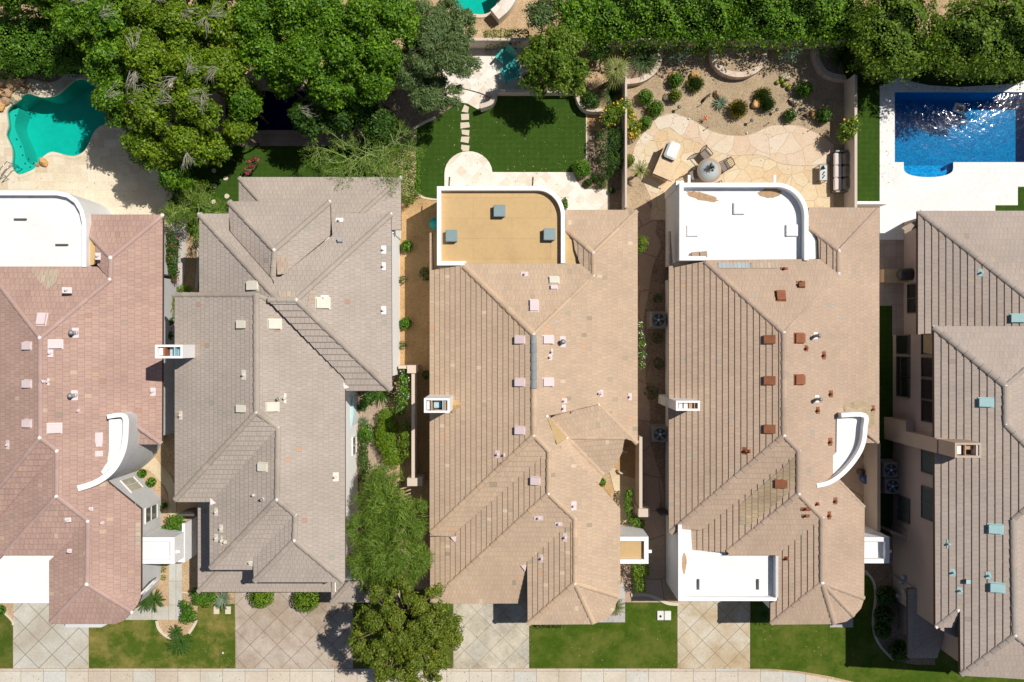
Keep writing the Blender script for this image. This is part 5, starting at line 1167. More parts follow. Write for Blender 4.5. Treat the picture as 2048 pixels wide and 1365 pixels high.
for i, (x, y) in enumerate([(407, 323), (439, 327), (457, 317), (428, 342), (452, 357), (429, 372), (454, 393), (427, 404)]):
    slab(stone_poly(x, y, 5.2, i), 0, .035).build('stepping_stone', 'curb_stone', label='small pale stepping stone in the shaded garden, '+desc[i], cat='stepping stone', group='stepping stones in the shaded garden')
for i, (x, y, lb) in enumerate([(428, 545, 'upper pale flat stone beside the grey brown roof in the side strip'), (413, 578, 'lower pink flat stone beside the grey brown roof in the side strip')]):
    slab(stone_poly(x-10, y-62*(i == 0)-40*(i == 1), 5, 20+i), 0, .03).build('stepping_stone', 'curb_stone', label=lb, cat='stepping stone')
for i, x in enumerate((433, 456)): slab([(x-5, 1213), (x+6, 1213), (x+6, 1228), (x-5, 1228)], 0, .05).build('stepping_stone', 'curb_stone', label='square pale slab below the blue green agave, '+('left' if i == 0 else 'right')+' one of two', cat='stepping stone')
for i, x in enumerate((1320.5, 1335)):
    p = P(x, 1231); r = empty('utility_box', p, 0, ('white utility box lid with a round black hole, in the lawn' if i == 0 else 'plain white utility box lid in the lawn, right of the one with a hole'), 'utility box', 'utility box lids in the front lawn')
    m = MB(); m.box((p.x, p.y, .04), (.33, .46, .08), bevel=.02); m.build('lid', 'box_white', r)
    if i == 0: m = MB(); m.cyl((p.x, p.y-.03), .06, .075, .085, 14); m.build('lid_hole', 'black_void', r)
m = MB(); p = P(223*2, 1262); m.cyl(P(446, 1306), .05, 0, .05, 10); m.build('sprinkler', 'box_white', label='tiny pale sprinkler head in the yellowed front lawn', cat='sprinkler')
# dining set
TC = P(1412, 347); r = empty('dining_table', (TC.x, TC.y, 0), 0, 'round patio dining table with pale glass top and tan rim near the white roof', 'table')
m = MB(); m.cyl(TC, .60, .70, .74, 36); m.build('table_rim', 'table_rim', r); m = MB(); m.cyl(TC, .47, .735, .748, 36); m.build('tabletop', 'table_glass', r)
for k in range(4): m = MB(); t = k*math.pi/2+.5; m.tube([(TC.x+.36*math.cos(t), TC.y+.36*math.sin(t), .7), (TC.x+.42*math.cos(t), TC.y+.42*math.sin(t), 0)], .025); m.build('leg', 'charcoal', r)
def leafy_bits(c, mat, n=14, r_=.14, h=.2, seed=3):
    q = random.Random(seed); m = MB()
    for _ in range(n):
        t = q.uniform(0, 6.28); l = r_*q.uniform(.5, 1.3); a = Vector((math.cos(t), math.sin(t), 0)); b = Vector((-a.y, a.x, 0)); p = Vector(c)
        m.add([p, p+a*l*.6+b*.025+Vector((0, 0, h*.6)), p+a*l+Vector((0, 0, h*q.uniform(.2, .6))), p+a*l*.6-b*.025+Vector((0, 0, h*.6))], [(0, 1, 2, 3)])
    return m
def dchair():
    r = empty('patio_chair'); m = MB(); m.box((0, -.02, .42), (.46, .46, .07), bevel=.02); m.build('seat', 'cushion_brown', r)
    m = MB()
    for i in range(5): m.tube([(-.17+.085*i, .20, .44), (-.17+.085*i, .29, .92)], .012, 5)
    m.tube([(-.22, .21, .44), (-.22, .30, .93), (0, .33, .96), (.22, .30, .93), (.22, .21, .44)], .02, 6); m.build('backrest', 'charcoal', r)
    for s in (-1, 1):
        m = MB(); m.tube([(s*.25, .25, .66), (s*.26, -.22, .64), (s*.25, -.24, .42)], .02, 6); m.build('armrest', 'charcoal', r)
        for y in (-.2, .2): m = MB(); m.tube([(s*.21, y, .42), (s*.23, y*1.15, 0)], .016, 5); m.build('leg', 'charcoal', r)
    return r
d0 = dchair(); first = True
for x, y, rz, lb in ((1407, 313, 40, 'dark metal patio chair turned aside, above the round dining table'), (1446, 335, -62, 'dark metal patio chair on the right side of the round dining table'), (1384, 354, 110, 'dark metal patio chair half hidden by the white parapet, left of the table'), (1430, 378, 200, 'dark metal patio chair under the white roof edge below the round table')):
    o = d0 if first else copy_tree(d0); first = False; o.location = P(x, y); o.rotation_euler.z = R(rz); tag(o, lb, 'chair', 'patio chairs around the round table')
# centrepiece
r = empty('potted_plant', (TC.x+.02, TC.y+.12, .748), 0, 'dark leafy centrepiece in a small pot on the round dining table', 'plant'); m = MB(); m.cyl((TC.x+.02, TC.y+.12), .07, .748, .86, 12); m.build('pot', 'charcoal', r)
plain('leaf_dark_plain', (.05, .06, .03), .7, .2, .3); leafy_bits((TC.x+.02, TC.y+.12, .85), 'x', 30, .2, .28).build('foliage', 'leaf_dark_plain', r)
m = MB(); m.cyl((TC.x+.17, TC.y+.0), .045, .75, .82, 12); m.build('candle_jar', 'charcoal', label='tiny dark candle jar beside the centrepiece on the dining table', cat='jar')
# grill island
ang = R(-23); G = P(1330, 326); r = empty('grill_island', (G.x, G.y, 0), 0, 'tan flagstone topped barbecue island on the patio, below the white covered grill', 'barbecue island')
co, si = math.cos(ang), math.sin(ang)
def gl(x, y): return (G.x+x*co-y*si, G.y+x*si+y*co)
m = MB(); m.box((*gl(0.02, -.12), .43), (.78, 1.55, .86), ang); m.build('island_body', 'stucco_tan', r); m = MB(); m.box((*gl(0.02, -.12), .885), (.88, 1.62, .05), ang); m.build('countertop', 'counter_tan', r)
m = MB(); m.box((*gl(.10, -.93), .80), (1.0, .03, .03), ang); m.build('towel_rail', 'charcoal', r)
r2 = empty('covered_grill', (*gl(0, .42), .91), 0, 'barbecue grill under a crumpled white cover on the tan island', 'grill'); m = MB(); m.box((*gl(0, .42), 1.06), (.60, .86, .30), ang, bevel=.09); m.build('grill_cover', 'cover_white', r2)
m = MB(); m.box((*gl(0, .02), 1.0), (.56, .14, .14), ang, bevel=.05); m.build('grill_front', 'charcoal', r2)
# sofa
p = P(1676, 347); r = empty('outdoor_sofa', (p.x, p.y, 0), 0, 'dark outdoor sofa with pale seat pads and brown back cushions against the right wall', 'sofa')
m = MB(); m.box((p.x, p.y, .18), (.80, 2.02, .30)); m.build('base', 'wicker', r)
for k in range(3): 
    m = MB(); m.box((p.x-.17, p.y+(k-1)*.62, .43), (.40, .61, .15), bevel=.05); m.build('seat_cushion', 'cushion_pale', r)
    m = MB(); m.box((p.x+.20, p.y+(k-1)*.62, .60), (.33, .58, .34), rng.uniform(-.08, .08), bevel=.08); m.build('back_cushion', 'cushion_brown', r)
m = MB(); m.box((p.x+.40, p.y, .42), (.07, 2.04, .76)); m.build('backrest', 'wicker', r)
for s in (-1, 1): m = MB(); m.box((p.x, p.y+s*1.0, .54), (.60, .07, .05)); m.box((p.x-.26, p.y+s*1.0, .3), (.06, .06, .5)); m.build('armrest', 'cushion_pale' if s > 9 else 'ac_grey', r)
p = P(1641, 349); r = empty('coffee_table', (p.x, p.y, 0), 0, 'small rectangular glass coffee table in front of the outdoor sofa', 'table'); m = MB(); m.box((p.x, p.y, .42), (.37, .76, .02)); m.build('tabletop', 'table_glass', r)
m = MB(); m.path([(p.x-.19, p.y-.385), (p.x+.19, p.y-.385), (p.x+.19, p.y+.385), (p.x-.19, p.y+.385), (p.x-.19, p.y-.385)], .40, .44, .03); m.build('table_frame', 'charcoal', r)
for a in (-1, 1):
    for b in (-1, 1): m = MB(); m.box((p.x+a*.18, p.y+b*.37, .2), (.03, .03, .4)); m.build('leg', 'charcoal', r)
m = leafy_bits((p.x-.05, p.y+.22, .44), 'x', 16, .12, .14, 5); m.build('small_plant', 'leaf_dark_plain', label='small dark sprig plant on the upper end of the coffee table', cat='plant')
m = MB(); 
for k in range(4): m.ball((p.x+.03*(-1)**k, p.y+.02-.09*k, .47), .035, 8, 5)
m.build('bead_string', 'leaf_dark_plain', label='string of dark beads lying down the middle of the coffee table', cat='ornament')
p = P(1682, 312); m = MB(); m.cyl(p, .15, 0, .3, 16, .2); m.build('flower_pot', 'wicker', label='round dark flower pot in the shade above the outdoor sofa', cat='pot')
# path lights
def plight(big=True):
    r = empty('path_light'); m = MB(); m.cyl((0, 0), .014, 0, .42 if big else .32, 8); m.build('stem', 'bronze', r)
    m = MB()
    if big: m.cyl((0, 0), .085, .40, .42, 18, .09); m.cyl((0, 0), .09, .42, .47, 18, .02)
    else: m.cyl((0, 0), .035, .30, .36, 10, .02)
    m.build('lamp_shade', 'lamp_top' if big else 'bronze', r); return r
b0 = plight(); first = True
for x, y, lb in ((1355, 219, 'left most mushroom path light, above the flagstone bend'), (1499, 245, 'mushroom path light just above the patio dip, below the tufted shrub pair'), (1549, 224, 'mushroom path light between the shrub pair and the round flowering shrub'), (1608, 215, 'mushroom path light beside the pale flat rocks on the right')):
    o = b0 if first else copy_tree(b0); first = False; o.location = P(x, y); tag(o, lb, 'path light', 'mushroom path lights in the gravel')
b1 = plight(False); first = True
for x, y, lb in ((1401, 211, 'thin stake light left of the driftwood in the gravel'), (1413, 258, 'thin stake light at the patio edge below the red garden ornament'), (1534, 249, 'thin stake light on the gravel right of the patio dip'), (1621, 260, 'thin stake light at the right end of the patio curve')):
    o = b1 if first else copy_tree(b1); first = False; o.location = P(x, y); tag(o, lb, 'stake light', 'thin stake lights')
for x, y, lb in ((1377.5, 238.5, 'small white glowing globe light on the left part of the patio edge'), (1493.5, 267, 'small white globe light at the lowest point of the patio edge')):
    m = MB(); p = P(x, y); m.ball((p.x, p.y, .06), .05, 10, 6); m.build('globe_light', 'box_white', label=lb, cat='light', group='white globe lights on the patio edge')
# red ornament, driftwood, pots
p = P(1408, 240); r = empty('garden_ornament', p, 0, 'red and yellow metal flower ornament on a stake in the gravel', 'ornament'); m = MB(); m.cyl(p, .012, 0, .3, 6); m.build('stake', 'bronze', r)
m = MB(); q = random.Random(2)
for k in range(6): t = k*1.05; m.add([(p.x, p.y, .3), (p.x+.1*math.cos(t-.3), p.y+.1*math.sin(t-.3), .33), (p.x+.15*math.cos(t), p.y+.15*math.sin(t), .32), (p.x+.1*math.cos(t+.3), p.y+.1*math.sin(t+.3), .33)], [(0, 1, 2, 3)])
m.build('petals', 'red', r); m = MB(); m.ball((p.x+.06, p.y-.02, .34), .05, 8, 5); m.build('flower_centre', 'yellow', r)
def rock(x, y, rx, ry, h, mat, label, rz=0, seed=1, z=0, group=None):
    q = random.Random(seed); bm = bmesh.new(); bmesh.ops.create_icosphere(bm, subdivisions=3, radius=1)
    ax = [Vector((q.uniform(-1, 1), q.uniform(-1, 1), q.uniform(-.3, 1))).normalized() for _ in range(9)]; dd = [q.uniform(.62, .88) for _ in ax]
    for v in bm.verts:
        c = v.co.copy()
        for a, d in zip(ax, dd):
            t = c.dot(a)
            if t > d: c -= a*(t-d)
        c *= 1+.05*math.sin(9*c.x+seed)*math.cos(8*c.y)
        v.co = c
    p = P(x, y); co, si = math.cos(rz), math.sin(rz); me = bpy.data.meshes.new('boulder')
    for v in bm.verts: a, b = v.co.x*rx, v.co.y*ry; v.co = Vector((a*co-b*si, a*si+b*co, max(v.co.z*h, -.05)+h*.45))
    bm.to_mesh(me); bm.free(); me.materials.append(M(mat)); o = bpy.data.objects.new('boulder', me); C.objects.link(o); o.location = (p.x, p.y, z); return tag(o, label, 'boulder', group)
rocks = [(1343, 152, .25, .17, .2, 'boulder_orange', 'orange boulder half behind the first clipped ball shrub', .4), (1389, 153, .28, .24, .28, 'boulder_orange', 'orange boulder above the tufted grassy shrub', 1), (1332, 195, .15, .24, .22, 'boulder_pale', 'yellowish boulder left of the small dark ball shrub', -.2), (1433, 190, .16, .26, .22, 'boulder', 'reddish upright rock beside the driftwood and agave', .2),
 (1509, 211, .25, .24, .28, 'boulder_orange', 'squared orange boulder between the golden shrub and the shrub pair', .5), (1570, 154, .34, .25, .22, 'boulder_pale', 'pale orange boulder above the barrel cacti', -.5), (1587, 204, .30, .17, .12, 'boulder_pale', 'flat cream rock below the ball shrub on the right', -.3), (1602, 201, .16, .12, .12, 'boulder_pale', 'small flat pale rock touching the ball shrub on the right', .3), (1624, 231, .12, .26, .2, 'boulder_orange', 'thin pale rock at the edge of the shade by the leafy shrub', .4)]
for i, (x, y, a, b, h, mt, lb, rz) in enumerate(rocks): rock(x, y, a, b, h, mt, lb, rz, i+3, group='boulders in the gravel garden')
plain('driftwood', (.10, .075, .055), .9, .1, .3, 9)
for k, (pts, lb) in enumerate((([(1404, 204, .05), (1410, 198, .22), (1416, 193, .3), (1419, 190, .2)], 'dark gnarled driftwood piece left of the reddish rock'), ([(1577, 200, .03), (1581, 207, .12), (1588, 213, .1), (1594, 212, .05)], 'dark forked driftwood below the flat cream rock'), ([(1607, 231, .05), (1614, 234, .14), (1621, 240, .06)], 'grey driftwood branch beside the thin pale rock'))):
    m = MB(); q = [P(x, y)+Vector((0, 0, z)) for x, y, z in pts]; m.tube(q, .07, 6, .03)
    m.tube([q[1], q[1]+Vector((.15, .12, .12))], .04, 5, .01); m.tube([q[2], q[2]+Vector((-.02, -.18, .1))], .04, 5, .01); m.build('driftwood', 'driftwood', label=lb, cat='driftwood')
# pool boulders house A
pr = [(6, 186, .30, .26, .35, 'boulder_orange', 'left orange boulder at the photo edge above the pool ledge'), (20, 190, .30, .22, .4, 'boulder', 'reddish boulder in the row above the pool ledge'), (36, 200, .30, .28, .38, 'boulder_pale', 'large pale boulder at the pool corner'), (14, 203, .26, .24, .3, 'boulder', 'grey brown boulder just left of the pool corner'), (3, 215, .30, .24, .3, 'boulder_orange', 'orange boulder at the photo edge beside the pool shelf'),
 (8, 150, .35, .3, .5, 'boulder', 'shaded boulder at the far left of the upper rock pile'), (20, 148, .35, .3, .55, 'boulder', 'top middle shaded boulder of the rock pile'), (34, 158, .34, .3, .5, 'boulder', 'right hand shaded boulder in the upper rock pile'), (44, 165, .28, .35, .45, 'boulder', 'shaded boulder next to the grey coping at the rock pile end'), (12, 168, .35, .3, .5, 'boulder', 'broad shaded boulder at the centre left of the rock pile'), (28, 173, .38, .3, .5, 'boulder', 'broad shaded boulder at the centre right of the rock pile'), (52, 178, .24, .22, .35, 'boulder', 'shaded boulder where the rock pile meets the water'),
 (90, 325, .25, .20, .25, 'boulder_orange', 'orange brown boulder on the lower pool rim'), (77, 331, .14, .12, .16, 'boulder', 'small pinkish rock on the lower pool rim')]
for i, (x, y, a, b, h, mt, lb) in enumerate(pr): rock(x, y, a, b, h, mt, lb, i*.7, i+30, group='boulders around the teal pool')
rock(793, 965, .2, .34, .3, 'boulder', 'grey boulder beside the brown side path under the feathery tree', -.5, 77)
# hand rail
r = empty('handrail', P(22, 345), 0, 'bent steel handrail at the lower left pool steps', 'handrail')
for dx, dy in ((0, 0), (8, 6)):
    m = MB(); q = [(30+dx, 330+dy, -.3), (30+dx, 330+dy, .75), (22+dx*.8, 342+dy, .85), (13+dx*.6, 352+dy, .7), (13+dx*.6, 353+dy, 0)]
    m.tube([P(x, y)+Vector((0, 0, z)) for x, y, z in q], .022, 7); m.build('rail', 'steel', r)
# floating pool cleaner
p = P(1919, 217); r = empty('pool_skimmer', (p.x, p.y, -.08), R(-20), 'small white rectangular floating skimmer on the deep blue pool', 'pool skimmer')
m = MB(); s_ = .22; m.path([(-s_, -.16), (s_, -.16), (s_, .16), (-s_, .16), (-s_, -.16)], -.03, .10, .09); m.build('frame', 'box_white', r, loc=(0, 0, 0)); m = MB(); m.box((0, 0, .0), (.36, .24, .04)); m.build('basket', 'ac_grey', r, loc=(0, 0, 0))
# air conditioners
def acunit():
    r = empty('air_conditioner'); m = MB(); m.box((0, 0, .38), (.76, .76, .72), bevel=.05); m.build('casing', 'ac_grey', r)
    m = MB(); m.cyl((0, 0), .30, .735, .755, 28); m.build('fan_guard', 'ac_dark', r)
    m = MB()
    for k in range(5):
        t = k*1.2566; a = Vector((math.cos(t), math.sin(t), 0)); b = Vector((-a.y, a.x, 0)); z = Vector((0, 0, .765)); m.add([a*.06+z, a*.26-b*.02+z, a*.26+b*.13+z+Vector((0, 0, .01)), a*.08+b*.06+z], [(0, 1, 2, 3)])
    m.build('fan', 'ac_blue', r); m = MB(); m.cyl((0, 0), .06, .76, .80, 14); m.build('fan_hub', 'box_white', r)
    m = MB(); m.box((0, 0, .01), (.9, .9, .05)); m.build('base_pad', 'shade_pavers', r); return r
a0 = acunit(); first = True
for x, y, lb in ((1312, 641, 'grey air conditioner in the shaded gap, upper one beside the flagstone path'), (1315, 866, 'grey air conditioner in the shaded gap below the white chimney'), (1769, 936, 'dark air conditioner in deep shade right of the courtyard wall, upper of a pair'), (1772, 968, 'dark air conditioner in deep shade right of the courtyard wall, lower of a pair')):
    o = a0 if first else copy_tree(a0); first = False; o.location = P(x, y)+Vector((0, 0, .03)); tag(o, lb, 'air conditioner', 'air conditioners beside the houses')
# black barrel smoker & planter ledge by house E
m = MB(); m.prism([xy(P(*q)) for q in [(1759, 540), (1812, 540), (1812, 566), (1759, 566)]], 0, .55); m.build('planter_wall', 'counter_tan', label='tan raised ledge carrying the black barrel beside the shaded pavers', cat='planter')
a = P(1784, 552); b = P(1812, 552); r = empty('smoker_grill', (a.x, a.y, .55), 0, 'black covered barrel shaped smoker grill on the tan ledge', 'grill'); m = MB(); m.tube([(a.x-.1, a.y, .95), (a.x, a.y, .95), (b.x, b.y, .95), (b.x+.1, b.y, .95)], [.2, .3, .3, .2], 14); m.build('barrel', 'charcoal', r); m = MB(); m.box(((a.x+b.x)/2, a.y, .62), (.6, .4, .14)); m.build('stand', 'charcoal', r)
p = P(1725, 957); m = MB(); m.cyl(p, .16, 0, .4, 16, .22); m.build('flower_pot', 'blue_pot', label='glossy blue pot in the shaded entry court', cat='pot'); p = P(1718, 943); m = MB(); m.cyl(p, .14, 0, .3, 16, .18); m.build('flower_pot', 'wicker', label='dark brown pot above the blue pot in the shaded entry court', cat='pot')
m = MB(); p = P(871, 450); m.cyl(p, .25, 0, .5, 16, .28); m.build('storage_bin', 'turquoise', label='turquoise bin mostly hidden beside the white parapet corner of the central house', cat='bin')
# driftwood roots in house C court
for (x, y, lb) in ((1247, 902, 'pale twisted driftwood in the entry court, upper piece'), (1240, 945, 'pale curled driftwood in the entry court, lower piece')):
    m = MB(); p = P(x, y); m.tube([p+Vector((-.15, .1, .08)), p+Vector((0, 0, .25)), p+Vector((.12, -.05, .2)), p+Vector((.2, .1, .1))], .06, 7, .03); m.build('driftwood', 'curb_stone', label=lb, cat='driftwood')
# lattice gate
r = empty('lattice_gate', P(820, 990), 0, 'small slatted yellowish wooden gate beside the feathery green tree', 'gate')
m = MB()
for k in range(8): a = P(806, 972+k*7); b = P(826, 966+k*7); m.tube([(a.x, a.y, 1.0), (b.x, b.y, 1.0)], .03, 4, smooth=False)
m.build('slats', 'yellow_wood', r) if 'yellow_wood' in MATS else m.build('slats', 'counter_tan', r)
# ================================================================ VEGETATION
leaf_mat('leaf_bright', (.016, .055, .004), (.06, .165, .009), (.19, .34, .02))
leaf_mat('leaf_ficus', (.014, .055, .003), (.065, .175, .007), (.24, .40, .018))
leaf_mat('leaf_olivegreen', (.022, .058, .003), (.095, .185, .007), (.31, .41, .02))
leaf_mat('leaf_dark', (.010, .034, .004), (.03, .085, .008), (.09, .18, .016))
leaf_mat('leaf_olive', (.03, .062, .016), (.085, .145, .042), (.22, .30, .10), .2)
leaf_mat('leaf_citrus', (.022, .06, .004), (.085, .17, .010), (.25, .34, .025))
leaf_mat('leaf_mesquite', (.05, .11, .012), (.13, .23, .025), (.30, .40, .06), .35)
leaf_mat('leaf_rust', (.035, .07, .006), (.10, .165, .012), (.30, .30, .03), .2)
leaf_mat('leaf_gold', (.06, .09, .01), (.20, .19, .015), (.42, .27, .02), .2)
leaf_mat('leaf_lime', (.05, .11, .006), (.13, .24, .010), (.26, .38, .02), .3)
leaf_mat('leaf_blue', (.06, .11, .07), (.14, .21, .13), (.30, .38, .26), .1)
leaf_mat('leaf_palm', (.04, .07, .008), (.13, .17, .025), (.35, .34, .10), .2)
leaf_mat('leaf_cycad', (.012, .04, .006), (.04, .10, .012), (.10, .19, .03), .1)
leaf_mat('petal_magenta', (.25, .01, .05), (.45, .02, .10), (.6, .08, .2), .2); leaf_mat('petal_yellow', (.6, .35, .01), (.8, .52, .02), (.9, .65, .04), .2); leaf_mat('petal_white', (.6, .6, .55), (.75, .75, .7), (.85, .85, .8), .2)
plain('bark', (.16, .11, .08), .9, .1, .25, 8); plain('bark_pale', (.40, .37, .31), .9, .1, .15, 8); plain('bark_green', (.20, .24, .08), .8, .2, .2, 8)
plain('cactus', (.20, .24, .03), .7, .3, .2, 6); plain('cactus_tip', (.65, .55, .08), .7, .3, .1)
NR = np.random.default_rng(11)
def leaf_mesh(name, pts, nrm, L, W, mat, parent=None, off=(0, 0, 0), tan=None, curl=.0):
    n = len(pts); nrm = nrm/np.linalg.norm(nrm, axis=1, keepdims=True)
    if tan is None: tan = NR.normal(size=(n, 3))
    t = tan-nrm*(tan*nrm).sum(1, keepdims=True); t /= np.linalg.norm(t, axis=1, keepdims=True)+1e-9
    b = np.cross(nrm, t); s = NR.uniform(.5, 1.5, (n, 1)); l = t*L*s/2; w = b*W*s/2
    v = np.empty((n, 4, 3)); v[:, 0] = pts-l; v[:, 1] = pts-w*1.0+l*.1; v[:, 2] = pts+l; v[:, 3] = pts+w+l*.1
    v = v.reshape(-1, 3)-np.array(off); me = bpy.data.meshes.new(name)
    me.vertices.add(4*n); me.vertices.foreach_set('co', v.astype(np.float32).ravel())
    me.loops.add(4*n); me.loops.foreach_set('vertex_index', np.arange(4*n, dtype=np.int32))
    me.polygons.add(n); me.polygons.foreach_set('loop_start', np.arange(0, 4*n, 4, dtype=np.int32)); me.polygons.foreach_set('loop_total', np.full(n, 4, np.int32))
    me.materials.append(M(mat)); me.update(calc_edges=True); o = bpy.data.objects.new(name, me); C.objects.link(o)
    if parent: o.parent = parent
    return o
def clump_pts(c, r, n, low=-.45, shell=.35, lump=1.0):
    u = NR.normal(size=(n, 3)); u /= np.linalg.norm(u, axis=1, keepdims=True); u[:, 2] = np.where(u[:, 2] < low, -u[:, 2], u[:, 2])
    q = 1-NR.random((n, 1))**1.6*shell; ph = NR.uniform(0, 6.28, 3)
    bump_ = 1+lump*.13*np.sin(5*u[:, :1]+ph[0])*np.cos(4*u[:, 1:2]+ph[1])+lump*.07*np.sin(11*u[:, 2:3]+ph[2])
    return np.array(c)+u*q*bump_*np.array(r), u*.75+NR.normal(size=(n, 3))*.42+np.array([0, 0, .35])
def crown(name, clumps, dens, L, W, mat, parent=None, off=(0, 0, 0), shell=.35, low=-.45):
    P_, N_ = [], []
    for c, r in clumps:
        ar = 4*math.pi*(((r[0]*r[1])**1.6+(r[0]*r[2])**1.6+(r[1]*r[2])**1.6)/3)**(1/1.6)
        a, b = clump_pts(c, r, max(12, int(ar*dens)), low, shell, 1.9); P_.append(a); N_.append(b)
    return leaf_mesh(name, np.concatenate(P_), np.concatenate(N_), L, W, mat, parent, off)
def tree(label, px, py, rpx, h, mat, ncl=12, cl=(.55, .85), dens=150, L=.15, W=.09, droop=.45, name='broadleaf_tree', twigs=0, trunk='bark', group=None, ell=1.0, seed=None, flat=.7, cat='tree', shell=.8):
    q = random.Random(seed if seed is not None else int(px*7+py)); hc = h*.8; c = P(px, py, hc); k = (1-hc/H)/S; Rr = rpx*k
    root = empty(name, (c.x, c.y, 0), 0, label, cat, group); cl_ = []
    for i in range(ncl):
        a = i*2.39996+q.uniform(-.4, .4); d = math.sqrt((i+.35)/ncl)*.88; rr = q.uniform(*cl)*(1-.25*d)
        d_ = max(0, d*Rr-rr*.45); z = hc+(h-hc)*1.0-droop*h*.35*d*d-rr*flat*.6+q.uniform(-.75, .35)
        cl_.append(((c.x+d_*math.cos(a)*ell, c.y+d_*math.sin(a), z), (rr, rr*q.uniform(.85, 1.15), rr*flat)))
    crown('crown', cl_, dens, L, W, mat, root, (c.x, c.y, 0), shell, -.45)
    m = MB(); top = Vector((c.x, c.y, h*.5)); m.tube([(c.x, c.y, 0), (c.x+.06, c.y-.04, h*.25), top], [max(.08, h*.018), h*.014, h*.010], 8); m.build('trunk', 'bark', root)
    m = MB()
    for i, (cc, rr) in enumerate(cl_):
        e = Vector(cc); mid = top.lerp(e, .5)+Vector((q.uniform(-.15, .15), q.uniform(-.15, .15), .1)); m.tube([top, mid, e], [.07, .045, .02], 5)
    m.build('limbs', 'bark', root)
    if twigs:
        for _ in range(twigs):
            m = MB(); a = q.uniform(0, 6.28); d = Rr*q.uniform(.1, .6); b = Vector((c.x+d*math.cos(a), c.y+d*math.sin(a), h*(.99-.15*droop*(d/Rr)**2)))
            a0 = q.uniform(0, 6.28)
            for j in range(8):
                aa = a0+q.uniform(-.5, .5); ln = q.uniform(.35, .95); e = b+Vector((math.cos(aa)*ln, math.sin(aa)*ln, q.uniform(.1, .5))); mm = b.lerp(e, .5)+Vector((0, 0, .1)); m.tube([b, mm, e], [.018, .011, .005], 4)
                for _j in range(3):
                    s_ = mm.lerp(e, q.random()); ab = aa+q.uniform(-.8, .8); l2 = q.uniform(.15, .4); m.tube([s_, s_+Vector((math.cos(ab)*l2, math.sin(ab)*l2, q.uniform(0, .15)))], .009, 3, .004)
            m.build('bare_twigs', 'bark_pale', root)
    return root
def hedge(label, poly, h, mat, dens=150, L=.11, W=.07, edge=.3, name='clipped_hedge', z0=.1, rough=.12, cat='hedge', group=None, up=.3):
    """poly: pixel outline at the hedge top"""
    pts = [P(*p, h) for p in poly]; xs = [p.x for p in pts]; ys = [p.y for p in pts]; n = len(pts); c = sum(pts, Vector())/n
    root = empty(name, (c.x, c.y, 0), 0, label, cat, group)
    area = abs(sum(pts[i].x*pts[(i+1) % n].y-pts[(i+1) % n].x*pts[i].y for i in range(n)))/2
    N0 = int((max(xs)-min(xs))*(max(ys)-min(ys))*dens*1.6); X = NR.uniform(min(xs), max(xs), N0); Y = NR.uniform(min(ys), max(ys), N0); ins = np.zeros(N0, bool); dist = np.full(N0, 9.)
    for i in range(n):
        a, b = pts[i], pts[(i+1) % n]; cr = (a.y > Y) != (b.y > Y); xi = (b.x-a.x)*(Y-a.y)/((b.y-a.y) if abs(b.y-a.y) > 1e-9 else 1e-9)+a.x; ins ^= cr & (X < xi)
        d = np.array([b.x-a.x, b.y-a.y]); l2 = (d**2).sum()+1e-9; t = np.clip(((X-a.x)*d[0]+(Y-a.y)*d[1])/l2, 0, 1); dist = np.minimum(dist, np.hypot(X-a.x-t*d[0], Y-a.y-t*d[1]))
    X, Y, dist = X[ins], Y[ins], dist[ins]; ph = NR.uniform(0, 6, 4)
    und = rough*(np.sin(X*2.3+ph[0])*np.cos(Y*2.7+ph[1])+.6*np.sin(X*5.1+ph[2])*np.cos(Y*4.3+ph[3]))
    e = np.clip(1-dist/edge, 0, 1); Z = h-min(edge, h-z0)*e**2*.9+und*(1-e*.5)-NR.random(len(X))**2*.25
    top = np.stack([X, Y, Z], 1); nt_ = NR.normal(size=top.shape)*.45+np.array([0, 0, 1.0])
    S_, SN = [], []
    for i in range(n):
        a, b = pts[i], pts[(i+1) % n]; ln = math.hypot(b.x-a.x, b.y-a.y); m_ = int(ln*h*dens*.75)
        if m_ < 4: continue
        t = NR.random(m_); z = NR.uniform(z0, h-edge*.3, m_); nx, ny = (b.y-a.y)/ln, -(b.x-a.x)/ln
        if (Vector((nx, ny, 0))).dot(Vector(((a.x+b.x)/2-c.x, (a.y+b.y)/2-c.y, 0))) < 0: nx, ny = -nx, -ny
        o = NR.normal(size=m_)*(.05+.12*(up > .5))+rough*.5*np.sin(z*4+t*ln*3+ph[0]); S_.append(np.stack([a.x+(b.x-a.x)*t+nx*o, a.y+(b.y-a.y)*t+ny*o, z], 1)); SN.append(np.tile([nx, ny, up], (m_, 1))+NR.normal(size=(m_, 3))*(.45+.25*(up > .5)))
    leaf_mesh('foliage', np.concatenate([top]+S_), np.concatenate([nt_]+SN), L, W, mat, root, (c.x, c.y, 0))
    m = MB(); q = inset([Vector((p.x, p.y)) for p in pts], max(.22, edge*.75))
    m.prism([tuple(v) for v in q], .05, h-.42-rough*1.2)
    if edge > .5: q = inset([Vector((p.x, p.y)) for p in pts], .2); m.prism([tuple(v) for v in q], .04, h-edge-.35); m.build('shade_core', 'hedge_core', root)  # solid dark filler, not branches; stands for shade inside the hedge
    return root
plain('hedge_core', (.012, .022, .006), 1, 0, .3, 6)  # near-black colour paints the shade seen through gaps in the leaves
def blooms(fm, fn, fs, c, r, root, off):
    a, b = clump_pts(c, r, fn, 0, .05)
    if fn > 24: leaf_mesh('flowers', a, b, fs, fs, fm, root, off); return
    for k in range(fn): leaf_mesh('flower', a[k:k+1], b[k:k+1]+np.array([[0, 0, 1.0]]), fs*1.2, fs*1.1, fm, root, off)
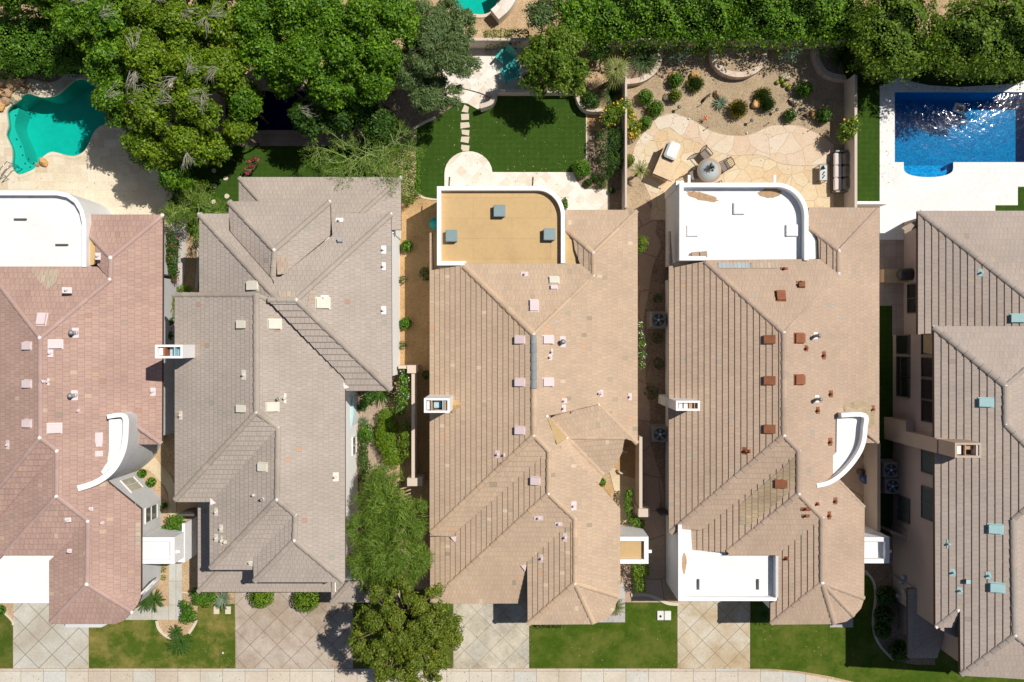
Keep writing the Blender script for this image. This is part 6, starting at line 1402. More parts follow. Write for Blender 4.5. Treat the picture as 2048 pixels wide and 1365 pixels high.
def bush(label, px, py, r_, h, mat, dens=500, L=.07, W=.045, name='ball_shrub', cat='shrub', group=None, shell=.2, ell=(1, 1), z=0, core=True, flowers=None, spiky=False):
    """clipped or loose shrub; r_ = radius in pixels, px,py = centre of the crown as seen"""
    hc = h*.5; c = P(px, py, hc+z); Rr = r_/S*(1-(hc+z)/H); root = empty(name, (c.x, c.y, z), 0, label, cat, group)
    a, b = clump_pts((c.x, c.y, z+h*.5), (Rr*ell[0], Rr*ell[1], h*.5), int(4*math.pi*Rr*max(h*.5, Rr*.6)*dens), -.9, shell, .35)
    tan = None
    if spiky: tan = a-np.array([c.x, c.y, z]); b = np.cross(tan, NR.normal(size=a.shape))
    leaf_mesh('foliage', a, b, L, W, mat, root, (c.x, c.y, z), tan)
    m = MB(); m.tube([(c.x, c.y, z), (c.x, c.y, z+h*.5)], .03, 6); m.build('stem', 'bark', root)
    if core: m = MB(); m.ball((c.x, c.y, z+h*.48), 1, 12, 8, (Rr*ell[0]*.76, Rr*ell[1]*.76, h*.38)); m.build('shade_core', 'hedge_core', root)  # dark blob filling the shrub, so leaf gaps look shaded
    if flowers:
        blooms(*flowers, (c.x, c.y, z+h*.52), (Rr*ell[0]*1.03, Rr*ell[1]*1.03, h*.53), root, (c.x, c.y, z))
    return root
def loose(label, clumps, mat, dens=260, L=.12, W=.06, name='shrub', cat='shrub', group=None, flowers=None, shell=.6):
    """shrub from several pixel blobs (px, py, rpx, ztop)"""
    c0 = P(clumps[0][0], clumps[0][1], clumps[0][3]*.5); root = empty(name, (c0.x, c0.y, 0), 0, label, cat, group); cl = []; m = MB()
    for (x, y, r_, zt) in clumps:
        rr = r_/S; p = P(x, y, zt*.7); cl.append(((p.x, p.y, zt-rr*.55 if zt > rr else zt*.5), (rr, rr, min(rr*.7, zt*.6)))); m.tube([(c0.x, c0.y, 0), (p.x, p.y, zt*.6)], .03, 5, .012)
    crown('foliage', cl, dens, L, W, mat, root, (c0.x, c0.y, 0), shell, -.7); m.build('stem', 'bark', root)
    if flowers:
        
        fm, fn, fs = flowers
        if fn <= 24:
            for c, r in cl: blooms(fm, max(3, fn//len(cl)), fs, c, tuple(x*1.04 for x in r), root, (c0.x, c0.y, 0))
        else:
            A_ = [clump_pts(c, tuple(x*1.04 for x in r), max(3, fn//len(cl)), .1, .1) for c, r in cl]; leaf_mesh('flowers', np.concatenate([a[0] for a in A_]), np.concatenate([a[1] for a in A_]), fs, fs, fm, root, (c0.x, c0.y, 0))
    return root
def rosette(label, px, py, r_, h, mat, n=26, name='cycad', cat='plant', leaflets=True, z=0, w=.05, lift=.5, group=None, trunkh=0, stiff=.6, seed=1):
    """radial fronds; leaflets = pinnate, otherwise sword blades"""
    q = random.Random(seed); c = P(px, py, z+trunkh); Rr = r_/S; root = empty(name, (c.x, c.y, z), 0, label, cat, group); z1 = z+trunkh+.05
    for k in range(min(n, 60)):
        a = k*2.39996; el = q.uniform(.15, 1.0)*lift*2; ln = Rr*q.uniform(.85, 1.1)*(1.0 if el < 1.1 else .8); m = MB(); d = Vector((math.cos(a), math.sin(a), 0)); s_ = Vector((-d.y, d.x, 0)); seg = 5; pts = []
        for i in range(seg+1):
            t = i/seg; pts.append(Vector((c.x, c.y, z1))+d*ln*t+Vector((0, 0, h*(math.sin(t*2.4*(1-stiff*.4))*el*.8))))
        if leaflets:
            m.tube(pts, .014, 3, .005)
            for i in range(1, 15):
                t = i/15; f = t*seg; j = min(seg-1, int(f)); p = pts[j].lerp(pts[j+1], f-j); l2 = ln*.17*math.sin(math.pi*(.15+.8*t))
                for sg in (-1, 1):
                    e = p+s_*sg*l2+d*l2*.55+Vector((0, 0, -.02)); m.add([p-d*.012, p+d*.016, e], [(0, 1, 2)])
        else:
            vs = []
            for i, p in enumerate(pts): ww = w*(1-(i/seg)**2)*.5+.002; vs += [p-s_*ww+Vector((0, 0, .01)), p-Vector((0, 0, .012)), p+s_*ww+Vector((0, 0, .01))]
            fs = []
            for i in range(seg): a_ = 3*i; fs += [(a_, a_+3, a_+4, a_+1), (a_+1, a_+4, a_+5, a_+2)]
            m.add(vs, fs)
        m.build('frond' if leaflets else 'leaf', mat, root)
    if trunkh: m = MB(); m.tube([(c.x, c.y, z), (c.x+.03, c.y, z+trunkh*.5), (c.x, c.y, z+trunkh)], [.10, .08, .09], 8); m.build('trunk', 'bark', root)
    return root
def fan_palm(label, px, py, r_, h, mat, n=17):
    c = P(px, py, h); Rr = r_/S*(1-h/H); root = empty('fan_palm', (c.x, c.y, 0), 0, label, 'palm'); q = random.Random(4)
    for k in range(n):
        a = k*2.39996; d = Vector((math.cos(a), math.sin(a), 0)); el = .9-k/n*1.3; e = Vector((c.x, c.y, h))+d*Rr*(.05+.45*k/n)+Vector((0, 0, .5*el*.6)); m = MB(); m.tube([(c.x, c.y, h-.1), e], .012, 3)
        nb = 13; fl = Rr*q.uniform(.45, .68)
        for j in range(nb):
            t = (j/(nb-1)-.5)*3.4; dd = Vector((math.cos(a+t), math.sin(a+t), el*.5-.3*abs(t)/1.7)); sd_ = Vector((-dd.y, dd.x, 0)); m.add([e-sd_*.006, e+dd*fl*.5+sd_*.022, e+dd*fl+Vector((0, 0, -.06)), e+dd*fl*.5-sd_*.022], [(0, 1, 2, 3)])
        m.build('frond', mat, root)
    m = MB(); m.tube([(c.x, c.y, 0), (c.x, c.y, h)], .14, 10); m.build('trunk', 'bark', root)
# ---- big tree mass, upper left
hedge('tall bright green clipped hedge at the top left corner above the rock pile', [(-60, 16), (60, 10), (128, 20), (138, 50), (137, 100), (120, 122), (60, 120), (-60, 122)], 2.9, 'leaf_bright', 230, .11, .065, .8, rough=.3, up=.8, z0=1.0)
hedge('dark green hedge block behind the curved coping of the teal pool', [(135, 10), (215, 20), (215, 120), (170, 132), (135, 125)], 2.8, 'leaf_dark', 130, .12, .075, .5, rough=.2)
TL = [(165, 45, 52, 6.2, 0, 'tall leafy tree at the top left beside the clipped hedge'), (235, 55, 62, 6.8, 0, 'broad leafy tree at the top, second from the left hedge'), (228, 130, 60, 6.4, 0, 'leafy tree overhanging the right end of the teal pool, upper one'), (238, 205, 52, 5.6, 1, 'leafy tree with pale bare twigs hanging over the teal pool edge'), (300, 40, 60, 7.0, 1, 'leafy tree with pale twigs at the top edge above the rest'), (305, 125, 66, 7.2, 1, 'big yellow green tree at the centre of the left tree mass'),
 (300, 215, 62, 6.6, 2, 'yellow green tree with many pale bare twigs above the travertine deck'), (290, 290, 45, 5.2, 0, 'lower leafy tree casting ragged shade on the travertine deck'), (375, 60, 62, 7.2, 0, 'yellow green tree at the top, left of the pale trunk gap'), (385, 140, 64, 7.2, 1, 'yellow green tree left of the dark navy pool, upper one'), (395, 215, 56, 6.4, 2, 'yellow green tree with pale twigs at the left end of the navy pool'), (375, 285, 48, 5.4, 0, 'yellow green tree over the shaded stepping stone garden'), (445, 60, 52, 7.0, 1, 'tree with pale branches showing at the top, left of centre mass'), (455, 145, 50, 6.6, 0, 'dense tree hanging over the upper left corner of the navy pool')]
for x, y, r_, h_, tw, lb in TL: tree(lb, x, y, r_, h_, 'leaf_olivegreen' if (x > 270) else 'leaf_ficus', 25, (.32, .70), 250, .125, .07, twigs=tw+(x % 2), trunk='bark_pale', group='broadleaf trees above the left pools', droop=.6)
TR = [(520, 50, 60, 7.0, 0, 'dark green tree at the top edge, left of the middle mass'), (590, 30, 60, 7.2, 0, 'rich green tree cut by the top edge above the navy pool'), (535, 115, 55, 6.6, 0, 'rounded green tree above the left part of the navy pool'), (610, 110, 60, 7.0, 0, 'large domed green tree above the middle of the navy pool'), (660, 50, 58, 7.2, 0, 'large green tree at the top, between the domed tree and the corner tree'), (730, 45, 62, 7.4, 0, 'tallest looking green tree at the top, near the greyish olive tree'), (795, 40, 55, 7.0, 0, 'bright green tree touching the greyish olive tree at the top'),
 (690, 115, 55, 6.6, 0, 'green tree above the right end of the navy pool'), (755, 115, 52, 6.6, 0, 'green tree tucked between the domed tree and the olive tree'), (655, 175, 46, 5.6, 0, 'compact green tree right over the navy pool water'), (615, 232, 36, 4.2, 1, 'low leafy tree with pale twigs hanging in front of the navy pool'), (680, 236, 26, 3.6, 0, 'small leafy tree at the lower right corner of the navy pool'), (745, 165, 42, 5.6, 0, 'green tree right of the navy pool end'), (725, 215, 34, 3.4, 0, 'dark low tree beside the navy pool coping on the right'), (760, 250, 36, 3.0, 0, 'dark shrubby tree left of the turf lawn corner')]
for x, y, r_, h_, tw, lb in TR: tree(lb, x, y, r_, h_, 'leaf_ficus' if y < 200 else 'leaf_dark', 24, (.32, .70), 250, .125, .07, twigs=tw, trunk='bark_pale', group='broadleaf trees around the navy pool', droop=.6)
TX = [(30, -18, 50, 4.8, 'tree cut by the top edge above the left clipped hedge'), (100, -10, 50, 5.2, 'tree cut by the top edge between the hedge and the first tall tree'), (175, -12, 50, 6.0, 'tree crown peeking in at the top edge above the first tall tree'), (260, -14, 52, 6.4, 'tree crown cut by the top edge over the second tall tree'), (345, -10, 52, 6.6, 'tree crown cut by the top edge left of the pale branches'), (425, -10, 50, 6.6, 'tree crown cut by the top edge right of the pale branches'),
 (505, -12, 50, 6.6, 'tree crown cut by the top edge left of the middle mass'), (650, -14, 50, 6.8, 'tree crown cut by the top edge over the middle mass'), (770, -14, 50, 6.6, 'tree crown cut by the top edge beside the olive tree'), (490, 205, 42, 4.8, 'low tree covering the left end of the navy pool'), (575, 165, 34, 5.4, 'tree crown covering the upper coping of the navy pool'), (480, 262, 28, 3.8, 'small tree at the lower left corner of the navy pool'), (700, 180, 40, 5.0, 'tree crown over the right end of the navy pool coping'), (428, 295, 34, 4.0, 'low dark tree above the stepping stones'), (330, 310, 36, 4.4, 'leafy tree at the lower left of the tree mass')]
for x, y, r_, h_, lb in TX: tree(lb, x, y, r_, h_, 'leaf_olivegreen' if 300 < x < 460 or y > 250 else 'leaf_ficus', 18, (.32, .66), 250, .125, .07, twigs=x % 2, trunk='bark_pale', group='further broadleaf trees of the left mass', droop=.6)
# filler understory
tree('dark leafy tree shading the strip between the two left roofs', 352, 350, 38, 3.6, 'leaf_ficus', 14, (.3, .55), 190, .14, .08)
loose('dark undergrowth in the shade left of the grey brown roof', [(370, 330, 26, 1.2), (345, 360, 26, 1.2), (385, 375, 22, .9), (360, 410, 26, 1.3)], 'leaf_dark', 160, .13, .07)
# olive
def feathery(label, cl, mat, name, L=.20, W=.03, dens=330, trunk='bark', h0=None, rs=(.26, .42), sh=.7, tj=.25):
    c0 = P(cl[0][0], cl[0][1], 2.5); root = empty(name, (c0.x, c0.y, 0), 0, label, 'tree'); A_, B_, T_ = [], [], []; m = MB(); q = random.Random(5)
    for (x, y, r_, zt) in cl:
        rr = r_/S*(1-zt/H); p = P(x, y, zt-rr*.3); nb = max(5, int(rr*16))
        for i in range(nb):
            u = Vector((q.gauss(0, 1), q.gauss(0, 1), abs(q.gauss(0, .7)))).normalized(); cc = (p.x+u.x*rr*.68, p.y+u.y*rr*.68, p.z-rr*.3+u.z*rr*.55); r2 = rr*q.uniform(*rs)
            a, b = clump_pts(cc, (r2, r2, r2*.7), int(4*math.pi*r2*r2*dens), -.8, sh); A_.append(a); B_.append(b); T_.append(a-np.array([p.x, p.y, p.z-rr*.6])+NR.normal(size=a.shape)*tj)
            m.tube([(p.x, p.y, p.z-rr*.5), cc], .02, 4, .008)
        m.tube([(c0.x, c0.y, 0), ((c0.x+p.x)/2, (c0.y+p.y)/2, zt*.45), (p.x, p.y, p.z-rr*.4)], [.1, .06, .03], 6)
    leaf_mesh('crown', np.concatenate(A_), np.concatenate(B_), L, W, mat, root, (c0.x, c0.y, 0), np.concatenate(T_)); m.build('trunk', trunk, root); return root
feathery('grey green olive tree with feathery foliage left of the turquoise chairs', [(870, 90, 66, 5.6), (915, 55, 44, 5.2), (845, 40, 46, 5.4), (925, 120, 38, 4.6), (815, 135, 40, 4.8), (840, 180, 46, 4.2), (890, 185, 40, 3.8), (900, 25, 34, 4.8)], 'leaf_olive', 'olive_tree', .17, .035, 300)
feathery('feathery green mesquite tree overhanging the right eave of the grey brown house', [(760, 1010, 55, 4.4), (725, 1060, 40, 4.6), (800, 1060, 52, 4.6), (770, 1110, 56, 4.8), (725, 1130, 36, 4.4), (820, 1120, 40, 4.2), (770, 960, 36, 3.6), (800, 1150, 34, 3.9), (835, 1020, 24, 3.0), (740, 1165, 26, 3.8)], 'leaf_mesquite', 'mesquite_tree', .30, .022, 100, rs=(.3, .6), sh=1.0, tj=.35)
# bottom street tree
tree('dense rust tinged green tree in the front strip between two driveways', 812, 1266, 130, 5.6, 'leaf_rust', 96, (.26, .52), 420, .11, .045, name='street_tree', droop=.7, flat=.8, seed=4, shell=.75)
# palo verde
def paloverde(label, px, py, h, Rr, lean, seed, nb=26, tips=None):
    q = random.Random(seed); c = P(px, py, 0) if False else P(px, py, h*.7); root = empty('palo_verde_tree', (c.x, c.y, 0), 0, label, 'tree'); base = Vector((c.x, c.y, h*.45)); m0 = MB(); m0.tube([(c.x, c.y, 0), base], .09, 7, .07); m0.build('trunk', 'bark_green', root); m = MB(); A_, T_ = [], []
    def grow(p, d, l, r, lev):
        n = 4; pts = [p]; dd = d.copy()
        for i in range(n):
            dd = (dd+Vector((q.uniform(-.35, .35), q.uniform(-.35, .35), q.uniform(-.16, .12)))).normalized(); pts.append(pts[-1]+dd*l/n)
        m.tube(pts, [r*(1-.16*i) for i in range(n+1)], 4, caps=False)
        if lev < 3:
            for _ in range(4 if lev < 2 else 5):
                k = q.randint(1, n); nd = (dd+Vector((q.uniform(-.9, .9), q.uniform(-.9, .9), q.uniform(-.3, .3)))).normalized(); grow(pts[k], nd, l*q.uniform(.45, .7), r*.5, lev+1)
        else:
            for _ in range(5): A_.append(pts[q.randint(1, n)]+Vector((q.uniform(-.1, .1), q.uniform(-.1, .1), q.uniform(-.1, .1)))); T_.append(dd)
    for k in range(nb//3):
        a = lean+q.uniform(-2.2, 2.2) if lean is not None else q.uniform(0, 6.28); grow(base+Vector((q.uniform(-.9, .9), q.uniform(-.6, .6), q.uniform(-.3, .5))), Vector((math.cos(a), math.sin(a), q.uniform(.3, 1.0))).normalized(), Rr*q.uniform(.6, 1.0), .028, 0)
    m.build('branches', 'bark_lime', root); A_ = np.array([tuple(a) for a in A_]); T_ = np.array([tuple(a) for a in T_]); leaf_mesh('crown', A_, NR.normal(size=A_.shape)+np.array([0, 0, .6]), .10, .02, 'leaf_lime', root, (c.x, c.y, 0), T_)
plain('bark_lime', (.30, .40, .13), .8, .2, .25, 8)
paloverde('spindly green branched tree leaning over the back roof of the grey brown house', 722, 305, 4.4, 1.7, -1.9, 3, 66)
paloverde('thin green twiggy tree in the gap between the two left roofs', 368, 425, 3.6, 1.2, None, 8, 54)
loose('dark leafy undergrowth behind the spindly green tree', [(745, 290, 26, 1.6), (770, 275, 24, 1.6), (720, 330, 22, 1.0), (770, 320, 20, 1.4)], 'leaf_dark', 170, .12, .07)
# ---- centre back
tree('round bright green citrus tree beside the turquoise chairs', 1112, 122, 82, 4.2, 'leaf_citrus', 34, (.42, .62), 300, .12, .07, name='citrus_tree', droop=.75, flat=.75)
hedge('clipped dark green hedge left of the turf lawn, beside the grey brown roof', [(792, 285), (815, 282), (830, 295), (834, 330), (833, 380), (815, 400), (798, 398), (788, 360)], 1.7, 'leaf_bright', 260, .08, .05, .35, rough=.08)
hedge('low mottled shrub hedge along the back wall under the top centre pool', [(968, 58), (1056, 54), (1060, 78), (970, 80)], 1.5, 'leaf_rust', 200, .10, .05, .25, rough=.15)
tree('grey green tree at the top edge right of the orange sand patch', 1085, 28, 42, 3.8, 'leaf_olive', 10, (.45, .7), 150, .14, .05); tree('darker leafy tree at the top edge above the citrus tree', 1150, 30, 46, 4.0, 'leaf_ficus', 11, (.5, .75), 160, .13, .08)
hedge('long dark green hedge behind the back garden wall, left half', [(1180, -70), (1474, -70), (1474, 58), (1430, 66), (1380, 60), (1300, 54), (1240, 64), (1180, 62)], 3.2, 'leaf_ficus', 200, .12, .07, 1.1, rough=.55, up=.7, z0=.9)
hedge('long dark green hedge behind the back garden wall, right half', [(1478, -70), (1738, -70), (1742, 54), (1690, 64), (1640, 56), (1590, 64), (1530, 58), (1478, 62)], 3.2, 'leaf_ficus', 200, .12, .07, 1.1, rough=.55, up=.7, z0=.9)
hedge('bright green rounded hedge block left of the sandy gap at the top right', [(1746, 0), (1800, -40), (1868, -30), (1876, 20), (1884, 90), (1858, 122), (1790, 128), (1754, 112), (1738, 60)], 4.6, 'leaf_citrus', 210, .12, .07, 1.3, rough=.55, up=.9, z0=2.6)
hedge('bright green rounded hedge block at the top right corner above the pool deck', [(1912, 20), (1980, -20), (2160, -40), (2160, 118), (2020, 126), (1950, 122), (1905, 112), (1890, 66)], 4.6, 'leaf_citrus', 210, .12, .07, 1.3, rough=.55, up=.9, z0=2.6)
hedge('low dark clipped hedge under the bright hedge blocks beside the white deck', [(1732, 60), (1750, 60), (1760, 110), (1880, 116), (2100, 112), (2100, 129), (1870, 131), (1745, 132), (1732, 124)], 1.6, 'leaf_bright', 260, .08, .05, .22, rough=.05)
# yard of house C, right side
fan_palm('fan palm with yellow green fronds beside the citrus tree', 1231, 141, 36, 2.0, 'leaf_palm')
rosette('dark spiky sago palm in the yard corner right of the fan palm', 1288, 122, 34, .8, 'leaf_cycad', 34, z=.4, name='sago_palm', cat='palm', seed=2); rosette('dark spiky palm under the fan palm beside the thin cream wall', 1222, 190, 28, .6, 'leaf_cycad', 22, name='sago_palm', cat='palm', seed=3)
bush('round green shrub in the curved planter end of the turf lawn', 1180, 202, 20, 1.1, 'leaf_dark', 420, name='ball_shrub'); loose('green and yellow leafy shrub left of the thin cream wall', [(1222, 230, 20, 1.5), (1238, 218, 14, 1.6), (1215, 245, 12, 1.2)], 'leaf_citrus', 330, .09, .05, flowers=('petal_yellow', 24, .07))
loose('yellow flowering shrub right of the thin cream wall', [(1264, 252, 17, .9), (1258, 232, 12, 1.0), (1270, 268, 12, .7)], 'leaf_citrus', 300, .09, .05, flowers=('petal_yellow', 130, .09), name='flowering_shrub'); loose('wispy light green shrub above the yellow flowers', [(1252, 210, 12, 1.5), (1256, 222, 10, 1.3)], 'leaf_lime', 200, .12, .03)
hedge('clipped grey green shrub, upper of two beside the turf lawn', [(1196, 262), (1222, 254), (1246, 258), (1248, 290), (1230, 302), (1202, 300), (1194, 280)], 1.3, 'leaf_dark', 330, .07, .045, .3, name='clipped_shrub', rough=.06, cat='shrub'); hedge('clipped grey green shrub, lower of two beside the turf lawn', [(1200, 306), (1222, 300), (1244, 304), (1246, 330), (1228, 338), (1206, 334), (1198, 318)], 1.2, 'leaf_dark', 330, .07, .045, .3, name='clipped_shrub', rough=.06, cat='shrub')
bush('clipped ball shrub at the lower right corner of the turf lawn', 1164, 337, 18.5, 1.0, 'leaf_bright', 520); bush('small dark prickly shrub below the corner ball shrub', 1176, 366, 9, .5, 'leaf_dark', 300, .08, .03, name='shrub'); bush('small dark prickly shrub right of its twin near the patio', 1191, 356, 9, .5, 'leaf_dark', 300, .08, .03, name='shrub')
loose('blue green wispy shrub at the bottom of the planting bed', [(1212, 352, 12, .8), (1220, 345, 9, .9), (1205, 368, 12, .6)], 'leaf_dark', 260, .10, .03); bush('tiny shrub at the foot of the thin cream wall', 1224, 382, 7, .4, 'leaf_dark', 300, name='shrub')
loose('leafy shrub under the citrus tree behind the retaining wall', [(1190, 110, 18, 1.6), (1205, 98, 14, 1.6), (1160, 178, 12, .9)], 'leaf_dark', 220); loose('reddish leaved plant in front of the citrus tree', [(1077, 176, 8, .9), (1085, 172, 6, .9)], 'leaf_gold', 200, name='plant')
# yard of house D
balls = [(1352, 160, 15, 'leaf_bright', 'clipped ball shrub beside the orange boulder, topmost left'), (1291, 194, 16, 'leaf_bright', 'clipped ball shrub at the far left of the gravel garden'), (1311, 217, 17, 'leaf_bright', 'clipped ball shrub just above the flagstone bend'), (1291, 246, 14, 'leaf_bright', 'clipped ball shrub next to the yellow flowering shrub'), (1351, 191, 13, 'leaf_rust', 'small dark ball shrub next to the yellowish boulder'), (1258, 321, 12, 'leaf_rust', 'round ball shrub by the thin wall beside the flagstones')]
for x, y, r_, mt, lb in balls: bush(lb, x, y, r_, .78, mt, 560, .06, .035, group='clipped ball shrubs in the gravel garden')
bush('large oval clipped shrub beside the barrel cacti', 1609, 180, 17, .8, 'leaf_bright', 520, .06, .035, ell=(1.05, .95)); bush('tufted grassy shrub below the orange boulder', 1391, 168, 17, .6, 'leaf_rust', 420, .16, .02, name='tufted_shrub', spiky=True); bush('golden tufted shrub at the centre of the gravel garden', 1477, 218, 19, .75, 'leaf_gold', 430, .17, .02, name='tufted_shrub', spiky=True)
bush('olive tufted shrub, upper of the pair beside the squared boulder', 1526, 190, 16, .6, 'leaf_rust', 430, .15, .02, name='tufted_shrub', spiky=True); bush('dark rounded shrub, lower of the pair beside the squared boulder', 1535, 209, 16, .7, 'leaf_dark', 480, .09, .02, name='tufted_shrub', spiky=True)
bush('leafy round shrub with pale blooms near the patio crest', 1580, 231, 14, .6, 'leaf_dark', 330, .09, .045, name='shrub', flowers=('petal_white', 10, .04)); bush('leafy shrub at the edge of the shade right of the thin pale rock', 1648, 232, 16, .7, 'leaf_dark', 320, .11, .05, name='shrub')
loose('bright green shrub with yellow blooms against the right yard wall', [(1693, 262, 20, 1.6), (1702, 250, 13, 1.7), (1685, 275, 13, 1.3)], 'leaf_citrus', 330, .10, .055, flowers=('petal_yellow', 8, .08), name='flowering_shrub')
rosette('pale blue green agave in the middle of the gravel garden', 1439, 208, 17, .35, 'leaf_blue', 30, name='agave', leaflets=False, w=.06, lift=.5, seed=6)
rosette('dark sago palm in the shaded right corner planter', 1679, 119, 28, .7, 'leaf_cycad', 34, z=.4, name='sago_palm', cat='palm', seed=7)
for x, y, sd_, lb in ((1357, 112, 1, 'wispy blue green shrub against the back wall, left of the middle planter'), (1580, 112, 2, 'wispy blue green shrub against the back wall, right of the middle planter')): loose(lb, [(x, y, 16, 1.1), (x+14, y-8, 12, 1.2), (x-14, y+4, 13, .8), (x+4, y+10, 10, .6)], 'leaf_blue', 120, .10, .03)
for i, (x, y, r_) in enumerate(((1555, 165, 4.6), (1564, 161, 5), (1569, 169, 5.4), (1579, 176, 6))):
    p = P(x, y, .12); r = empty('barrel_cactus', (p.x, p.y, 0), 0, ['leftmost small barrel cactus of the four', 'barrel cactus touching the pale boulder, topmost of the four', 'middle barrel cactus between its neighbours', 'largest barrel cactus, lowest of the four'][i], 'cactus', 'golden barrel cacti'); m = MB(); n_ = 20; rr = r_/S
    vs = []; fs = []
    for a in range(9):
        ph = math.pi*(a/8)*.9
        for b in range(n_*2): t = math.pi*b/n_; w_ = rr*(1 if b % 2 else .86); vs.append((p.x+w_*math.sin(ph)*math.cos(t), p.y+w_*math.sin(ph)*math.sin(t), rr*.8+rr*.85*math.cos(ph)))
    for a in range(8):
        for b in range(n_*2): fs.append((a*n_*2+b, (a+1)*n_*2+b, (a+1)*n_*2+(b+1) % (n_*2), a*n_*2+(b+1) % (n_*2)))
    m.add(vs, fs); m.build('body', 'cactus', r); m = MB(); m.ball((p.x, p.y, rr*1.62), rr*.22, 8, 5, (1, 1, .5)); m.build('crown_tip', 'cactus_tip', r)
rosette('slender young palm in the sand at the left end of the flagstones', 1280, 342, 20, .5, 'leaf_palm', 20, name='young_palm', cat='palm', trunkh=1.1, seed=9)
for i, (x, y) in enumerate(((1440, 115), (1476, 112), (1510, 114))): bush('small dry shrub in the middle planter, '+['left', 'centre', 'right'][i]+' one', x, y, 7, .3, 'leaf_rust', 200, .08, .02, name='dry_shrub', z=.42, group='dry shrubs in the middle planter', core=False)
# C-D gap
loose('fluffy light green shrub at the top of the shaded flagstone gap', [(1281, 485, 13, 2.4), (1278, 500, 11, 2.2)], 'leaf_lime', 330, .11, .03); loose('white flowering vine along the right wall of the central house', [(1279, 670, 8, 1.8), (1280, 690, 9, 1.8), (1281, 710, 8, 1.7), (1279, 730, 8, 1.7), (1278, 650, 6, 1.7)], 'leaf_bright', 260, .09, .05, flowers=('petal_white', 60, .06), name='flowering_vine', cat='vine')
for x, y, r_, lb in ((1316, 597, 10, 'small shrub in the shaded gap above the upper air conditioner'), (1314, 677, 12, 'small shrub in the shaded gap below the upper air conditioner'), (1318, 727, 12, 'small shrub halfway down the shaded gap'), (1303, 785, 15, 'wider shrub in the shaded gap beside the white chimney')): bush(lb, x, y, r_, .5, 'leaf_dark', 260, .08, .03, name='shrub', core=False)
# C entry
loose('curving clipped hedge in the entry court of the central house', [(1257, 985, 9, 1.0), (1254, 1000, 9, 1.0), (1256, 1016, 9, 1.0), (1260, 1030, 9, 1.0), (1268, 1042, 11, 1.0), (1280, 1046, 10, 1.0)], 'leaf_bright', 420, .075, .045, name='clipped_hedge', cat='hedge', shell=.3)
bush('small bright shrub at the lower end of the tan strip roof', 1203, 965, 9, .7, 'leaf_bright', 380, name='shrub'); 
hedge('square clipped shrub below the entry roof of the central house', [(1266, 1128), (1298, 1126), (1300, 1154), (1268, 1156)], 1.1, 'leaf_lime', 380, .075, .045, .15, name='clipped_shrub', rough=.04, cat='shrub'); hedge('smaller clipped shrub below the square one', [(1270, 1160), (1290, 1158), (1292, 1184), (1272, 1186)], 1.0, 'leaf_lime', 380, .075, .045, .18, name='clipped_shrub', rough=.04, cat='shrub')
rosette('palm fronds poking out from the curved front corner of the central house', 1232, 1212, 20, .5, 'leaf_palm', 16, name='young_palm', cat='palm', seed=12); rosette('dark spiky palm in the shaded nook beside the cream driveway', 1526, 1226, 24, .4, 'leaf_cycad', 26, name='sago_palm', cat='palm', seed=13)
loose('dark shrubs along the front wall of the central house', [(1080, 1250, 8, .6), (1092, 1251, 7, .5), (1110, 1250, 8, .6), (1122, 1251, 6, .5)], 'leaf_dark', 260, .08, .04)
# B side garden
loose('long bright lime green shrub beside the brown path', [(773, 832, 17, .9), (778, 852, 22, 1.0), (775, 875, 24, 1.0), (782, 897, 23, 1.0), (787, 918, 19, .9), (766, 860, 16, .8), (768, 888, 16, .8)], 'leaf_lime', 420, .12, .035); loose('green vine with pale leaves climbing along the cream side wall', [(810, 742, 9, 1.3), (808, 760, 11, 1.4), (806, 780, 12, 1.4), (804, 800, 14, 1.4), (800, 820, 12, 1.2), (814, 790, 8, 1.5)], 'leaf_bright', 300, .10, .06, flowers=('petal_white', 70, .05), name='vine', cat='vine'); loose('lower vine clump with yellowish leaves against the cream side wall', [(812, 850, 10, 1.3), (811, 870, 11, 1.3), (810, 888, 11, 1.3), (813, 908, 10, 1.2)], 'leaf_citrus', 280, .09, .055, name='vine', cat='vine')
rosette('sword leaved yucca under the roof corner of the grey brown house', 765, 783, 34, .7, 'leaf_cycad', 34, name='yucca', leaflets=False, w=.07, seed=15); rosette('small striped agave beside the brown path', 726, 843, 14, .35, 'leaf_blue', 24, name='agave', leaflets=False, w=.04, seed=16)
loose('rounded green shrub below the small striped agave', [(732, 860, 15, .7), (737, 873, 14, .7), (724, 872, 12, .6)], 'leaf_bright', 380, .08, .045); loose('column of dark clipped shrubs against the white wall', [(728, 902, 10, .9), (728, 920, 12, .9), (732, 937, 13, .9), (731, 957, 14, .9), (728, 890, 9, .8)], 'leaf_dark', 400, .075, .045, name='clipped_shrub', shell=.35); loose('dark shrubs in the shade under the roof of the grey brown house', [(735, 800, 14, 1.2), (745, 790, 14, 1.0), (724, 815, 10, 1.0)], 'leaf_dark', 260, .11, .06)
for x, y, lb in ((814, 493, 'small leafy shrub on the orange sand strip, topmost'), (811, 647, 'round leafy shrub on the orange sand strip, middle')): bush(lb, x, y, 12, .7, 'leaf_bright', 330, .09, .05, name='shrub')
for x, y, lb in ((804, 560, 'sparse dry shrub on the orange sand strip, upper'), (805, 691, 'sparse dry shrub on the orange sand strip, lower')): bush(lb, x, y, 9, .7, 'leaf_dark', 110, .09, .04, name='dry_shrub', core=False)
bush('shrub in the shade against the left wall of the central house, upper', 852, 548, 14, .7, 'leaf_dark', 300, name='shrub', core=False); bush('shrub in the shade against the left wall of the central house, lower', 853, 750, 9, .6, 'leaf_dark', 300, name='shrub', core=False)
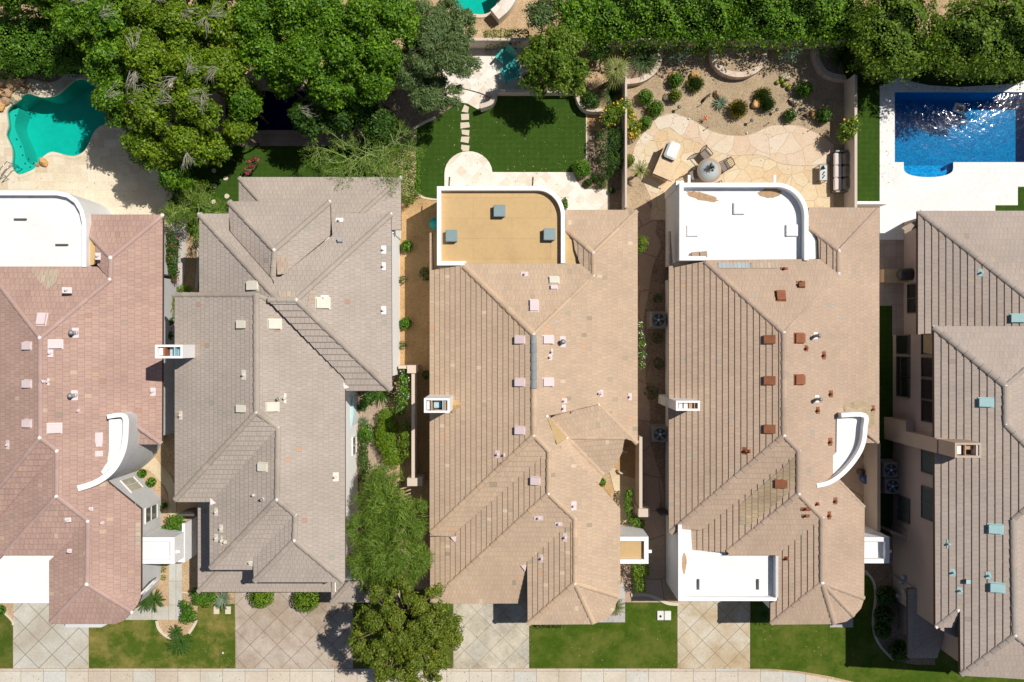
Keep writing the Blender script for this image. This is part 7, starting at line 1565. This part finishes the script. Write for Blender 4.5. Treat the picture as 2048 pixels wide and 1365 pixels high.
# A-B gap
loose('bougainvillea with magenta blooms in the gap between the two left roofs', [(345, 478, 16, 1.6), (348, 500, 17, 1.7), (346, 520, 16, 1.6), (350, 540, 13, 1.4), (352, 558, 9, 1.2), (340, 505, 12, 1.5)], 'leaf_dark', 300, .09, .06, flowers=('petal_magenta', 60, .08), name='bougainvillea'); loose('small bougainvillea with magenta blooms at the edge of the back roof', [(505, 330, 9, 1.4), (515, 322, 7, 1.6), (498, 344, 8, 1.2)], 'leaf_dark', 160, .09, .05, flowers=('petal_magenta', 50, .09), name='bougainvillea')
loose('light green grass clump at the upper corner of the grey brown roof', [(365, 578, 12, .5), (378, 580, 10, .4), (355, 580, 8, .4)], 'leaf_lime', 260, .12, .02); rosette('feathery palm in the narrow gap beside the grey brown eave', 352, 612, 24, .5, 'leaf_palm', 20, name='young_palm', cat='palm', trunkh=.8, seed=20); loose('leafy dark shrub in the narrow gap above the white chimney', [(342, 672, 10, 1.4), (337, 660, 9, 1.2), (345, 645, 9, 1.3)], 'leaf_dark', 280, .1, .06); loose('small vine in the narrow gap below the white chimney', [(340, 730, 6, 1.0), (341, 718, 5, 1.0)], 'leaf_dark', 240, .08, .05, name='vine', cat='vine')
# A front
for x, y, r_, lb in ((284, 947, 9, 'small round shrub beside the beige path, upper'), (302, 965, 10, 'small round shrub beside the beige path, lower'), (328, 1012, 6, 'tiny shrub below the wall window')): bush(lb, x, y, r_, .5, 'leaf_bright', 420, name='shrub')
loose('leafy tree-like shrub at the white entry wall', [(352, 1040, 14, 1.6), (362, 1048, 12, 1.6), (345, 1055, 11, 1.3), (332, 1056, 8, 1.0), (366, 1035, 9, 1.7)], 'leaf_bright', 330, .10, .055)
rosette('sago palm beside the curved bay window', 310, 1198, 25, .5, 'leaf_cycad', 30, name='sago_palm', cat='palm', seed=21); rosette('large dark sago palm in the yellowed front lawn', 363, 1284, 25, .5, 'leaf_cycad', 34, name='sago_palm', cat='palm', seed=22); rosette('smaller sago palm just above the large one', 354, 1262, 16, .4, 'leaf_cycad', 22, name='sago_palm', cat='palm', seed=23); rosette('green cycad clump at the house corner beside the bay window', 290, 1205, 18, .4, 'leaf_cycad', 18, name='sago_palm', cat='palm', seed=24)
loose('broad green shrub at the front corner of the grey brown roof', [(400, 1198, 16, .8), (415, 1200, 15, .8), (392, 1185, 12, .7), (425, 1192, 11, .7)], 'leaf_bright', 330, .09, .045); loose('round leafy shrub at the corner of the pale walkway', [(376, 1222, 14, .8), (384, 1232, 13, .7), (370, 1238, 11, .6), (370, 1208, 9, .8)], 'leaf_bright', 330, .10, .055)
rosette('blue green agave at the front edge of the grey brown roof', 447, 1198, 21, .4, 'leaf_blue', 34, name='agave', leaflets=False, w=.07, seed=25); bush('half round clipped shrub left of its twin at the brown driveway', 524, 1192, 25, 1.1, 'leaf_lime', 460, .07, .045); bush('half round clipped shrub right of its twin at the brown driveway', 613, 1198, 27, 1.2, 'leaf_lime', 460, .07, .045)
for x, y, lb in ((327, 1140, 'tiny yellow green plant beside the curved bay, upper'), (326, 1156, 'tiny yellow green plant beside the curved bay, lower')): bush(lb, x, y, 6, .3, 'leaf_lime', 260, .08, .02, name='small_plant', core=False)
bush('green shrub at the left photo edge beside the pale driveway', -2, 1222, 12, .6, 'leaf_bright', 380, name='shrub')
# E bed
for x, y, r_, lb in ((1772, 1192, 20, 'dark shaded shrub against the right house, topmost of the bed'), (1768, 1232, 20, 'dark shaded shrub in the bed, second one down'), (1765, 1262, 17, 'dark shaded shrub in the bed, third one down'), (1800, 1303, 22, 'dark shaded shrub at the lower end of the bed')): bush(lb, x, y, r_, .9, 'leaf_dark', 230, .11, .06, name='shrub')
# small tufts and litter
bush('small shrub at the corner of the white patio beside the curved parapet', 1130, 408, 9, .5, 'leaf_bright', 330, name='shrub', ell=(.7, 1.5))

# fallen leaves and small debris
def litter(areas):
    A_ = []
    for (x0, y0, x1, y1, n, z) in areas:
        X = NR.uniform(x0, x1, n); Y = NR.uniform(y0, y1, n); A_.append(np.stack([(X-1024)/S, (682.5-Y)/S, np.full(n, z)], 1))
    a = np.concatenate(A_); o = leaf_mesh('leaf_litter', a, NR.normal(size=a.shape)*.15+np.array([0, 0, 1.0]), .055, .032, 'litter'); o['kind'] = 'stuff'
leaf_mat('litter', (.08, .05, .02), (.22, .15, .06), (.45, .36, .2), .1)
litter([(0, 352, 330, 430, 70, .035), (228, 255, 330, 352, 90, .035), (1759, 154, 2048, 182, 170, .045), (1759, 182, 1788, 420, 40, .045), (1246, 102, 1690, 270, 420, .02), (1262, 270, 1667, 415, 120, .032), (835, 205, 1172, 345, 160, .022), (890, 305, 1219, 420, 60, .045), (707, 1200, 907, 1365, 300, .04), (470, 1190, 706, 1337, 90, .025), (907, 1210, 1058, 1337, 60, .025), (177, 1240, 470, 1337, 110, .02), (1058, 1210, 1354, 1337, 110, .02), (1500, 1200, 1720, 1337, 90, .02), (802, 400, 880, 960, 260, .02), (1275, 440, 1340, 1200, 260, .024), (0, 1338, 1500, 1365, 120, .035), (440, 265, 733, 292, 90, .035), (728, 795, 812, 990, 160, .025), (940, 118, 1050, 184, 60, .175)])
